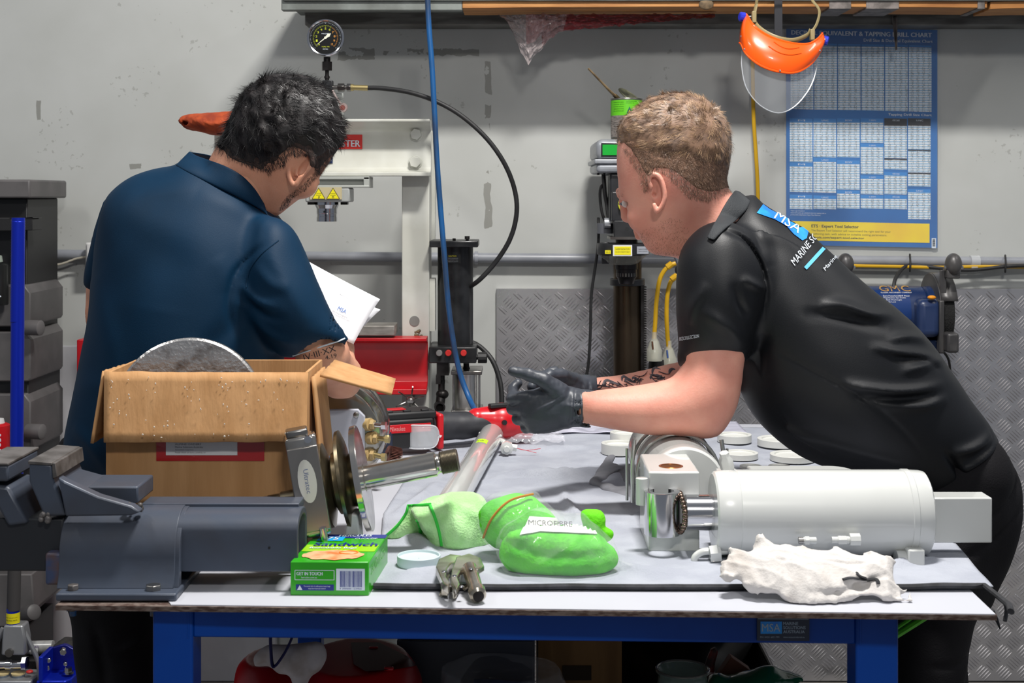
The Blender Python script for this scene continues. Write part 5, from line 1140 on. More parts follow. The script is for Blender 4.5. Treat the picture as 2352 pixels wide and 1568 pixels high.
# ---- long thin white cylinder barrel with valve
WC = M('marine_white', (208, 210, 207), .22, coat=.6, col2=(202, 204, 201), vs=4)
def barrel():
    r = .028; a = Vector((-.049, 3.5, TT+r+.006)); b = Vector((-.121, 2.66, TT+r+.006)); ax = (b-a).normalized(); t = thing('slim_cylinder', 'long slim white hydraulic barrel lying away from the camera with a lime sticker', 'hydraulic cylinder', a); Ln = (b-a).length
    MB().lathe([(-.004, r*.7), (-.001, r*.95), (.004, r), (Ln, r)], a, ax, 44).build('barrel', WC, t, ang=40)
    MB().lathe([(-.012, r*.4), (-.002, r*.55)], a, ax, 24).build('end_nub', WC, t)
    up = Vector((0, 0, 1)); sd = ax.cross(up).normalized()
    q = a+ax*.23; rr = r*1.008
    mb = MB(); mb.grid(lambda u, v: q+ax*(.045*v)+(sd*math.sin(-.1-.9*(u-.5))+up*math.cos(-.1-.9*(u-.5)))*rr, 10, 3); o = mb.build('lime_sticker', M('lime', (190, 235, 40), .5), t, fixn=False)
    mb = MB(); textat(mb, 'MSA 24', q+ax*.035+up*rr*1.012-sd*.006, sd*.014, -ax*.02); mb.build('lettering', M('print_olive'), o, fixn=False)
    mb = MB(); mb.ball(a+ax*.06+Vector((-.023, 0, .012)), .004); mb.ball(a+ax*.06+Vector((.026, 0, .006)), .004); mb.build('nipple', WC, t, kind='stuff')
    q2 = P(1164, 1026, 3.36); mb = MB(); mb.tube([a+ax*.2+Vector((.022, 0, .0)), P(1146, 1012, 3.4), P(1156, 1014, 3.38), q2], .006, 10); mb.build('side_pipe', WC, t)
    mb = MB(); mb.lathe([(0, .013), (.008, .016), (.02, .016), (.022, .008), (.03, .007)], q2+Vector((0, .01, 0)), (0, -1, -.1), 8); mb.hexa(q2+Vector((.008, 0, 0)), (1, 0, -.2), .009, .016); mb.build('valve', WC, t, ang=20)
    for k, d in enumerate(((.03, -.003), (.05, -.006))):
        mb = MB(); s0 = q2+Vector((.02, 0, -.002)); mb.tube([s0, s0+Vector((.025, 0, -.006)), s0+Vector((.05+k*.01, 0, -.012+k*.01))], .0008, 6); mb.build('red_wire', M('wire_red', (190, 30, 60), .4), t)
barrel()
# clear crumpled film by the barrel
mb = MB(); q0 = Vector((.045, 3.52, TT+.02))
mb.grid(lambda u, v: q0+Vector((-.075+.16*u, .1*(v-.5), .018*math.sin(u*PI)*math.sin(v*PI)+.012*noise.noise((u*5, v*5, 2))+.006*noise.noise((u*14, v*12, 5)))), 40, 30)
o = mb.build('clear_bag', M('clear_film2', (236, 236, 245), .08, alpha=.28, coat=1), ang=25, fixn=False); o['label'] = 'small crumpled clear bag under the gloved hands'; o['category'] = 'plastic bag'

# ---- cordless tool
def tool():
    R = Matrix.Rotation(math.radians(22), 3, 'Z'); o0 = PT(1000, 1046)+Vector((-.035, .07, 0)); o0.y = 3.47; o0.x = -.175; o0.z = TT+.004; t = thing('cordless_tool', 'red and black cordless die grinder lying on the felt mat', 'power tool', o0)
    def W(x, y, z): return o0+R @ Vector((x, y, z))
    DG = M('tool_dark', (44, 45, 50), .5, col2=(54, 55, 60), vs=30); RD = M('tool_red', (200, 22, 34), .3, coat=.2); BKt = M('tool_black', (26, 26, 28), .5)
    def bx(n, c, d, m, b=.004, **k): return MB().box(W(*c), d, R).build(n, m, t, bev=b, seg=3, **k)
    b_ = bx('battery', (-.095, -.005, .048), (.13, .075, .07), BKt, .006, label='black battery pack with red band'); bx('battery_top', (-.092, 0, .09), (.14, .078, .02), BKt, .006)
    o = bx('red_band', (-.093, -.0435, .062), (.108, .003, .02), RD, .0006)
    mb = MB(); textat(mb, 'Milwaukee', W(-.142, -.0456, .057), R @ Vector((.038, 0, 0)), (0, 0, .011)); textat(mb, 'M18 REDLITHIUM', W(-.075, -.0456, .058), R @ Vector((.03, 0, 0)), (0, 0, .005)); mb.build('lettering', M('print_pink', (225, 150, 150), .4), o)
    mb = MB(); 
    for k in range(4): textat(mb, ('CAUTION READ MANUAL', 'DO NOT INCINERATE', 'CHARGE ONLY WITH', 'RATED CHARGER')[k], W(-.09, -.0436, .036-k*.006), R @ Vector((.045, 0, 0)), (0, 0, .003))
    mb.build('small_print', M('print_grey'), t)
    for k in range(3): MB().box(W(-.14+k*.045, -.03, .101), (.018, .012, .006), R).build('latch_rib', BKt, t, bev=.001)
    bx('logo_plate', (-.115, .006, .1015), (.05, .03, .003), RD, .001)
    bx('foot_ring', (-.012, -.002, .048), (.016, .08, .086), RD, .006, label='red collar')
    S = SDF(tuple(W(0, 0, 0)-Vector((.02, .06, .01))), tuple(W(.3, 0, 0)+Vector((.05, .09, .13))), .003)
    def G(x, y, z): return tuple(W(x, y, z))
    S.cone(G(.0, 0, .055), G(.06, 0, .052), .036, .031, .01); S.cone(G(.06, 0, .052), G(.13, 0, .056), .031, .033, .01)
    S.plane((0, 0, TT+.006), (0, 0, -1)); S.build('grip', DG, t)
    S = SDF(tuple(W(.08, 0, 0)-Vector((.06, .09, .01))), tuple(W(.26, 0, 0)+Vector((.09, .09, .14))), .003)
    S.cone(G(.095, 0, .068), G(.16, 0, .058), .026, .043, .004); S.cone(G(.16, 0, .058), G(.232, 0, .053), .045, .045, .004); S.plane(G(.232, 0, 0), tuple(R @ Vector((1, 0, 0)))); S.plane((0, 0, TT+.006), (0, 0, -1)); S.build('head_shell', RD, t)
    MB().cyl(W(.23, 0, .053), W(.25, 0, .053), .036, .03).build('nose_ring', M('nose_grey', (70, 76, 74), .4, .4), t)
    mb = MB(); mb.cyl(W(.15, -.034, .06), W(.15, -.05, .062), .006); mb.build('screw_recess', BKt, t); bx('slide_switch', (.15, -.02, .1), (.06, .02, .01), BKt, .003)
tool()
# clear safety glasses
def goggles():
    t = thing('safety_glasses', 'clear wraparound safety glasses lying in front of the cordless tool', 'safety glasses', PT(965, 1048)); c = PT(965, 1048)+Vector((0, .03, .045)); CL = M('glasses_clear', (236, 240, 245), .04, alpha=.36, coat=1)
    def fn(u, v):
        a = -1.25+2.5*u; return c+Vector((.046*math.sin(a)*1.0, -.035*math.cos(a)+.01, .080*(v-.5)*math.sqrt(max(.06, 1-(2*u-1)**4))+.012*math.cos(v*PI)))
    MB().grid(fn, 30, 12).build('lens', CL, t, ang=180, solid=.002, fixn=False)
    mb = MB(); mb.tube([fn(k/24, 1) for k in range(25)], .0022, 8, sm=0); mb.tube([fn(k/24, 0) for k in range(25)], .0015, 8, sm=0); mb.build('lens_rim', M('glasses_rim', (235, 238, 242), .06, alpha=.6, coat=1), t)
    for d in (0, 1):
        a = fn(d, .8); mb = MB(); mb.tube([a, a+Vector((.004 if d else -.02, .02, .0)), a+Vector((-.0 if d else -.03, .05, -.03)), a+Vector((0 if d else -.028, .06, -.055))], .004, 8, flat=.4); mb.build('temple', M('glasses_rim'), t)
goggles()
def flapw():
    t = thing('flap_wheel', 'brown abrasive flap wheel on a brass coloured spindle', 'abrasive wheel', PT(903, 1072)); c = PT(903, 1072)+Vector((0, 0, .023)); ax = Vector((.8, .35, -.25)).normalized(); u = ax.orthogonal().normalized(); v = ax.cross(u)
    mb = MB()
    for k in range(40):
        a = 2*PI*k/40; d = u*math.cos(a)+v*math.sin(a); e = -u*math.sin(a)+v*math.cos(a); n_ = d*.8+e*.5
        p0 = c+d*.008; p1 = c+d*.008+n_*.017; mb.prism([p0-ax*.014, p0+ax*.014, p1+ax*.014, p1-ax*.014], e*.0011)
    mb.build('abrasive_flaps', M('flap_brown', (120, 76, 66), .95, col2=(92, 56, 48), vs=90), t, kind='stuff'); MB().cyl(c-ax*.012, c+ax*.012, .009).build('hub', STL, t); MB().cyl(c, c+ax*.075, .0028, n=12).build('spindle', M('brassy', (206, 190, 110), .3, .8), t)
flapw()

# ---- sandwich bag carton
def snack():
    p0 = PT(667, 1367); p1 = PT(847, 1368); q0 = p0+Vector((.014, .176, 0)); h = Vector((0, 0, .0525)); t = thing('snack_bag_box', 'green printed box of resealable sandwich bags at the front of the bench', 'box', p0)
    u = p1-p0; d = q0-p0; n = u.cross(h).normalized()
    if n.y > 0: n = -n
    MB().prism([p0, p1, p1+d, p0+d], h).build('carton', M('box_green', (52, 176, 26), .3, coat=.3, col2=(44, 160, 22), vs=8), t, bev=.0015)
    up = Vector((0, 0, 1))
    def fr(a0, b0, a1, b1, e=.0004): o = p0+n*e; return [o+u*a0+h*b0, o+u*a1+h*b0, o+u*a1+h*b1, o+u*a0+h*b1]
    def tp(a0, b0, a1, b1, e=.0005): o = p0+h+up*e; return [o+u*a0+d*b0, o+u*a1+d*b0, o+u*a1+d*b1, o+u*a0+d*b1]
    def quad(pl, name, m, **k): return MB().add(pl, [(0, 1, 2, 3)]).build(name, m, t, fixn=False, **k)
    WHp = M('print_white'); NV = M('print_navy', (24, 44, 130), .35)
    quad(tp(.0, .86, 1, 1.0), 'navy_band', NV); quad(tp(.10, .74, .45, .90, .0009), 'cyan_panel', M('print_cyan', (30, 160, 220), .35)); quad(tp(.02, .36, .98, .60), 'lime_panel', M('print_lime', (150, 205, 20), .35))
    # oval food picture
    mb = MB(); o = p0+h+up*.0011; mb.add([o+u*(.48+.40*math.cos(k*PI/16))+d*(.22+.17*math.sin(k*PI/16)+.02*math.sin(k*1.7)) for k in range(32)], [tuple(range(32))]); mb.build('picture_panel', M('print_peach', (236, 176, 130), .4, col2=(220, 110, 50), vs=26, v0=.45, v1=.62), t, fixn=False)
    mb = MB(); mb.tube([o+up*.0006+u*(.66+.12*math.cos(k*PI/10))+d*(.30+.055*math.sin(k*PI/10)) for k in range(20)], .0011, 6, closed=True, sm=0); mb.build('picture_ring', M('print_orange', (240, 130, 40), .4), t)
    mb = MB(); o = p0+h+up*.0016
    textat(mb, 'HERCULES', o+u*.36+d*.90, u*.44, d*.075, bold=.006); textat(mb, '75', o+u*.22+d*.765, u*.16, d*.11, bold=.01); textat(mb, 'CLICKZIP', o+u*.6+d*.80, u*.30, d*.05); textat(mb, 'Resealable Bags', o+u*.10+d*.42, u*.62, d*.075, bold=.004); mb.build('lettering', WHp, t, fixn=False)
    mb = MB(); textat(mb, 'Sandwich', o+u*.12+d*.54, u*.84, d*.13, bold=.006); mb.build('title_lettering', NV, t, fixn=False)
    # front
    mb = MB(); of = p0+n*.0006
    for a0, b0, a1, b1 in ((.06, .74, .56, .745), (.06, .46, .56, .465)): mb.add(fr(a0, b0, a1, b1+.012, .0006), [(0, 1, 2, 3)])
    for a0 in (.055, .555): mb.add(fr(a0, .465, a0+.008, .75, .0006), [(0, 1, 2, 3)])
    mb.build('frame_lines', WHp, t, fixn=False, kind='stuff')
    mb = MB(); textat(mb, 'GET IN TOUCH', of+u*.08+h*.60, u*.33, h*.10, bold=.006); textat(mb, 'hercules.com.au', of+u*.14+h*.51, u*.2, h*.055); textat(mb, 'To avoid risk of suffocation keep bags', of+u*.17+h*.25, u*.34, h*.05); textat(mb, 'away from babies & children', of+u*.23+h*.18, u*.22, h*.05); 
    quad(fr(.07, .15, .555, .33, .0003), 'navy_strip', NV); quad(fr(.585, .16, .95, .80, .0004), 'barcode_panel', WHp); mb.build('lettering', WHp, t, fixn=False)
    mb = MB(); mb.add([of+u*.085+h*.165, of+u*.155+h*.165, of+u*.12+h*.31], [(0, 1, 2)]); mb.build('triangle_mark', WHp, t, fixn=False)
    mb = MB(); r = random.Random(5); x = .635
    while x < .91:
        w_ = r.choice((.004, .007, .011)); mb.add(fr(x, .26, x+w_, .73, .0008), [(0, 1, 2, 3)]); x += w_+r.choice((.004, .006, .009))
    mb.build('barcode_bars', NV, t, fixn=False, kind='stuff')
    mb = MB(); textat(mb, '9 300600 123456', of+n*.0004+u*.63+h*.19, u*.28, h*.045); mb.build('barcode_digits', NV, t, fixn=False)
    mb = MB(); o = p1+(u.normalized())*.0006; textat(mb, 'SANDWICH', o+d*.12+h*.5, d*.7, h*.3); mb.build('side_lettering', M('print_palegreen', (120, 210, 100), .4), t, fixn=False)
snack()
# ================================================================ MORE ON THE BENCH
MATZ = TT+.006
def rings():
    RW = M('ring_white', (212, 213, 208), .35, col2=(216, 217, 212), vs=6)
    data = [(1423, 1046, 84, 24, 'white plastic ring in front at the left side of the upright white cylinder'), (1436, 1018, 70, 22, 'far white plastic ring left of the upright white cylinder, closest to the film'),
            (1434, 1030, 72, 9, 'thin white ring leaning between two thicker rings left of the cylinder'),
            (1687, 1019, 78, 17, 'deep white ring right of the bare elbow at the back of the bench'), (1790, 1029, 100, 16, 'white ring partly hidden by the belly of the leaning man, farthest right at the back'),
            (1700, 1057, 82, 13, 'shallow white ring directly behind the brass-topped valve fitting'), (1821, 1063, 104, 14, 'wide white ring with a small centre hole behind the lug plate'),
            (1724, 1078, 50, 6, 'thin white washer behind the black ribbed part'), (1790, 1078, 50, 6, 'thin white washer behind the lug plate with the hole')]
    for x, yb, wpx, hpx, lb in data:
        q = PT(x, yb-wpx*.07, MATZ+.003); s = q.y/F; r = wpx/2*s; h = hpx*s
        mb = MB(); mb.lathe([(0, r), (h, r), (h, r*.80), (h*.75, r*.78), (h*.72, r*.30), (h*.72, .001)], q, (0, 0, 1), 48, caps=False); mb.lathe([(0, r), (0, .001)], q, (0, 0, 1), 48, caps=False)
        o = mb.build('plastic_ring', RW, bev=.0008); o['label'] = lb; o['category'] = 'ring'; o['group'] = 'white plastic rings on the bench'
    q = PT(962, 1298, MATZ+.0); q.z = MATZ+.001; s = q.y/F; r = 50*s
    mb = MB(); mb.lathe([(0, .001), (0, r*.98), (.002, r), (.0165, r), (.0168, r*.93), (.012, r*.91), (.011, .001)], q, (0, 0, 1), 56, caps=False)
    o = mb.build('jar_cover', M('lid_pale', (196, 212, 216), .35), bev=.0006); o['label'] = 'pale blue white plastic lid in front of the green cloth'; o['category'] = 'lid'
rings()

def upright_cyl():                                   # cylinder pointing away from the camera, elbow rests on it
    r = .0755; a = Vector((.320, 2.62, TT+.007+r)); t = thing('hydraulic_cylinder', 'white hydraulic cylinder pointing away from the camera beneath the bare elbow', 'hydraulic cylinder', a)
    MB().lathe([(0, r*.93), (.004, r*.985), (.03, r), (.034, r*.975), (.34, r*.975), (.345, r), (.38, r)], a, (0, 1, 0), 72).build('barrel', WC, t, ang=40)
    z0 = TT+.007; x0, x1 = P(1490, 0, 2.45).x, P(1607, 0, 2.45).x; zt = 1.549-633*2.45/F
    rr = []; n = 8
    for cx, cy, a0 in ((x0+.004, 2.454, PI), (x1-.004, 2.454, 1.5*PI), (x1-.004, 2.615, 0), (x0+.004, 2.615, .5*PI)):
        for k in range(4): rr.append(Vector((cx+.004*math.cos(a0+k*PI/6), cy+.004*math.sin(a0+k*PI/6), z0)))
    MB().prism(rr, (0, 0, zt-z0)).build('clevis_block', WC, t, bev=.003, ang=40)
    q = Vector(((x0+x1)/2, 2.50, zt)); MB().lathe([(-.01, .019), (.0006, .0215), (.001, .021), (.001, .0175), (-.002, .0165)], q, (0, 0, 1), 36, caps=False).build('bronze_bush', M('bronze', (180, 110, 50), .25, 1), t); MB().cyl(q-Vector((0, 0, .004)), q+Vector((0, 0, .0004)), .0172, n=32).build('bush_bore', M('bore_dark', (96, 58, 28), .5, .6), t)
    MB().lathe([(0, .0105), (.045, .0105), (.046, .009)], P(1474, 1158, 2.45), (0, 0, 1), 28).build('side_pin', WC, t)
    MB().cyl(P(1474, 1130, 2.45), P(1500, 1130, 2.46), .006).build('pin_post', WC, t)
    GC = M('clamp_silver', (186, 188, 184), .2, .7)
    for yy, rr_ in ((2.74, .0795), (2.84, .0795)):
        mb = MB(); pts = [Vector((a.x+rr_*math.cos(an), yy, a.z+rr_*math.sin(an))) for an in np.linspace(-.75, PI+.75, 34)]
        mb.tube(pts, .0035, 8, sm=0); mb.build('band_clamp', GC, t)
    for d in (-1, 1):
        mb = MB(); x = a.x+d*.088; mb.tube([Vector((x, 2.74, TT+.03)), Vector((x, 2.74, TT+.11)), Vector((x-d*.004, 2.745, TT+.15))], .004, 8); mb.tube([Vector((x+d*.009, 2.76, TT+.03)), Vector((x+d*.009, 2.76, TT+.13))], .003, 8); mb.build('feed_pipe', GC, t)
    q = P(1668, 1058, 2.52); mb = MB(); mb.lathe([(0, .010), (.012, .013), (.028, .013), (.034, .009), (.042, .009)], q+Vector((.004, 0, -.022)), (-.25, -.3, 1), 6); mb.build('elbow_fitting', WC, t, bev=.001)
    MB().box(P(1672, 1088, 2.53)+Vector((0, .012, -.07)), (.036, .03, .15)).build('port_block', WC, t, bev=.002)
upright_cyl()
# crumpled fold of the mat beside it; shading put into a darker felt grey
S = SDF((.12, 2.84, TT), (.30, 3.22, TT+.10), .0035)
S.cone(PT(1366, 1118)+Vector((0, 0, .008)), PT(1420, 1062)+Vector((0, 0, .034)), .012, .016, .02, (1, 1.6, 1)); S.cone(PT(1420, 1062)+Vector((0, 0, .034)), PT(1476, 1090)+Vector((0, 0, .040)), .016, .018, .02, (1, 1.6, 1)); S.cone(PT(1390, 1128)+Vector((0, 0, .006)), PT(1476, 1140)+Vector((0, 0, .010)), .010, .016, .02, (1, 2, 1))
S.cone(PT(1400, 1100)+Vector((0, 0, .01)), PT(1470, 1110)+Vector((0, 0, .018)), .020, .024, .02, (1, 2.4, 1))
for f, a, w_ in (([(1372, 1100), (1420, 1075), (1476, 1080)], -.012, .010), ([(1400, 1120), (1440, 1100), (1480, 1104)], -.012, .008), ([(1390, 1075), (1420, 1055), (1450, 1060)], .009, .009), ([(1380, 1130), (1430, 1122), (1480, 1128)], .010, .008)): S.ridge(f, 3.0, a, w_, front=False)
S.disp(.0030, 9, 2, 3)
o = S.build('felt_fold', M('felt_shaded_grey', (142, 143, 150), .6, col2=(120, 121, 128), vs=14, bump=.4, bs=26)); o['label'] = 'crumpled fold of the grey felt mat, darkened for shade, left of the upright cylinder'; o['category'] = 'fabric'

def lug():
    t = thing('lug_plate', 'white rounded lug plate with a hole lying behind the big white cylinder', 'machine part', PT(1860, 1160)); zt = 1.0518; z0 = TT+.007
    xa, xb = P(1743, 0, 2.515).x, P(1985, 0, 2.515).x
    pts = [Vector((xa, 2.515, 0))]+[Vector((xb-.04+.04*math.sin(k*PI/12), 2.57-.055*math.cos(k*PI/12), 0)) for k in range(13)]+[Vector((xa-.004, 2.625, 0))]
    MB().prism([Vector((p.x, p.y, zt-.045)) for p in pts], (0, 0, .045)).build('plate', WC, t, bev=.003)
    q = Vector((P(1868, 0, 2.565).x, 2.565, zt)); MB().lathe([(-.003, .020), (.0008, .0225), (.0008, .019), (-.002, .0185)], q, (0, 0, 1), 36, caps=False).build('hole_rim', WC, t); MB().cyl(q-Vector((0, 0, .003)), q+Vector((0, 0, .0003)), .019, n=36).build('bore', M('bore_shade', (110, 98, 92), .5), t)
    MB().box((xa+.09, 2.575, (z0+zt-.045)/2), (.12, .07, zt-.045-z0)).build('lug_base', WC, t, bev=.003)
    mb = MB(); q = P(1716, 1080, 2.62); 
    for k in range(6): mb.box(q+Vector((0, 0, -.012-.005*k)), (.04, .05, .003))
    mb.box(q+Vector((0, 0, -.065)), (.034, .044, .115)); o = mb.build('ribbed_block', M('rib_black', (52, 50, 48), .5)); o['label'] = 'dark ribbed rubber block between the valve fitting and the lug plate'; o['category'] = 'machine part'
lug()

def big_cyl():
    Yc = 2.434; s = Yc/F; r = 97*s; c = P(1176, 1183, Yc); zc = TT+.0065+r; t = thing('hydraulic_cylinder', 'large glossy white hydraulic cylinder lying crosswise at the front right', 'hydraulic cylinder', (P(1880, 0, Yc).x, Yc, zc))
    def X(px): return P(px, 0, Yc).x
    A = Vector((X(1637), Yc, zc)); L_ = lambda px: (px-1637)*s
    MB().lathe([(0, r*.90), (.003, r*.955), (L_(1650), r*.985), (L_(1688), r*.99), (L_(1690), r*.985), (L_(1692), r), (L_(2072), r), (L_(2074), r*1.02), (L_(2086), r*1.02), (L_(2088), r), (L_(2112), r*.99), (L_(2121), r*.965), (L_(2125), r*.9)], A, (1, 0, 0), 96).build('barrel', WC, t, ang=28)
    MB().box(((X(2123)+X(2268))/2, Yc, zc-.008), (X(2268)-X(2123), .05, 103*s)).build('end_lug', WC, t, bev=.0025)
    mb = MB(); mb.cyl((X(1575), Yc, zc), (X(1638), Yc, zc), 41*s, n=48); mb.build('chrome_rod', CHR, t)
    q = Vector((X(1521), Yc, zc)); mb = MB(); mb.lathe([(-50*s, 38*s), (-49*s, 41*s), (49*s, 41*s), (50*s, 38*s), (50*s, 27*s), (-50*s, 27*s)], q, (0, 0, 1), 56, caps=False); mb.build('rod_eye', CHR, t, ang=30, label='polished rod eye')
    mb = MB()
    for k in range(26):
        an = 2*PI*k/26; rr = 43*s; mb.ball((X(1568)+.004*math.cos(an*2)-.0035*abs(math.cos(an)), Yc+rr*math.cos(an), zc+rr*math.sin(an)), (.0052, .0058, .0052), 10, 6)
    mb.build('weld_bead', M('weld_steel', (150, 132, 118), .22, 1, col2=(110, 90, 78), vs=60), t, kind='stuff')
    z = lambda y, Y=Yc: 1.549-(y-450)*Y/F
    # fittings
    Yf = Yc-r*.75
    mb = MB(); mb.cyl(P(2058, 1287, Yf), P(2086, 1287, Yf), .017); mb.build('port_boss', WC, t); MB().pbox(2086, 1262, 2125, 1312, Yf-.02, Yf+.035).build('port_block', WC, t, bev=.003)
    for x0, x1, y in ((1834, 1881, 1241), (1910, 1975, 1240)):
        Yg = Yc-r-.012; mb = MB(); sg = Yg/F; mb.hexa(P(x0+14, y, Yg), (1, 0, 0), 11*sg, (x1-x0-28)*sg*.55); mb.cyl(P(x0+10, y, Yg), P(x1-6, y, Yg), 8*sg, n=16)
        if x1 > 1900: mb.cyl(P(x1-24, y-1, Yg), P(x1, y-1, Yg), 15*sg, n=8); mb.cyl(P(1941, y, Yg), P(1950, y, Yg), 9*sg)
        mb.build('hose_fitting', WC, t, bev=.0008)
        mb = MB(); mb.cyl(P(x0, y, Yg), P(x0+12, y, Yg), 8*sg, n=14); mb.build('fitting_tail', STL if x0 < 1900 else WC, t)
    mb = MB(); Yg = Yc-.04; mb.tube([P(1690, 1258, Yg), P(1684, 1262, Yg), P(1650, 1266, Yg), P(1618, 1266, Yg), P(1600, 1275, Yg), P(1595, 1287, Yg), P(1604, 1298, Yg), P(1625, 1302, Yg-.01), P(1690, 1304, Yg-.02)], .0062, 12); mb.build('feed_pipe', WC, t)
    mb = MB(); mb.hexa(P(1630, 1272, Yg-.004), (1, 0, .1), .0155, .018); mb.hexa(P(1672, 1268, Yg-.004), (1, 0, .1), .012, .012); mb.tube([P(1678, 1268, Yg), P(1683, 1262, Yg), P(1683, 1240, Yg+.01)], .010, 12); mb.build('pipe_nut', WC, t, bev=.001)
big_cyl()

# ---- soft things
def onsurf(bvh, pts, off=.001):
    o = Vector((0, 0, ZC)); out = []
    for x, y in pts:
        d = (P(x, y, 3.)-o).normalized(); h = bvh.ray_cast(o, d)
        if h[0] is not None: out.append(h[0]-d*off)
    return out
def cloth():
    t = thing('microfibre_cloth', 'pale green microfibre cloth with bright green edging beside the lid', 'cloth', PT(1030, 1280)); Y0 = 2.55
    S = SDF((-.24, 2.40, TT+.004), (.0, 2.72, 1.10), .0032)
    S.infl([(940, 1168), (985, 1140), (1060, 1127), (1108, 1148), (1128, 1200), (1126, 1262), (1085, 1284), (1010, 1284), (958, 1268), (948, 1235), (985, 1232), (960, 1195)], 2.53, 1.0, .01)
    S.infl([(884, 1232), (925, 1188), (938, 1160), (965, 1160), (985, 1180), (990, 1225), (945, 1232), (905, 1240)], 2.55, .45, .012)
    S.cut(S.dcone(P(930, 1215, 2.5), P(965, 1205, 2.49), .005, .010, (1, 2, 1)), .01)
    for f, a, w_ in (([(995, 1160), (1012, 1200), (1020, 1278)], -.007, .007), ([(1040, 1150), (1060, 1200), (1055, 1260)], .007, .012), ([(1085, 1170), (1100, 1215), (1090, 1270)], -.006, .012), ([(950, 1160), (975, 1195), (985, 1230)], .008, .01), ([(1020, 1140), (1070, 1150), (1110, 1180)], .005, .010), ([(960, 1250), (1000, 1262), (1080, 1262)], -.005, .008)): S.ridge(f, 2.53, a, w_)
    S.disp(.0035, 8, 3, 3); S.plane((0, 0, MATZ+.001), (0, 0, -1))
    o = S.build('towel', M('towel_green', (184, 232, 164), .95, col2=(164, 220, 142), vs=30, bump=.5, bs=260, sheen=.3), t); b = bvh_of(o)
    ED = M('edge_green', (52, 196, 66), .7)
    for pl in ([(988, 1160), (1000, 1190), (1010, 1225), (1018, 1276)], [(884, 1233), (912, 1208), (932, 1180), (938, 1161)], [(938, 1161), (966, 1160), (990, 1158)], [(958, 1195), (966, 1215), (963, 1240), (968, 1262)], [(884, 1233), (910, 1240), (946, 1234)]):
        p = onsurf(b, [tuple(q) for q in cr_path(pl, 6)], .0005)
        if len(p) > 3: MB().tube(p, .0032, 8, sm=0, flat=.8).build('edge_piping', ED, t)
cloth()
def gloves():
    GR = M('glove_green', (84, 206, 0), .8, col2=(66, 184, 0), vs=26, bump=.4, bs=180); GP = M('glove_print', (225, 228, 222), .6)
    t = thing('glove_pack', 'bright green work gloves sealed in a clear plastic bag, front centre', 'glove pack', PT(1290, 1335))
    S = SDF((-.07, 2.22, TT+.004), (.19, 2.62, 1.10), .0035)
    S.infl([(1150, 1260), (1175, 1222), (1230, 1208), (1310, 1205), (1370, 1222), (1412, 1262), (1416, 1292), (1380, 1325), (1310, 1338), (1230, 1330), (1170, 1305)], 2.335, .85, .01)
    S.infl([(1103, 1190), (1118, 1158), (1165, 1138), (1215, 1138), (1250, 1165), (1290, 1185), (1300, 1215), (1240, 1240), (1150, 1262), (1112, 1235)], 2.42, .8, .012)
    for f, a, w_ in (([(1170, 1240), (1250, 1262), (1400, 1262)], -.006, .008), ([(1120, 1180), (1170, 1190), (1230, 1180)], -.007, .008), ([(1130, 1220), (1180, 1225), (1240, 1215)], .006, .008), ([(1200, 1300), (1290, 1290), (1390, 1290)], .005, .012), ([(1180, 1150), (1200, 1180), (1190, 1220)], -.005, .007)): S.ridge(f, 2.33, a, w_)
    S.disp(.0035, 9, 8, 3); S.plane((0, 0, MATZ+.0015), (0, 0, -1)); gv = S.build('green_glove', GR, t); b = bvh_of(gv)
    S = SDF((.10, 2.3, TT+.004), (.20, 2.62, 1.06), .003)
    S.infl([(1335, 1178), (1352, 1170), (1380, 1174), (1390, 1190), (1388, 1210), (1406, 1222), (1404, 1236), (1385, 1242), (1350, 1225), (1338, 1200)], 2.42, .7, .008).disp(.002, 14, 5); S.plane((0, 0, MATZ+.0015), (0, 0, -1)); S.build('glove_finger', M('glove_bright', (104, 214, 10), .8, bump=.4, bs=180), t)
    S = SDF((-.08, 2.19, TT+.003), (.22, 2.64, 1.13), .0042)
    S.infl([(1140, 1275), (1150, 1225), (1190, 1185), (1240, 1168), (1330, 1180), (1365, 1205), (1418, 1258), (1424, 1292), (1390, 1330), (1310, 1345), (1225, 1340), (1165, 1318)], 2.335, .95, .01)
    S.infl([(1098, 1195), (1112, 1150), (1165, 1130), (1225, 1132), (1262, 1162), (1300, 1188), (1300, 1225), (1240, 1250), (1150, 1270), (1108, 1240)], 2.42, .9, .012)
    for k, f in enumerate(([(1110, 1240), (1180, 1200), (1290, 1180)], [(1150, 1290), (1200, 1210), (1240, 1170)], [(1130, 1170), (1200, 1160), (1290, 1200)], [(1180, 1320), (1290, 1240), (1350, 1190)], [(1140, 1260), (1160, 1290), (1230, 1335)], [(1340, 1320), (1380, 1270), (1360, 1210)])): S.ridge(f, 2.33, .006 if k % 2 else -.005, .006)
    S.disp(.0035, 12, 21, 3); S.plane((0, 0, MATZ+.0005), (0, 0, -1))
    fo = S.build('clear_film', M('bag_film', (240, 244, 246), .08, alpha=.13, coat=1, bump=.6, bs=38), t, label='clear plastic film'); fb = bvh_of(fo)
    mb = MB(); mb.grid(lambda u, v: PT(1400, 1325)+Vector((-.01+.075*u, .03-.05*v*(1-u)+.02*(1-u), .004+.03*(1-u)*math.sin(v*2)+.004*noise.noise((u*4, v*4, 1)))), 10, 10); mb.build('film_corner', M('bag_film'), t, ang=180, fixn=False)
    vs = [(1215, 1186), (1352, 1196), (1370, 1228), (1240, 1222), (1195, 1230)]
    decal(b, (vs, [(0, 1, 2, 3, 4)]), 'white_header', GP, t, off=.0025, cuts=6)
    decal(fb, text2d('MICROFIBRE', (1214, 1206), (100, 4), (0, -12)), 'lettering', M('print_grey'), t, off=.0008)
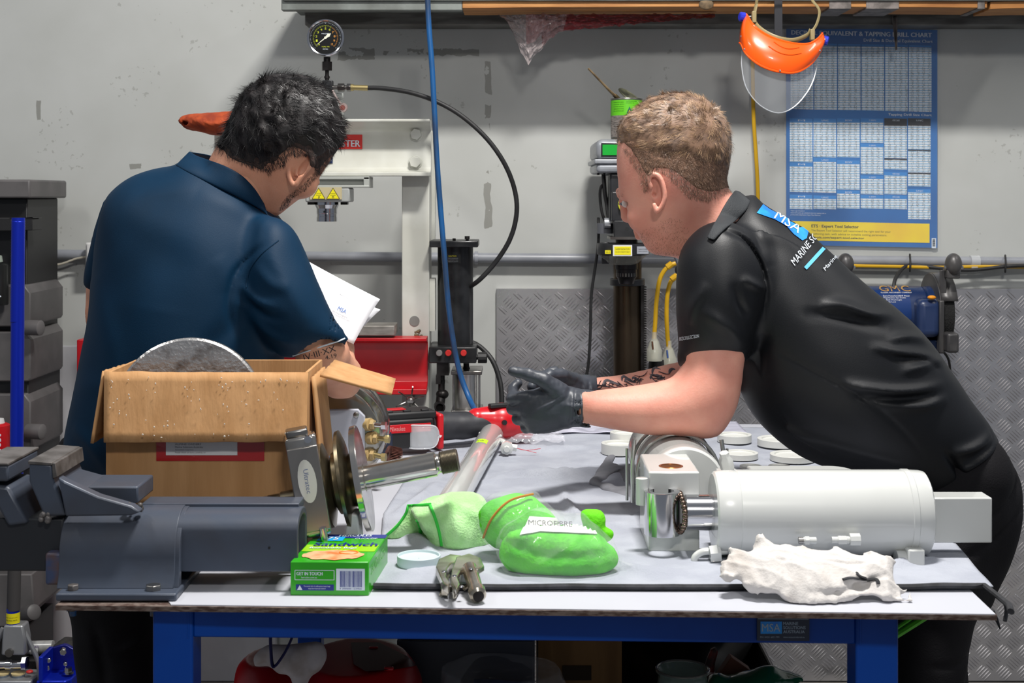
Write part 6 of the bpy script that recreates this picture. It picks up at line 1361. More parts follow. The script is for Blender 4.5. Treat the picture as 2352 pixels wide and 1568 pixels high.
    mb = MB(); p = onsurf(fb, [tuple(q) for q in cr_path([(1108, 1240), (1130, 1190), (1170, 1150), (1225, 1134)], 6)], .0006); mb.tube(p, .002, 6, sm=0); mb.build('seal_line', M('seal_orange', (190, 130, 60), .4), t)
gloves()
def rag():
    S = SDF((.29, 2.10, TT-.0), (.66, 2.35, 1.05), .0026)
    S.infl([(1632, 1302), (1668, 1290), (1690, 1268), (1735, 1268), (1764, 1242), (1792, 1262), (1840, 1264), (1900, 1272), (1975, 1274), (2040, 1280), (2064, 1296), (2052, 1330), (2080, 1350), (2104, 1366), (2040, 1370), (1980, 1352), (1930, 1368), (1870, 1384), (1800, 1374), (1770, 1350), (1712, 1354), (1690, 1328), (1655, 1324)], 2.205, .62, .008, tilt=(0, .9))
    r = np.random.RandomState(6); X_, Y_, Z_ = S.X, S.Y, S.Z; g = 0
    for k in range(5):
        a = r.normal(size=3)*[1, .7, 1]; a = a/np.linalg.norm(a)*r.uniform(45, 85); b = r.normal(size=3)*28
        g = g+(1-np.abs(np.sin(a[0]*X_+a[1]*Y_+a[2]*Z_+1.7*np.sin(b[0]*X_+b[1]*Y_+b[2]*Z_)+k)))**2
    S.f = S.f-((g/5-.33)*.017).astype(np.float32)
    for f, a, w_ in (([(1700, 1280), (1760, 1260), (1800, 1290), (1790, 1350)], -.008, .006), ([(1760, 1250), (1810, 1268), (1850, 1310)], .008, .006), ([(1850, 1270), (1930, 1290), (2010, 1280)], -.008, .007), ([(1830, 1340), (1900, 1345), (1980, 1330), (2040, 1310)], -.010, .006), ([(1900, 1320), (1960, 1350), (2040, 1350)], .007, .006), ([(1860, 1290), (1880, 1330), (1870, 1375)], .008, .007), ([(1720, 1300), (1740, 1340)], .007, .007)): S.ridge(f, 2.205, a, w_)
    S.plane((0, 0, TT+.0012), (0, 0, -1))
    o = S.build('cotton_rag', M('rag_white', (206, 202, 198), .95, col2=(184, 176, 168), vs=16, v0=.52, v1=.75, bump=.3, bs=200)); o['label'] = 'crumpled off-white cotton rag at the front edge of the bench'; o['category'] = 'rag'
    b = bvh_of(o); p = onsurf(b, [tuple(q) for q in cr_path([(1936, 1330), (1955, 1326), (1985, 1331), (2012, 1329), (2018, 1340)], 5)], .002); p2 = onsurf(b, [tuple(q) for q in cr_path([(1968, 1314), (1975, 1322), (1990, 1328)], 5)], .003)
    mb = MB(); mb.tube(p, .0032, 6, sm=0, flat=.5)
    if len(p2) > 3: mb.tube(p2, .003, 6, sm=0, flat=.5)
    o = mb.build('black_clip', BIND); o['label'] = 'small bent black clip lying on the rag'; o['category'] = 'clip'
rag()
def pliers():
    t = thing('locking_pliers', 'chrome locking pliers lying at the front edge with their jaws toward the camera', 'pliers', PT(1060, 1365)); NI = M('nickel', (224, 218, 204), .2, .9, col2=(156, 148, 132), vs=20, rv=.06); s = 2.25/F
    mb = MB(); a = PT(1098, 1366, TT+.014); b = PT(1078, 1306, TT+.034); mb.lathe([(-.004, .009), (0, .013), (.012, .0135), (.016, .011), ((b-a).length, .0125)], a, b-a, 24); mb.build('handle_barrel', NI, t, ang=30)
    q = a+(a-b).normalized()*.0045; MB().cyl(q, q+(a-b).normalized()*.001, .0085).build('screw_face', DST, t)
    def plate(pix, Y0, dz, th, name, m=NI): return MB().prism([PT(x, y, TT+dz) for x, y in pix], (0, 0, th)).build(name, m, t, bev=.0018)
    plate([(1001, 1320), (1008, 1302), (1034, 1291), (1060, 1294), (1056, 1306), (1036, 1312), (1026, 1326), (1024, 1344), (1034, 1358), (1030, 1366), (1018, 1358), (1008, 1336)], 0, .018, .014, 'upper_arm')
    plate([(1048, 1292), (1078, 1284), (1104, 1294), (1112, 1312), (1096, 1322), (1074, 1312), (1058, 1322), (1050, 1338), (1056, 1354), (1048, 1366), (1036, 1348), (1038, 1322)], 0, .030, .010, 'lower_arm')
    plate([(1014, 1368), (1010, 1346), (1022, 1330), (1034, 1338), (1028, 1352), (1030, 1370)], 0, .004, .014, 'fixed_jaw')
    plate([(1040, 1376), (1034, 1356), (1044, 1338), (1060, 1342), (1056, 1358), (1048, 1374)], 0, .004, .020, 'moving_jaw')
    for x, y, z in ((1020, 1312, .041), (1044, 1322, .040), (1082, 1306, .041), (1034, 1344, .025), (1060, 1346, .023)):
        q = PT(x, y, TT+z); MB().ball(q, (.004, .004, .002), 12, 6).build('rivet', CHR, t)
    mb = MB(); mb.tube([PT(1066, 1352, TT+.012), PT(1080, 1340, TT+.016), PT(1090, 1322, TT+.02)], .003, 8); mb.build('spring_link', NI, t)
    mb = MB(); mb.tube([PT(1012, 1366, TT+.004), PT(1020, 1352, TT+.008), PT(1028, 1346, TT+.012)], .0028, 8); mb.build('release_lever', NI, t)
pliers()
# green straps under the right end
for k, (a, b) in enumerate((((2064, 1438), (2122, 1408)), ((2064, 1455), (2150, 1410)))):
    mb = MB(); A = P(*a, 2.262); Bq = P(*b, 2.45); d = (A-Bq).normalized(); Bq = P(b[0], b[1]-2, 2.262)+Vector((0, .01, 0)); A2 = A+(A-Bq)*1.1
    w_ = .0075 if k else .005; mb.tube([A2, A, Bq], w_, 8, sm=0, flat=.7)
    o = mb.build('green_strap', M('strap_green', (100, 200, 50), .5, col2=(84, 184, 40), vs=30)); o['label'] = ('narrow upper green strap' if not k else 'wide lower green strap')+' slung under the right end of the bench'; o['category'] = 'strap'; o['group'] = 'green straps under the bench'

# ---- under the bench (on the lower shelf, z .266)
SZ = .267
def SB(px, Y): return P(px, 0, Y).x
def under():
    RB_ = M('bin_red', (176, 12, 24), .35, col2=(150, 8, 18), vs=3); DK_ = M('bin_window', (66, 22, 20), .3)
    t = thing('red_bin', 'rounded red plastic bin under the left half of the bench', 'bin', (SB(770, 2.75), 2.75, SZ))
    S = SDF((SB(520, 2.75), 2.5, SZ), (SB(1000, 2.75), 3.0, .66), .008)
    S.infl([(545, 1850), (540, 1560), (556, 1515), (590, 1494), (640, 1492), (690, 1510), (735, 1490), (770, 1465), (860, 1468), (920, 1495), (958, 1540), (972, 1600), (970, 1850)], 2.75, 1.0, .01, sm=5); S.plane((0, 0, SZ+.001), (0, 0, -1))
    ro = S.build('bin_shell', RB_, t); b = bvh_of(ro)
    decal(b, ([(806, 1478), (870, 1478), (935, 1510), (955, 1530), (900, 1540), (840, 1545), (812, 1528)], [(0, 1, 2, 3, 4, 5, 6)]), 'smoked_window', DK_, t, off=.003, cuts=6, label='dark smoked window')
    for x, y in ((858, 1488), (893, 1535)):
        p = onsurf(b, [(x, y)], .006)
        if p: MB().box(p[0], (.018, .01, .006)).build('window_catch', RB_, t, bev=.002)
    t = thing('rag_bundle', 'white rags and a navy strap hanging over the red bin', 'rag', (SB(650, 2.6), 2.62, .6))
    Yr_ = 2.57
    S = SDF((SB(555, Yr_), 2.44, .52), (SB(760, Yr_), 2.70, .82), .004)
    S.infl([(566, 1556), (580, 1530), (582, 1510), (612, 1482), (650, 1480), (700, 1476), (735, 1478), (748, 1505), (735, 1535), (715, 1552), (700, 1600), (672, 1600), (668, 1552), (640, 1545), (620, 1530), (590, 1540)], Yr_, .55, .006)
    for f, a, w_ in (([(680, 1480), (672, 1520), (690, 1580)], .010, .008), ([(715, 1480), (705, 1520), (712, 1550)], -.008, .007), ([(620, 1490), (610, 1520), (580, 1545)], -.006, .008), ([(740, 1500), (725, 1530), (705, 1550)], .008, .006)): S.ridge(f, Yr_, a, w_)
    S.disp(.003, 9, 3).build('rag_cloth', M('rag_dim', (196, 190, 192), .9, col2=(170, 160, 156), vs=20), t)
    mb = MB(); mb.tube([P(621, 1440, Yr_-.03), P(622, 1490, Yr_-.04), P(628, 1530, Yr_-.04), P(650, 1505, Yr_-.04), P(668, 1470, Yr_-.02), P(676, 1445, Yr_)], .006, 8, flat=.4); mb.build('navy_strap', M('strap_navy', (26, 26, 84), .6), t)
    # grey crate behind
    t = thing('dark_crate', 'dark blue grey storage crate under the middle of the bench', 'crate', (SB(1000, 2.95), 2.95, SZ)); G_ = M('crate_dark', (38, 42, 54), .5); x0, x1 = SB(915, 2.85), SB(1225, 2.85); zt = 1.549-1020*2.85/F
    for c, d in (((x0+x1)/2, 2.85), None), ((x0+x1)/2, 3.1) and ((((x0+x1)/2, 3.1)), None): 
        MB().box((c[0], c[1], (SZ+zt)/2), (x1-x0, .006, zt-SZ)).build('side_wall', G_, t, bev=.002)
    for x in (x0, x1): MB().box((x, 2.975, (SZ+zt)/2), (.006, .25, zt-SZ)).build('side_wall', G_, t, bev=.002)
    MB().box(((x0+x1)/2, 2.975, SZ+.004), (x1-x0, .25, .006)).build('bottom', G_, t)
    # clear bag with blue things
    t = thing('clear_sack', 'clear plastic sack of blue items under the middle of the bench', 'plastic bag', (SB(1140, 2.75), 2.75, SZ))
    S = SDF((SB(1080, 2.75), 2.62, SZ), (SB(1270, 2.75), 2.9, .6), .006); S.infl([(1018, 1800), (1030, 1545), (1060, 1530), (1120, 1548), (1180, 1560), (1240, 1580), (1250, 1800)], 2.75, .7, .01).disp(.004, 8, 3); S.plane((0, 0, SZ+.002), (0, 0, -1)); S.build('blue_items', M('item_blue', (24, 64, 130), .5, col2=(14, 30, 60), vs=20), t)
    S = SDF((SB(1000, 2.75), 2.55, SZ), (SB(1310, 2.75), 2.97, .64), .007); S.infl([(1010, 1800), (1014, 1545), (1035, 1520), (1070, 1490), (1130, 1484), (1190, 1496), (1250, 1520), (1292, 1560), (1296, 1800)], 2.75, .9, .01)
    for f in ([(1040, 1560), (1075, 1520), (1085, 1488)], [(1085, 1490), (1160, 1510), (1260, 1540)], [(1110, 1570), (1120, 1530), (1090, 1495)], [(1200, 1560), (1180, 1520), (1120, 1495)]): S.ridge(f, 2.75, .010, .007)
    S.disp(.005, 9, 5, 3); S.plane((0, 0, SZ+.001), (0, 0, -1)); S.build('clear_film', M('bag_film'), t)
    # cardboard box
    t = thing('brown_carton', 'plain brown carton under the bench beside the black tub', 'box', (SB(1335, 2.95), 2.95, SZ)); x0, x1 = SB(1236, 2.95), SB(1428, 2.95); DC = M('carton_dim', (132, 98, 58), .85, col2=(116, 84, 48), vs=6, stretch=(5, 5, .6))
    for y in (2.95, 3.2): MB().box(((x0+x1)/2, y, (SZ+.65)/2), (x1-x0, .006, .65-SZ)).build('side_wall', DC, t)
    for x in (x0+.003, x1-.003): MB().box((x, 3.075, (SZ+.65)/2), (.006, .244, .65-SZ)).build('side_wall', DC, t)
    MB().box(((x0+x1)/2, 3.075, .652), (x1-x0, .256, .004)).build('lid', DC, t)
    a = P(1325, 1545, 2.945); MB().box(a, (.06, .002, .03)).build('hand_hole', M('hole_dark', (50, 38, 24), .9), t)
    # black tub with jar and green bag
    t = thing('black_tub', 'large black plastic tub under the right half of the bench', 'tub', (SB(1680, 2.8), 2.85, SZ)); TBK = M('tub_black', (18, 18, 20), .28); x0, x1 = SB(1432, 2.6), SB(1870, 2.6); y0, y1 = 2.6, 3.2; zf = 1.549-1018*3.2/F
    def wall(a, b, c, d): MB().add([a, b, c, d], [(0, 1, 2, 3)]).build('tub_wall', TBK, t, solid=.005, fixn=False)
    lo = .02; A0, B0, C0, D0 = Vector((x0+lo, y0+.05, SZ+.004)), Vector((x1-lo, y0+.05, SZ+.004)), Vector((x1-lo, y1-.05, SZ+.004)), Vector((x0+lo, y1-.05, SZ+.004)); A1, B1, C1, D1 = Vector((x0, y0, .42)), Vector((x1+.06, y0, .42)), Vector((x1, y1, zf)), Vector((x0, y1, zf))
    wall(A0, B0, B1, A1); wall(B0, C0, C1, B1); wall(C0, D0, D1, C1); wall(D0, A0, A1, D1); wall(A0, B0, C0, D0)
    MB().tube([A1, B1, C1, D1], .006, 8, sm=0, closed=True).build('tub_rim', TBK, t)
    t = thing('glass_jar', 'wide mouthed glass jar standing in the black tub', 'jar', (SB(1568, 2.85), 2.85, SZ+.01)); c = Vector((SB(1568, 2.85), 2.85, SZ+.01)); r = 60*2.85/F; h = 1.549-1086*2.85/F-c.z
    MB().lathe([(0, r*.8), (.01, r*.95), (h-.03, r*.95), (h-.012, r*.9), (h-.004, r), (h, r*.97)], c, (0, 0, 1), 48, caps=False).build('glass', M('jar_glass', (150, 170, 160), .05, alpha=.35, coat=1), t, solid=.003, fixn=False)
    MB().tube([c+Vector((r*math.cos(k*PI/16), r*math.sin(k*PI/16), h)) for k in range(32)], .0025, 8, sm=0, closed=True).build('jar_rim', M('jar_rim', (110, 110, 105), .15, alpha=.8, coat=1), t)
    S = SDF((SB(1610, 2.9), 2.72, SZ), (SB(1860, 2.9), 3.06, .62), .006); S.infl([(1620, 1800), (1628, 1572), (1680, 1558), (1720, 1540), (1770, 1528), (1800, 1540), (1842, 1556), (1830, 1580), (1850, 1800)], 2.9, .7, .01)
    for f in ([(1650, 1568), (1720, 1552), (1780, 1534)], [(1700, 1575), (1770, 1550), (1835, 1556)]): S.ridge(f, 2.9, .008, .006)
    S.disp(.005, 8, 13, 3); S.plane((0, 0, SZ+.012), (0, 0, -1)); o = S.build('green_bag', M('bag_darkgreen', (16, 92, 66), .25, coat=.5)); o['label'] = 'crumpled dark green plastic bag inside the black tub'; o['category'] = 'plastic bag'
    mb = MB(); mb.tube([P(1628, 1540, 3.0), P(1633, 1515, 3.0), P(1640, 1495, 3.0), P(1637, 1488, 3.0)], lambda u: .012-.005*u, 8, flat=.5); mb.box(P(1633, 1600, 3.0), (.02, .02, .1)); o = mb.build('red_tube', M('tube_reddark', (130, 44, 36), .5, col2=(60, 40, 38), vs=40)); o['label'] = 'small dark red tube sticking up in the black tub'; o['category'] = 'tube'
    mb = MB(); mb.box(P(1672, 1560, 2.98), (.05, .03, .09), Matrix.Rotation(.6, 3, 'Y')); o = mb.build('small_carton', M('carton_brown', (110, 66, 48), .7), bev=.002); o['label'] = 'small brown carton tilted in the black tub behind the green bag'; o['category'] = 'box'
under()
# ================================================================ PEOPLE
def ysurf(S, px, py, Y0):                            # first solid voxel along the sight line through a pixel
    for Y in np.arange(Y0-.28, Y0+.2, .0015):
        p = P(px, py, Y); i = ((np.array(p)-S.lo)/S.vox).astype(int)
        if (i < 0).any() or (i >= S.n).any(): continue
        if S.f[tuple(i)] < 0: return float(Y)
    return Y0
def merged(name, parts, mat, parent):
    Vs = []; Qs = []; n = 0
    for S in parts: V, Q = S.arrays(); Vs.append(V); Qs.append(Q+n); n += len(V)
    return finish(np_mesh(name, np.concatenate(Vs), np.concatenate(Qs)), name, mat, parent, ang=180)
def inpoly(pts, x, y):
    c = False
    for i in range(len(pts)):
        (ax, ay), (bx, by) = pts[i-1], pts[i]
        if (ay > y) != (by > y) and x < (bx-ax)*(y-ay)/(by-ay)+ax: c = not c
    return c
def strands(name, S, region, n, length, comb, lift, width, mat, parent, seed=1, wave=0., clump=0, jit=.25, seg=3):
    """short hairs: ribbons rooted on a surface, combed by comb(px, py, Vector) -> Vector"""
    V, Q = S.arrays(); tri = V[Q[:, :3]]; N = np.cross(tri[:, 1]-tri[:, 0], tri[:, 2]-tri[:, 0]); C = V[Q].mean(1)
    N /= np.linalg.norm(N, axis=1)[:, None]+1e-9
    ctr = V.mean(0)
    if ((C-ctr)*N).sum(1).mean() < 0: N = -N
    px = CX+C[:, 0]*F/C[:, 1]; py = HY+(ZC-C[:, 2])*F/C[:, 1]; r = random.Random(seed); ids = [i for i in range(len(C)) if region(px[i], py[i], C[i], N[i])]
    out = MB()
    if not ids: return
    for k in range(n):
        i = ids[r.randrange(len(ids))]; p = Vector(C[i])+Vector((r.gauss(0, 1), r.gauss(0, 1), r.gauss(0, 1)))*.0012; nn = Vector(N[i])
        cb = Vector(comb(px[i], py[i], p)); cb = (cb-nn*cb.dot(nn)); cb = cb.normalized() if cb.length > 1e-5 else nn.orthogonal()
        if clump:
            q = Vector((round(p.x/clump), round(p.y/clump), round(p.z/clump))); rr = random.Random(hash((int(q.x), int(q.y), int(q.z)))); cb = (cb+Vector((rr.gauss(0, .35), rr.gauss(0, .35), rr.gauss(0, .35)))).normalized()
        cb = (cb+Vector((r.gauss(0, jit), r.gauss(0, jit), r.gauss(0, jit)))).normalized(); L_ = length*r.uniform(.6, 1.2); lf = lift*r.uniform(.5, 1.3)
        sd = cb.cross(nn).normalized()*width*.5*r.uniform(.6, 1.4); pts = []; wv = r.uniform(0, 6)
        for s in range(seg+1):
            t = s/seg; q = p-nn*.001+cb*L_*t*(1-.15*t)+nn*(lf*L_*math.sin(t*2.2)/1.0)+sd.normalized()*wave*math.sin(t*5+wv)*L_
            w_ = 1-t*.85; pts += [q-sd*w_, q+sd*w_]
        out.add(pts, [(2*s, 2*s+1, 2*s+3, 2*s+2) for s in range(seg)])
    o = out.build(name, mat, parent, fixn=False, ang=180, kind='stuff'); return o
def drape(name, top, bot, bvhs, mat, parent, nu=40, nv=7, off=.004, tail=(), th=.0022, **pr):
    """a cloth band lying on the bodies between two outlines (pixels); tail: extra columns carried round behind"""
    a = cr_path(top, 8); b = cr_path(bot, 8); Y = np.full((nv, nu), np.nan); pxs = np.zeros((nv, nu, 2)); o = Vector((0, 0, ZC))
    def at(c, u): i = u*(len(c)-1); k = min(int(i), len(c)-2); return c[k]*(1-i+k)+c[k+1]*(i-k)
    for j in range(nv):
        for i in range(nu):
            p = at(a, i/(nu-1))*(1-j/(nv-1))+at(b, i/(nu-1))*(j/(nv-1)); pxs[j, i] = p; d = (P(p[0], p[1], 3.)-o).normalized()
            h = [x.ray_cast(o, d)[0] for x in bvhs]; h = [x.y for x in h if x is not None]
            if h and min(h) < 3.02: Y[j, i] = min(h)
    Y[np.isnan(Y)] = np.nanmax(Y) if not np.isnan(Y).all() else 2.85
    for _ in range(6):
        Z = np.pad(Y, 1, mode='edge'); Y = np.minimum(Y, (Z[:-2, 1:-1]+Z[2:, 1:-1]+Z[1:-1, :-2]+Z[1:-1, 2:])/4)
    for _ in range(3):
        Z = np.pad(Y, 1, mode='edge'); Y = (Z[:-2, 1:-1]+Z[2:, 1:-1]+Z[1:-1, :-2]+Z[1:-1, 2:])/4-.0003
    cols = [[P(pxs[j, i][0], pxs[j, i][1], Y[j, i]-off-.003*math.sin(j/(nv-1)*PI)) for j in range(nv)] for i in range(nu)]
    for (t0, b0) in tail: cols.insert(0, [Vector(t0).lerp(Vector(b0), j/(nv-1)) for j in range(nv)])
    m = MB(); n = len(cols); m.v = [tuple(cols[i][j]) for j in range(nv) for i in range(n)]; m.f = [(j*n+i, j*n+i+1, (j+1)*n+i+1, (j+1)*n+i) for j in range(nv-1) for i in range(n-1)]
    return m.build(name, mat, parent, fixn=False, ang=180, solid=th, sub=1, **pr)
SK2 = M('skin_fair', (226, 162, 142), .5, col2=(212, 140, 122), vs=18, v0=.35, v1=.75, bump=.12, bs=230, sss=.18)
SK1 = M('skin_tan', (214, 156, 128), .5, col2=(200, 138, 110), vs=18, v0=.35, v1=.75, bump=.12, bs=230, sss=.18)
BLS = M('shirt_black', (16, 18, 22), .5, col2=(19, 21, 25), vs=5, bump=.06, bs=420, spec=.35)
TRS = M('trouser_black', (20, 19, 22), .8, spec=.2, col2=(25, 24, 27), vs=9, bump=.2, bs=300)
NIT = M('nitrile_black', (52, 56, 64), .45, col2=(60, 65, 74), vs=14, bump=.15, bs=90)
TEAL = M('shirt_teal', (0, 40, 66), .6, col2=(0, 35, 58), vs=5, bump=.06, bs=420, spec=.2)

def legs(name, chains, mat, parent, pelvis, Y0, lo, hi, folds=()):
    S = SDF(lo, hi, .007); S.infl(pelvis, Y0, 1.0, .02)
    for c in chains:
        S.chain([q[:3] for q in c], [q[3] for q in c], .03)
    for f, a, w_ in folds: S.ridge(f, Y0, a, w_)
    S.disp(.0025, 5, 3); S.plane((0, 0, .07), (0, 0, -1)); return S.build(name, mat, parent)
def boot(x, y, d, parent):
    S = SDF((x-.2, y-.2, 0), (x+.2, y+.2, .16), .006); dv = np.array([d[0], d[1], 0.]); c = np.array([x, y, 0.])
    S.cone(c+[0, 0, .13], c+[0, 0, .06], .048, .045, .02); S.cone(c+[0, 0, .045]-dv*.03, c+[0, 0, .035]+dv*.15, .045, .042, .02); S.plane((0, 0, .002), (0, 0, -1)); S.build('boot', M('boot_brown', (54, 46, 40), .7), parent)

# ---------------------------------------------------------------- man in black, leaning over the bench
def man_black():
    t = thing('person', 'man with short fair hair in a black polo shirt and black gloves', 'person', (.86, 2.95, 0)); Y0 = 2.92
    # head and neck
    Yh = 2.90
    H = SDF((P(1395, 0, Yh).x, 2.74, P(0, 625, Yh).z), (P(1740, 0, Yh).x, 3.06, P(0, 205, Yh).z), .0027)
    H.infl([(1419, 330), (1417, 372), (1420, 415), (1423, 448), (1431, 462), (1440, 478), (1449, 500), (1457, 516), (1462, 532), (1468, 545), (1476, 556), (1484, 570), (1498, 583), (1520, 587), (1545, 582), (1566, 566), (1590, 540), (1625, 500), (1655, 455), (1664, 400), (1660, 345), (1645, 295), (1612, 255), (1565, 238), (1510, 240), (1460, 262), (1430, 292)], Yh, .74, .004)
    H.cone(P(1600, 480, Yh+.01), P(1680, 540, Yh+.01), .066, .072, .03); H.cone(P(1560, 520, Yh), P(1650, 590, Yh), .045, .06, .03)
    H.ell(P(1560, 335, Yh), (.100, .078, .098), None, .03)
    # brow, cheek, jaw, nose, lips
    H.cone(P(1426, 448, Yh+.02), P(1424, 440, Yh+.055), .008, .009, .010); H.ell(P(1475, 500, Yh-.03), (.030, .022, .030), None, .02)
    H.cone(P(1430, 462, Yh+.045), P(1441, 496, Yh+.05), .008, .0125, .008); H.cone(P(1441, 497, Yh+.05), P(1450, 502, Yh+.04), .0115, .0095, .006)
    H.cone(P(1462, 529, Yh+.03), P(1463, 531, Yh+.05), .007, .007, .006); H.cone(P(1466, 541, Yh+.03), P(1467, 543, Yh+.05), .0075, .0075, .006)
    H.cut(H.dell(P(1436, 468, Yh-.012), (.010, .016, .006)), .006); H.cut(H.dell(P(1452, 509, Yh+.03), (.004, .006, .002)), .002)
    ye = ysurf(H, 1505, 440, Yh)
    E = [(1499, 432), (1491, 418), (1493, 404), (1504, 400), (1516, 408), (1524, 428), (1527, 450), (1523, 468), (1514, 482), (1507, 484), (1503, 470)]
    H.ell(P(1510, 440, ye+.002), (.013, .007, .030), Matrix.Rotation(-.15, 3, 'Y'), .004)
    pe = [P(x, y, ye-.008-.010*((x-1490)/38)) for x, y in cr_path(E, 3)]; H.chain(pe, [.0042]*len(pe), .003)
    H.cut(H.dell(P(1506, 436, ye-.010), (.0060, .010, .014)), .004); H.cut(H.dell(P(1503, 447, ye-.004), (.0045, .010, .006)), .003)
    # arms and hidden torso core
    B = SDF((P(1330, 0, 2.8).x-.01, 2.6, P(0, 1020, 2.8).z), (1.02, 3.2, 1.53), .0045); Ya = 2.77
    B.infl([(1325, 905), (1345, 899), (1400, 893), (1460, 886), (1520, 876), (1552, 862), (1570, 830), (1580, 780), (1640, 760), (1700, 780), (1706, 830), (1702, 880), (1692, 930), (1672, 972), (1648, 1000), (1610, 1006), (1570, 1001), (1500, 998), (1440, 990), (1390, 982), (1345, 974), (1325, 970)], Ya, .86, .01, tilt=(.0, 0))
    B.infl([(1335, 880), (1360, 868), (1420, 862), (1490, 848), (1560, 832), (1640, 826), (1680, 850), (1680, 905), (1560, 915), (1450, 918), (1380, 920), (1335, 912)], 2.97, .85, .01)
    B.cone(P(1640, 800, Ya), P(1660, 620, 2.80), .055, .06, .02); B.cone(P(1640, 870, 2.97), P(1720, 640, 3.02), .05, .06, .02)
    B.cone(P(1690, 600, 2.90), P(2050, 900, 2.93), .085, .11, .03, (1, 1.1, 1)); B.cone(P(1670, 530, 2.9), P(1720, 600, 2.9), .055, .08, .03)
    body = merged('body', [H, B], SK2, t)
    bb = bvh_of(body)
    # tattoo on the far forearm: flat print on the skin
    TAT = M('tattoo_ink', (78, 72, 78), .6); mb = MB(); r = random.Random(12); b2 = MB()
    for k in range(64):
        x = r.uniform(1356, 1556); yc = 894-(x-1356)*.13; y = yc+r.uniform(-20, 16); a = r.uniform(-.9, .9); L_ = r.uniform(14, 34)
        pts = [(x+L_*u*math.cos(a)+6*math.sin(u*3+k), y+L_*u*math.sin(a)*.7+5*math.sin(u*4+k)) for u in np.linspace(0, 1, 9)]
        pts = [q for q in pts if q[0] < 1556]; p = onsurf(bb, pts, .0004); p = [q for q in p if q.y > 2.86]
        if len(p) > 4: mb.tube(p, lambda u: .0008+.0036*math.sin(u*PI), 6, sm=0, flat=.25)
    mb.build('tattoo', TAT, t, label='dark foliage tattoo', kind='stuff')
    # eyes, brow
    for d, yy in ((0, .005), (1, .062)):
        q = P(1437-d*4, 467, Yh+yy); MB().ball(q, .0085, 16, 10).build('eye', M('eye_white', (215, 205, 200), .2), t); MB().ball(q+Vector((-.0075, .004, -.001)), .0034, 10, 8).build('iris', M('iris_blue', (60, 80, 95), .2), bpy.data.objects[t.children[-1].name] if False else t)
    # hair
    hairline = [(1395, 200), (1740, 200), (1740, 430), (1672, 442), (1625, 462), (1580, 452), (1548, 420), (1528, 400), (1512, 396), (1494, 398), (1487, 440), (1478, 442), (1468, 400), (1450, 372), (1432, 342), (1412, 330), (1395, 330)]
    HB = M('hair_fair', (126, 96, 74), .55, col2=(94, 70, 54), vs=40, sheen=.2); HT = M('hair_light', (158, 128, 98), .45, col2=(96, 72, 54), vs=55, v0=.42, v1=.6)
    C = SDF(H.lo, H.lo+(H.n-1)*H.vox, H.vox); m_ = tuple(min(a, b) for a, b in zip(C.f.shape, H.f.shape)); C.f[:m_[0], :m_[1], :m_[2]] = H.f[:m_[0], :m_[1], :m_[2]]
    D = C.dinfl([(1395, 200), (1700, 200), (1690, 396), (1655, 388), (1610, 376), (1560, 368), (1520, 362), (1480, 354), (1455, 340), (1430, 330), (1400, 326)], Yh, 50, sm=3); tp_ = np.clip(-D/.030, 0, 1); C.f = C.f-.0075*tp_.astype(np.float32)
    C.put(.012*(1-tp_)+C.dinfl([(1409, 302), (1413, 322), (1430, 338), (1455, 366), (1480, 392), (1560, 398), (1640, 400), (1665, 385), (1666, 340), (1650, 292), (1626, 257), (1590, 232), (1550, 226), (1510, 236), (1476, 251), (1444, 268), (1420, 286)], Yh, .77), .006)
    for k in range(9): C.ridge([(1440+22*k, 235+((k-4)**2)*2), (1430+24*k, 300)], Yh, .0016, .006)
    C.disp(.0016, 22, 3, 3); C.f = np.maximum(C.f, D.astype(np.float32))
    FD = SDF(H.lo, H.lo+(H.n-1)*H.vox, H.vox); FD.f[:m_[0], :m_[1], :m_[2]] = H.f[:m_[0], :m_[1], :m_[2]]-.0016
    FD.disp(.0010, 60, 5, 2); FD.f = np.maximum(FD.f, FD.dinfl([(1430, 300), (1690, 300), (1690, 424), (1668, 430), (1625, 440), (1588, 432), (1556, 408), (1530, 392), (1508, 388), (1492, 392), (1486, 410), (1474, 402), (1462, 376), (1445, 346)], Yh, 50, sm=3))
    FD.build('hair_clipped', M('hair_clipped', (128, 96, 76), .8, col2=(100, 74, 58), vs=160, bump=.5, bs=400), t)
    C.build('hair', HB, t, label='short fair brown hair')
    def comb2(px, py, p): dx, dy = px-1575, py-290; return Vector((dx*.8-dy*.5-60, -40 if px < 1580 else 10, -(dy*.8+dx*.35)))
    strands('hair_strands', C, lambda x, y, c, n: n[1] < .6 and y < 338+.12*(x-1420), 13000, .0155, comb2, .11, .0008, HT, t, 3, .03, .012, .12)
    strands('hair_blend', C, lambda x, y, c, n: n[1] < .6 and 328+.12*(x-1420) < y < 405, 5000, .008, lambda x, y, p: Vector((.35, 0, -1)), .12, .0007, HB, t, 13, 0, 0, .2, 2)
    def low(x, y, c, n):
        if not inpoly(hairline, x, y) or y < 340: return False
        return n[1] < .7 and abs(c[1]-ye) < .2
    strands('hair_fade', H, low, 15000, .0075, lambda x, y, p: Vector((.25, 0, -1)), .35, .0005, HB, t, 5, 0, 0, .3, 2)
    jaw = [(1478, 560), (1500, 590), (1560, 585), (1590, 540), (1560, 500), (1530, 500), (1505, 520), (1470, 530)]
    strands('beard_stubble', H, lambda x, y, c, n: inpoly(jaw, x, y) and n[1] < .5, 2200, .0032, lambda x, y, p: Vector((-.2, 0, -1)), .5, .0004, M('stubble', (128, 92, 66), .8), t, 6, 0, 0, .3, 2)
    strands('eyebrow', H, lambda x, y, c, n: 1418 < x < 1436 and 436 < y < 452 and c[1] < Yh+.06, 160, .006, lambda x, y, p: Vector((.2, -1, -.2)), .2, .0006, HB, t, 7, 0, 0, .2, 2)
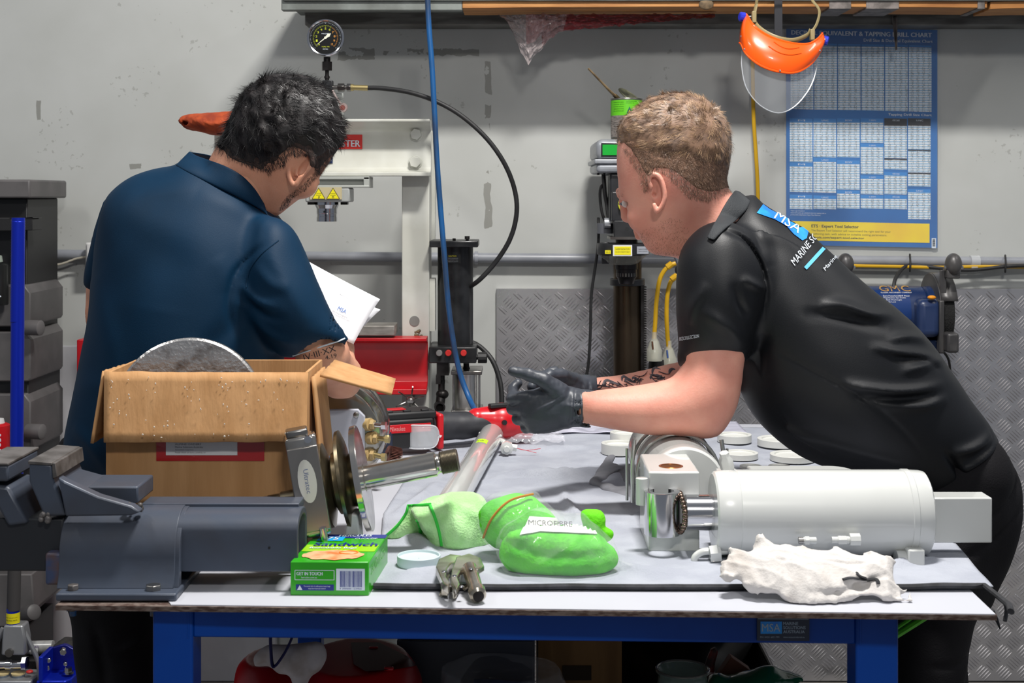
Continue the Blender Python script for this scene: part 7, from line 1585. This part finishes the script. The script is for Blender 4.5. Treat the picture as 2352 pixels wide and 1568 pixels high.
    # shirt
    S = SDF((P(1545, 0, 2.7).x, 2.6, P(0, 1180, Y0).z), (1.06, 3.22, P(0, 425, Y0).z), .0045)
    S.infl([(1600, 545), (1640, 505), (1690, 462), (1705, 447), (1728, 446), (1748, 464), (1800, 498), (1850, 527), (1900, 574), (1950, 622), (2000, 664), (2060, 712), (2120, 772), (2180, 848), (2220, 912), (2262, 972), (2300, 1034), (2310, 1056), (2290, 1085), (2240, 1110), (2180, 1150), (2125, 1162), (2060, 1135), (1980, 1104), (1900, 1072), (1830, 1042), (1775, 1002), (1730, 950), (1704, 900), (1680, 830), (1640, 720), (1600, 640)], Y0, .92, .012)
    S.infl([(1562, 590), (1580, 552), (1615, 520), (1665, 508), (1712, 530), (1745, 585), (1756, 650), (1745, 700), (1728, 760), (1708, 835), (1640, 836), (1558, 842), (1560, 790), (1554, 720), (1554, 650)], 2.785, .95, .035)
    S.cone(P(1700, 600, 3.0), P(1670, 780, 3.02), .085, .07, .03)
    T2 = 2.80
    for f, a, w_ in (([(1838, 685), (1889, 684), (1952, 704), (2022, 713)], .011, .011), ([(1800, 700), (1900, 716), (2000, 742)], -.007, .012), ([(1880, 850), (1927, 858), (2022, 868), (2130, 860)], .011, .011), ([(1900, 876), (2000, 884), (2100, 880)], -.007, .010),
                     ([(1940, 772), (2022, 788), (2128, 810)], .009, .010), ([(1990, 800), (2060, 804), (2120, 828)], -.006, .008), ([(2007, 830), (2070, 819), (2140, 815)], .008, .009), ([(1985, 764), (2038, 757), (2105, 770)], .007, .009), ([(1960, 895), (2054, 902), (2130, 888)], .008, .011),
                     ([(1745, 784), (1831, 832), (1959, 902), (2050, 975), (2120, 1060)], -.003, .005), ([(1640, 522), (1697, 548), (1736, 600), (1750, 665), (1742, 730)], -.008, .006), ([(1681, 630), (1716, 648), (1750, 664)], .008, .010), ([(1664, 640), (1680, 690), (1705, 720)], -.006, .010), ([(1610, 640), (1580, 690), (1570, 740)], .006, .010), ([(1590, 700), (1650, 740), (1700, 790)], .005, .014),
                     ([(1556, 814), (1640, 804), (1712, 803)], -.003, .004), ([(1750, 760), (1740, 830), (1725, 880)], -.010, .012), ([(1720, 900), (1800, 985), (1900, 1040)], .008, .014), ([(2110, 1000), (2160, 1060), (2200, 1130)], -.010, .008), ([(2180, 1120), (2240, 1060), (2300, 1010)], -.010, .007), ([(2130, 1010), (2190, 1000), (2250, 980)], .010, .012), ([(2150, 1060), (2210, 1030), (2270, 1000)], .008, .010),
                     ([(1730, 480), (1752, 540), (1760, 610)], .003, .014), ([(1700, 535), (1790, 545), (1850, 590)], .003, .020), ([(1760, 960), (1900, 1000), (2060, 1040)], .006, .014)): S.ridge(f, T2 if f[0][0] < 1752 else Y0, a*1.35, w_*.85)
    S.disp(.0018, 5, 11, 2)
    hollow = S.dcone(P(1640, 900, 2.765), P(1640, 815, 2.775), .052, .052); S.cut(hollow, .004)
    sh = S.build('polo_shirt', BLS, t, label='black polo shirt'); b = bvh_of(sh)
    drape('collar', [(1688, 437), (1676, 452), (1662, 474), (1648, 500), (1636, 520), (1624, 546)], [(1724, 462), (1716, 480), (1700, 498), (1684, 512), (1664, 528), (1640, 552)], [b, bb], M('collar_charcoal', (34, 38, 42), .75, bump=.3, bs=400), t, tail=[(P(1704, 440, 2.97), P(1730, 462, 2.98)), (P(1690, 470, 3.03), P(1720, 490, 3.05))], th=.003)
    # chest emblem and lettering on the back
    BR_ = M('emblem_blue', (40, 160, 235), .4, col2=(20, 110, 230), vs=14); WH_ = M('print_white')
    decal(b, ([(1738, 490), (1752, 470), (1768, 482), (1800, 498), (1830, 512), (1856, 532), (1852, 548), (1842, 553), (1822, 538), (1806, 520), (1780, 505)], [tuple(range(11))]), 'emblem', BR_, t, off=.0016, cuts=6, label='bright blue shirt emblem')
    def tc(w_, o, u, v, nm='lettering', off=.003, **k):
        vs, fs = text_mesh(w_); P2 = [(o[0]+a*u[0]+c*v[0]+k.get('bend', 0)*a*a, o[1]+a*u[1]+c*v[1]) for a, c in vs]; decal(b, (P2, fs), nm, WH_, t, off=off, cuts=5)
    tc('MSA', (1776, 502), (56, 36), (12, -18), off=.0026)
    tc('MARINE SOLUTIONS', (1825, 612), (96, -120), (-10, -13)); tc('Marine Hydraulics', (1896, 626), (70, -84), (-7, -9))
    decal(b, ([(1846, 614), (1888, 568), (1895, 573), (1852, 620)], [(0, 1, 2, 3)]), 'blue_bar', M('bar_blue', (90, 180, 235), .5), t, off=.002, cuts=6)
    tc('BIZCOLLECTION', (1564, 782), (43, -8), (0, -8), 'sleeve_logo')
    # trousers
    X = lambda px: P(px, 0, Y0).x
    legs('trousers', [[(X(2195), 2.88, .98, .10), (X(2120), 2.86, .78, .092), (X(2105), 2.86, .50, .075), (X(2130), 2.88, .10, .06)], [(X(2225), 3.03, .98, .10), (X(2180), 3.03, .75, .09), (X(2172), 3.04, .50, .075), (X(2190), 3.06, .10, .06)]], TRS, t,
         [(2118, 1148), (2190, 1128), (2250, 1085), (2305, 1035), (2330, 1072), (2344, 1120), (2342, 1180), (2326, 1240), (2304, 1300), (2280, 1345), (2262, 1400), (2160, 1420), (2030, 1420), (2036, 1330), (2070, 1240)], Y0+.02, (X(1990), 2.68, .05), (1.10, 3.24, 1.10),
         (([(2130, 1175), (2220, 1150), (2330, 1090)], -.008, .007), ([(2140, 1240), (2240, 1200), (2340, 1140)], -.007, .007), ([(2070, 1475), (2140, 1470), (2196, 1450), (2200, 1420)], -.006, .006), ([(2236, 1410), (2200, 1480), (2170, 1568)], -.016, .012)))
    boot(X(2130), 2.88, (-.8, .55), t); boot(X(2190), 3.07, (-.8, .55), t)
    # gloves
    G = SDF((P(1150, 0, 2.8).x, 2.70, P(0, 1012, 2.8).z), (P(1368, 0, 2.8).x, 2.93, P(0, 832, 2.8).z), .0022)
    G.infl([(1335, 902), (1300, 886), (1266, 880), (1236, 890), (1208, 904), (1194, 925), (1196, 958), (1214, 986), (1245, 996), (1300, 984), (1335, 970)], 2.79, .62, .006)
    def fin(pts, rs, SS): SS.chain([P(x, y, yy) for x, y, yy in pts], rs, .005)
    fin([(1285, 900, 2.775), (1250, 874, 2.765), (1215, 860, 2.765), (1178, 852, 2.77)], [.020, .0145, .0118, .0100], G)
    fin([(1215, 912, 2.785), (1177, 914, 2.80), (1178, 893, 2.83), (1189, 880, 2.835)], [.014, .0118, .0102, .0095], G)
    fin([(1210, 938, 2.785), (1178, 938, 2.81), (1182, 920, 2.845), (1200, 912, 2.86)], [.014, .0118, .0104, .0095], G)
    fin([(1216, 960, 2.785), (1190, 962, 2.815), (1194, 946, 2.85), (1212, 938, 2.86)], [.0135, .0112, .010, .009], G)
    fin([(1230, 980, 2.785), (1208, 982, 2.81), (1210, 968, 2.84), (1226, 960, 2.85)], [.0125, .0102, .0092, .0085], G)
    G.cone(P(1300, 930, 2.785), P(1350, 938, 2.78), .0335, .0372, .008, (1, .95, 1)); 
    for k, (a, c) in enumerate((((1312, 885), (1303, 985)), ((1322, 888), (1316, 985)), ((1332, 893), (1330, 978)), ((1341, 898), (1343, 976)))): G.ridge([a, ((a[0]+c[0])/2+4*(-1)**k, (a[1]+c[1])/2), c], 2.8, .0035 if k % 2 == 0 else -.003, .0035)
    for k in range(7): G.ridge([(1308-k*7, 902+k*4), (1275-k*6, 915+k*3), (1240-k*3, 950)], 2.78, .0012, .0025)
    for f in ([(1300, 960), (1320, 950), (1345, 955)], [(1295, 920), (1318, 925), (1340, 918)], [(1230, 900), (1260, 905), (1290, 900)]): G.ridge(f, 2.8, .0025, .004)
    G.disp(.0007, 40, 5, 2); G.cut(G.dcone(P(1344, 938, 2.78), P(1380, 940, 2.78), .034, .036), .002)
    G.build('glove', NIT, t, label='black nitrile glove')
    G = SDF((P(1185, 0, 2.85).x, 2.80, P(0, 960, 2.9).z), (P(1372, 0, 2.95).x, 3.02, P(0, 832, 2.85).z), .0024)
    G.cone(P(1356, 896, 2.965), P(1310, 892, 2.92), .0315, .030, .008); G.cone(P(1310, 892, 2.92), P(1275, 885, 2.885), .030, .027, .01)
    fin([(1290, 868, 2.90), (1272, 857, 2.885), (1240, 868, 2.865), (1222, 888, 2.85)], [.015, .0135, .0115, .0105], G)
    fin([(1285, 885, 2.895), (1255, 885, 2.875), (1235, 900, 2.855)], [.014, .0125, .011], G); fin([(1285, 905, 2.89), (1250, 915, 2.875), (1238, 930, 2.86)], [.014, .0125, .011], G); fin([(1290, 920, 2.89), (1262, 938, 2.88), (1250, 950, 2.865)], [.013, .0115, .0105], G)
    fin([(1320, 875, 2.91), (1290, 862, 2.87), (1262, 862, 2.85), (1246, 868, 2.84)], [.017, .013, .011, .010], G)
    for k in range(4): G.ridge([(1330+k*9, 868), (1334+k*8, 890), (1330+k*9, 920)], 2.95, .003 if k % 2 else -.0025, .0035)
    G.disp(.0007, 40, 6, 2); G.build('glove', NIT, t, label='black nitrile glove')
man_black()

# ---------------------------------------------------------------- man in teal reading papers
def man_teal():
    t = thing('person', 'man with dark wavy hair in a teal polo shirt, seen from behind', 'person', (-.8, 2.98, 0)); Y0 = 2.88
    H = SDF((P(480, 0, Y0).x, 2.70, P(0, 510, Y0).z), (P(810, 0, Y0).x, 3.06, P(0, 160, Y0).z), .0027)
    H.infl([(552, 290), (572, 235), (610, 200), (660, 190), (710, 200), (748, 232), (770, 275), (775, 318), (764, 352), (752, 374), (742, 392), (728, 412), (712, 432), (696, 449), (678, 464), (655, 480), (638, 487), (622, 478), (606, 450), (586, 420), (556, 380), (545, 335)], Y0, .80, .004)
    H.cone(P(560, 360, Y0-.01), P(530, 420, Y0-.01), .058, .060, .03); H.cone(P(600, 400, Y0), P(566, 470, Y0+.01), .056, .060, .03); H.ell(P(655, 300, Y0), (.098, .085, .10), None, .02)
    H.cone(P(722, 400, Y0+.085), P(722, 418, Y0+.095), .008, .011, .01); H.ell(P(700, 420, Y0-.02), (.026, .024, .030), None, .02)
    ye = ysurf(H, 688, 390, Y0)
    E = [(672, 424), (664, 404), (666, 378), (678, 357), (696, 347), (712, 352), (717, 366), (711, 382), (700, 394), (690, 408), (680, 424)]
    H.ell(P(690, 384, ye+.002), (.016, .007, .028), Matrix.Rotation(.45, 3, 'Y'), .004)
    pe = [P(x, y, ye-.010) for x, y in cr_path(E, 3)]; H.chain(pe, [.0045]*len(pe), .003)
    pe = [P(x, y, ye-.006) for x, y in cr_path([(702, 362), (692, 372), (684, 388), (680, 402)], 3)]; H.chain(pe, [.003]*len(pe), .003)
    H.cut(H.dell(P(694, 388, ye-.012), (.0075, .010, .013), Matrix.Rotation(.45, 3, 'Y')), .004)
    B = SDF((P(180, 0, 2.9).x-.03, 2.62, P(0, 925, 2.9).z), (P(835, 0, 2.9).x, 3.3, P(0, 400, 2.9).z), .0055)
    B.cone(P(540, 440, 2.88), P(450, 650, 2.9), .08, .12, .03); B.cone(P(340, 540, 2.9), P(590, 570, 2.86), .06, .05, .04); B.cone(P(450, 650, 2.9), P(380, 900, 2.93), .12, .12, .03)
    B.chain([P(610, 600, 2.81), P(690, 740, 2.80), P(742, 812, 2.83), P(780, 862, 2.93), P(784, 874, 2.96)], [.042, .046, .047, .041, .030], .02)
    B.chain([P(786, 872, 2.95), P(770, 800, 3.06), P(752, 740, 3.16)], [.038, .036, .027], .02)
    for k in range(4): B.chain([P(752-k*3, 735+k*9, 3.17), P(735-k*3, 715+k*9, 3.20), P(722-k*3, 722+k*9, 3.17)], [.012, .009, .008], .004)
    B.chain([P(760, 735, 3.15), P(745, 720, 3.13), P(730, 716, 3.13)], [.013, .010, .009], .004)
    B.chain([P(300, 560, 3.0), P(246, 660, 3.04), P(232, 720, 3.06), P(420, 780, 3.22), P(560, 760, 3.2)], [.04, .038, .036, .036, .028], .02)
    for k in range(4): B.chain([P(565, 750+k*9, 3.2), P(600, 745+k*9, 3.19), P(620, 752+k*9, 3.17)], [.012, .009, .008], .004)
    body = merged('body', [H, B], SK1, t); bb = bvh_of(body)
    HD = M('hair_dark', (20, 17, 18), .6, col2=(34, 28, 28), vs=40); HG = M('hair_dark_gloss', (26, 22, 23), .40, col2=(14, 12, 13), vs=30)
    C = SDF(H.lo, H.lo+(H.n-1)*H.vox, H.vox); m_ = tuple(min(a, b) for a, b in zip(C.f.shape, H.f.shape)); C.f[:m_[0], :m_[1], :m_[2]] = H.f[:m_[0], :m_[1], :m_[2]]
    D = C.dinfl([(518, 344), (500, 300), (540, 150), (700, 140), (810, 200), (815, 340), (770, 354), (742, 362), (730, 350), (716, 343), (690, 340), (664, 346), (640, 364), (612, 376), (575, 368), (545, 358)], Y0, 50, sm=3); tp_ = np.clip(-D/.034, 0, 1); C.f = C.f-.014*tp_.astype(np.float32)
    C.put(.010*(1-tp_)+C.dinfl([(527, 346), (534, 305), (556, 262), (566, 225), (592, 196), (622, 178), (652, 174), (690, 180), (726, 196), (756, 224), (778, 258), (789, 298), (788, 336), (770, 352), (742, 360), (730, 352), (716, 344), (690, 340), (660, 350), (640, 366), (612, 376), (575, 366)], Y0, .86), .006)
    C.f = np.maximum(C.f, D.astype(np.float32))
    FD = SDF(H.lo, H.lo+(H.n-1)*H.vox, H.vox); FD.f[:m_[0], :m_[1], :m_[2]] = H.f[:m_[0], :m_[1], :m_[2]]-.002
    FD.disp(.0010, 60, 5, 2); FD.f = np.maximum(FD.f, FD.dinfl([(530, 335), (600, 330), (680, 325), (775, 320), (768, 350), (750, 372), (738, 388), (724, 388), (720, 356), (690, 342), (664, 350), (650, 372), (628, 378), (615, 392), (598, 384), (560, 372), (535, 356)], Y0, 50, sm=3))
    FD.build('hair_clipped', M('hair_clipped_dark', (66, 48, 42), .8, col2=(48, 36, 32), vs=160, bump=.5, bs=400), t)
    r = random.Random(4)
    for k in range(26):
        x = r.uniform(560, 770); y = r.uniform(185, 330); C.ridge([(x, y), (x+r.uniform(6, 26), y+r.uniform(6, 22)), (x+r.uniform(0, 22), y+r.uniform(22, 44))], Y0, r.choice((.004, .005, -.004)), .006)
    C.disp(.003, 14, 9, 3); C.build('hair', HD, t, label='thick dark wavy hair')
    def comb1(px, py, p): return Vector((.95, -.1, -.35-(py-250)*.004)) if px > 600 else Vector((.4, 0, -.8))
    strands('hair_strands', C, lambda x, y, c, n: n[1] < .6 and (y < 318 or (x > 735 and y < 335) or (x < 640 and y < 352)), 12000, .024, comb1, .13, .0010, HG, t, 3, .10, .016, .22, 4)
    low = [(515, 330), (545, 330), (640, 350), (664, 346), (655, 380), (630, 386), (618, 400), (600, 388), (560, 378), (530, 362)]; side = [(716, 345), (772, 340), (768, 360), (752, 376), (738, 398), (722, 398), (722, 370)]
    strands('hair_fade', H, lambda x, y, c, n: n[1] < .6 and (inpoly(low, x, y) or inpoly(side, x, y) or (640 < x < 730 and 330 < y < 356)), 6500, .010, lambda x, y, p: Vector((.3, 0, -1)), .3, .0006, HD, t, 5, 0, 0, .3, 2)
    beard = [(738, 396), (722, 396), (706, 410), (690, 428), (660, 448), (645, 470), (640, 484), (662, 474), (672, 452), (700, 436), (722, 412)]
    strands('beard_stubble', H, lambda x, y, c, n: n[1] < .6 and inpoly(beard, x, y), 2800, .0042, lambda x, y, p: Vector((.2, 0, -1)), .5, .0005, HD, t, 6, 0, 0, .3, 2)
    MB().ball(P(748, 372, Y0+.055), .008, 14, 8).build('eye', M('eye_white'), t)
    # arm numerals
    INK = M('ink_dark', (52, 44, 46), .6)
    decal(bb, text2d('IV·III·XX', (700, 828), (72, -22), (-4, -13)), 'tattoo', INK, t, off=.0006, cuts=5, label='dark roman numeral tattoo')
    decal(bb, text2d('4.19', (748, 826), (26, -6), (-2, -9)), 'tattoo', INK, t, off=.0006, cuts=5)
    # shirt
    S = SDF((P(130, 0, 2.9).x-.02, 2.60, P(0, 1150, Y0).z), (P(815, 0, 2.8).x+.01, 3.22, P(0, 335, Y0).z), .005)
    S.infl([(420, 364), (404, 378), (350, 386), (300, 404), (256, 442), (234, 478), (228, 520), (226, 570), (222, 640), (212, 720), (196, 800), (180, 880), (162, 960), (148, 1022), (152, 1060), (240, 1110), (330, 1150), (560, 1150), (610, 1040), (640, 900), (660, 760), (680, 640), (676, 545), (640, 500), (608, 455), (575, 420), (520, 388), (460, 366)], 2.89, .76, .012)
    S.infl([(600, 500), (640, 502), (676, 532), (704, 590), (732, 655), (765, 725), (799, 785), (740, 800), (664, 826), (610, 790), (575, 720), (560, 640), (570, 560)], 2.80, .95, .03)
    S.infl([(250, 450), (228, 500), (210, 570), (193, 640), (196, 662), (240, 670), (290, 640), (300, 520)], 2.99, .9, .03)
    for f, a, w_ in (([(640, 552), (596, 590), (570, 628), (560, 700), (580, 770)], -.007, .006), ([(535, 580), (552, 612), (560, 660)], .003, .018), ([(585, 640), (620, 676), (670, 692)], .008, .009), ([(600, 672), (640, 706), (690, 716)], -.006, .008), ([(596, 700), (650, 752), (710, 776)], .008, .010), ([(620, 600), (660, 640), (700, 650)], .005, .012), ([(640, 560), (690, 640), (740, 730)], .005, .014), ([(250, 455), (236, 500), (226, 560)], -.006, .007), ([(420, 440), (440, 560), (420, 700)], -.007, .05), ([(300, 470), (420, 520), (560, 600)], .006, .035), ([(240, 620), (300, 760), (330, 900)], .007, .03), ([(640, 520), (560, 470), (480, 440)], .004, .02), ([(210, 880), (300, 860), (420, 900)], .006, .02), ([(200, 960), (260, 1000), (300, 1080)], .008, .016), ([(500, 800), (560, 740), (590, 690)], -.009, .02), ([(470, 760), (540, 820), (600, 830)], .008, .018), ([(664, 815), (740, 790), (792, 774)], -.002, .004)): S.ridge(f, 2.89, a, w_)
    S.disp(.002, 4, 17, 2); S.cut(S.dcone(P(745, 815, 2.83), P(720, 770, 2.80), .050, .050), .004)
    sh = S.build('polo_shirt', TEAL, t, label='dark teal polo shirt'); b = bvh_of(sh)
    p = onsurf(b, [tuple(q) for q in cr_path([(672, 817), (712, 804), (760, 790), (792, 777)], 8)], .0008)
    if len(p) > 4: MB().tube(p, .0016, 6, sm=0).build('sleeve_piping', M('print_white'), t)
    p = onsurf(b, [tuple(q) for q in cr_path([(640, 552), (600, 584), (573, 622), (566, 660)], 8)], .0004)
    if len(p) > 4: MB().tube(p, .0012, 6, sm=0).build('shoulder_seam', TEAL, t)
    tl = [(P(441, 350, 2.93), P(418, 376, 2.95)), (P(470, 352, 3.0), P(440, 380, 3.04)), (P(540, 372, 3.02), P(540, 410, 3.06))]
    drape('collar', [(436, 347), (452, 357), (480, 367), (520, 382), (556, 403), (584, 432), (606, 468)], [(403, 380), (424, 392), (462, 412), (510, 436), (552, 456), (592, 478), (616, 496)], [b, bb], TEAL, t, tail=tl, th=.003)
    X = lambda px: P(px, 0, 2.98).x
    legs('trousers', [[(X(230), 2.98, .98, .10), (X(255), 2.98, .75, .088), (X(272), 2.98, .48, .078), (X(275), 2.98, .10, .06)], [(X(250), 3.16, .98, .10), (X(318), 3.14, .72, .082), (X(322), 3.16, .48, .074), (X(320), 3.18, .10, .06)]], TRS, t,
         [(170, 1010), (240, 1000), (330, 1020), (345, 1110), (350, 1200), (345, 1300), (330, 1400), (190, 1400), (176, 1300), (168, 1150)], 2.99, (X(120), 2.78, .05), (X(440), 3.36, 1.05),
         (([(240, 1400), (260, 1480), (275, 1568)], -.014, .010), ([(290, 1470), (330, 1455), (350, 1440)], .008, .008)))
    boot(X(275), 2.98, (.6, .75), t); boot(X(322), 3.2, (.6, .75), t)
man_teal()
# sheets of paper held up in front of the man in teal
def paper(cs, Ys, lab, words):
    c = [P(x, y, yy) for (x, y), yy in zip(cs, Ys)]   # top-left, top-right, bottom-right, bottom-left
    def fn(u, v):
        a = c[0].lerp(c[1], u); b = c[3].lerp(c[2], u); p = a.lerp(b, v); return p+Vector((0, -.012*math.sin(u*PI), .004*math.sin(v*PI)))
    t = thing('paper_sheet', lab, 'paper', c[3], 'papers held by the man in teal'); MB().grid(fn, 14, 14).build('sheet', M('paper_white', (244, 245, 250), .6), t, solid=.0003, fixn=False)
    mb = MB(); lg = MB()
    for w_, u0, v0, u1, v1, k in words:
        vs, fs = text_mesh(w_); (lg if k else mb).add([fn(u0+(u1-u0)*a, v1+(v0-v1)*b_)+Vector((0, -.0012, .0004)) for a, b_ in vs], fs)
    if mb.v: mb.build('print_lines', M('print_grey'), t, fixn=False)
    if lg.v: lg.build('blue_logo', M('logo_blue', (90, 130, 200), .5), t, fixn=False)
paper([(690, 590), (873, 687), (812, 790), (630, 700)], [3.04, 3.05, 3.0, 3.0], 'upper white sheet held by the man in teal, with a small blue logo', [('MSA', .66, .50, .76, .58, 1), ('Service report', .62, .62, .80, .645, 0), ('inspection and pressure test', .58, .66, .84, .68, 0), ('Customer', .16, .2, .26, .225, 0), ('Report no.', .60, .28, .70, .30, 0)])
paper([(700, 640), (874, 711), (806, 786), (640, 720)], [3.07, 3.075, 3.03, 3.03], 'lower white sheet peeping out beneath the first in the hands of the man in teal', [('Notes', .78, .4, .84, .44, 0)])
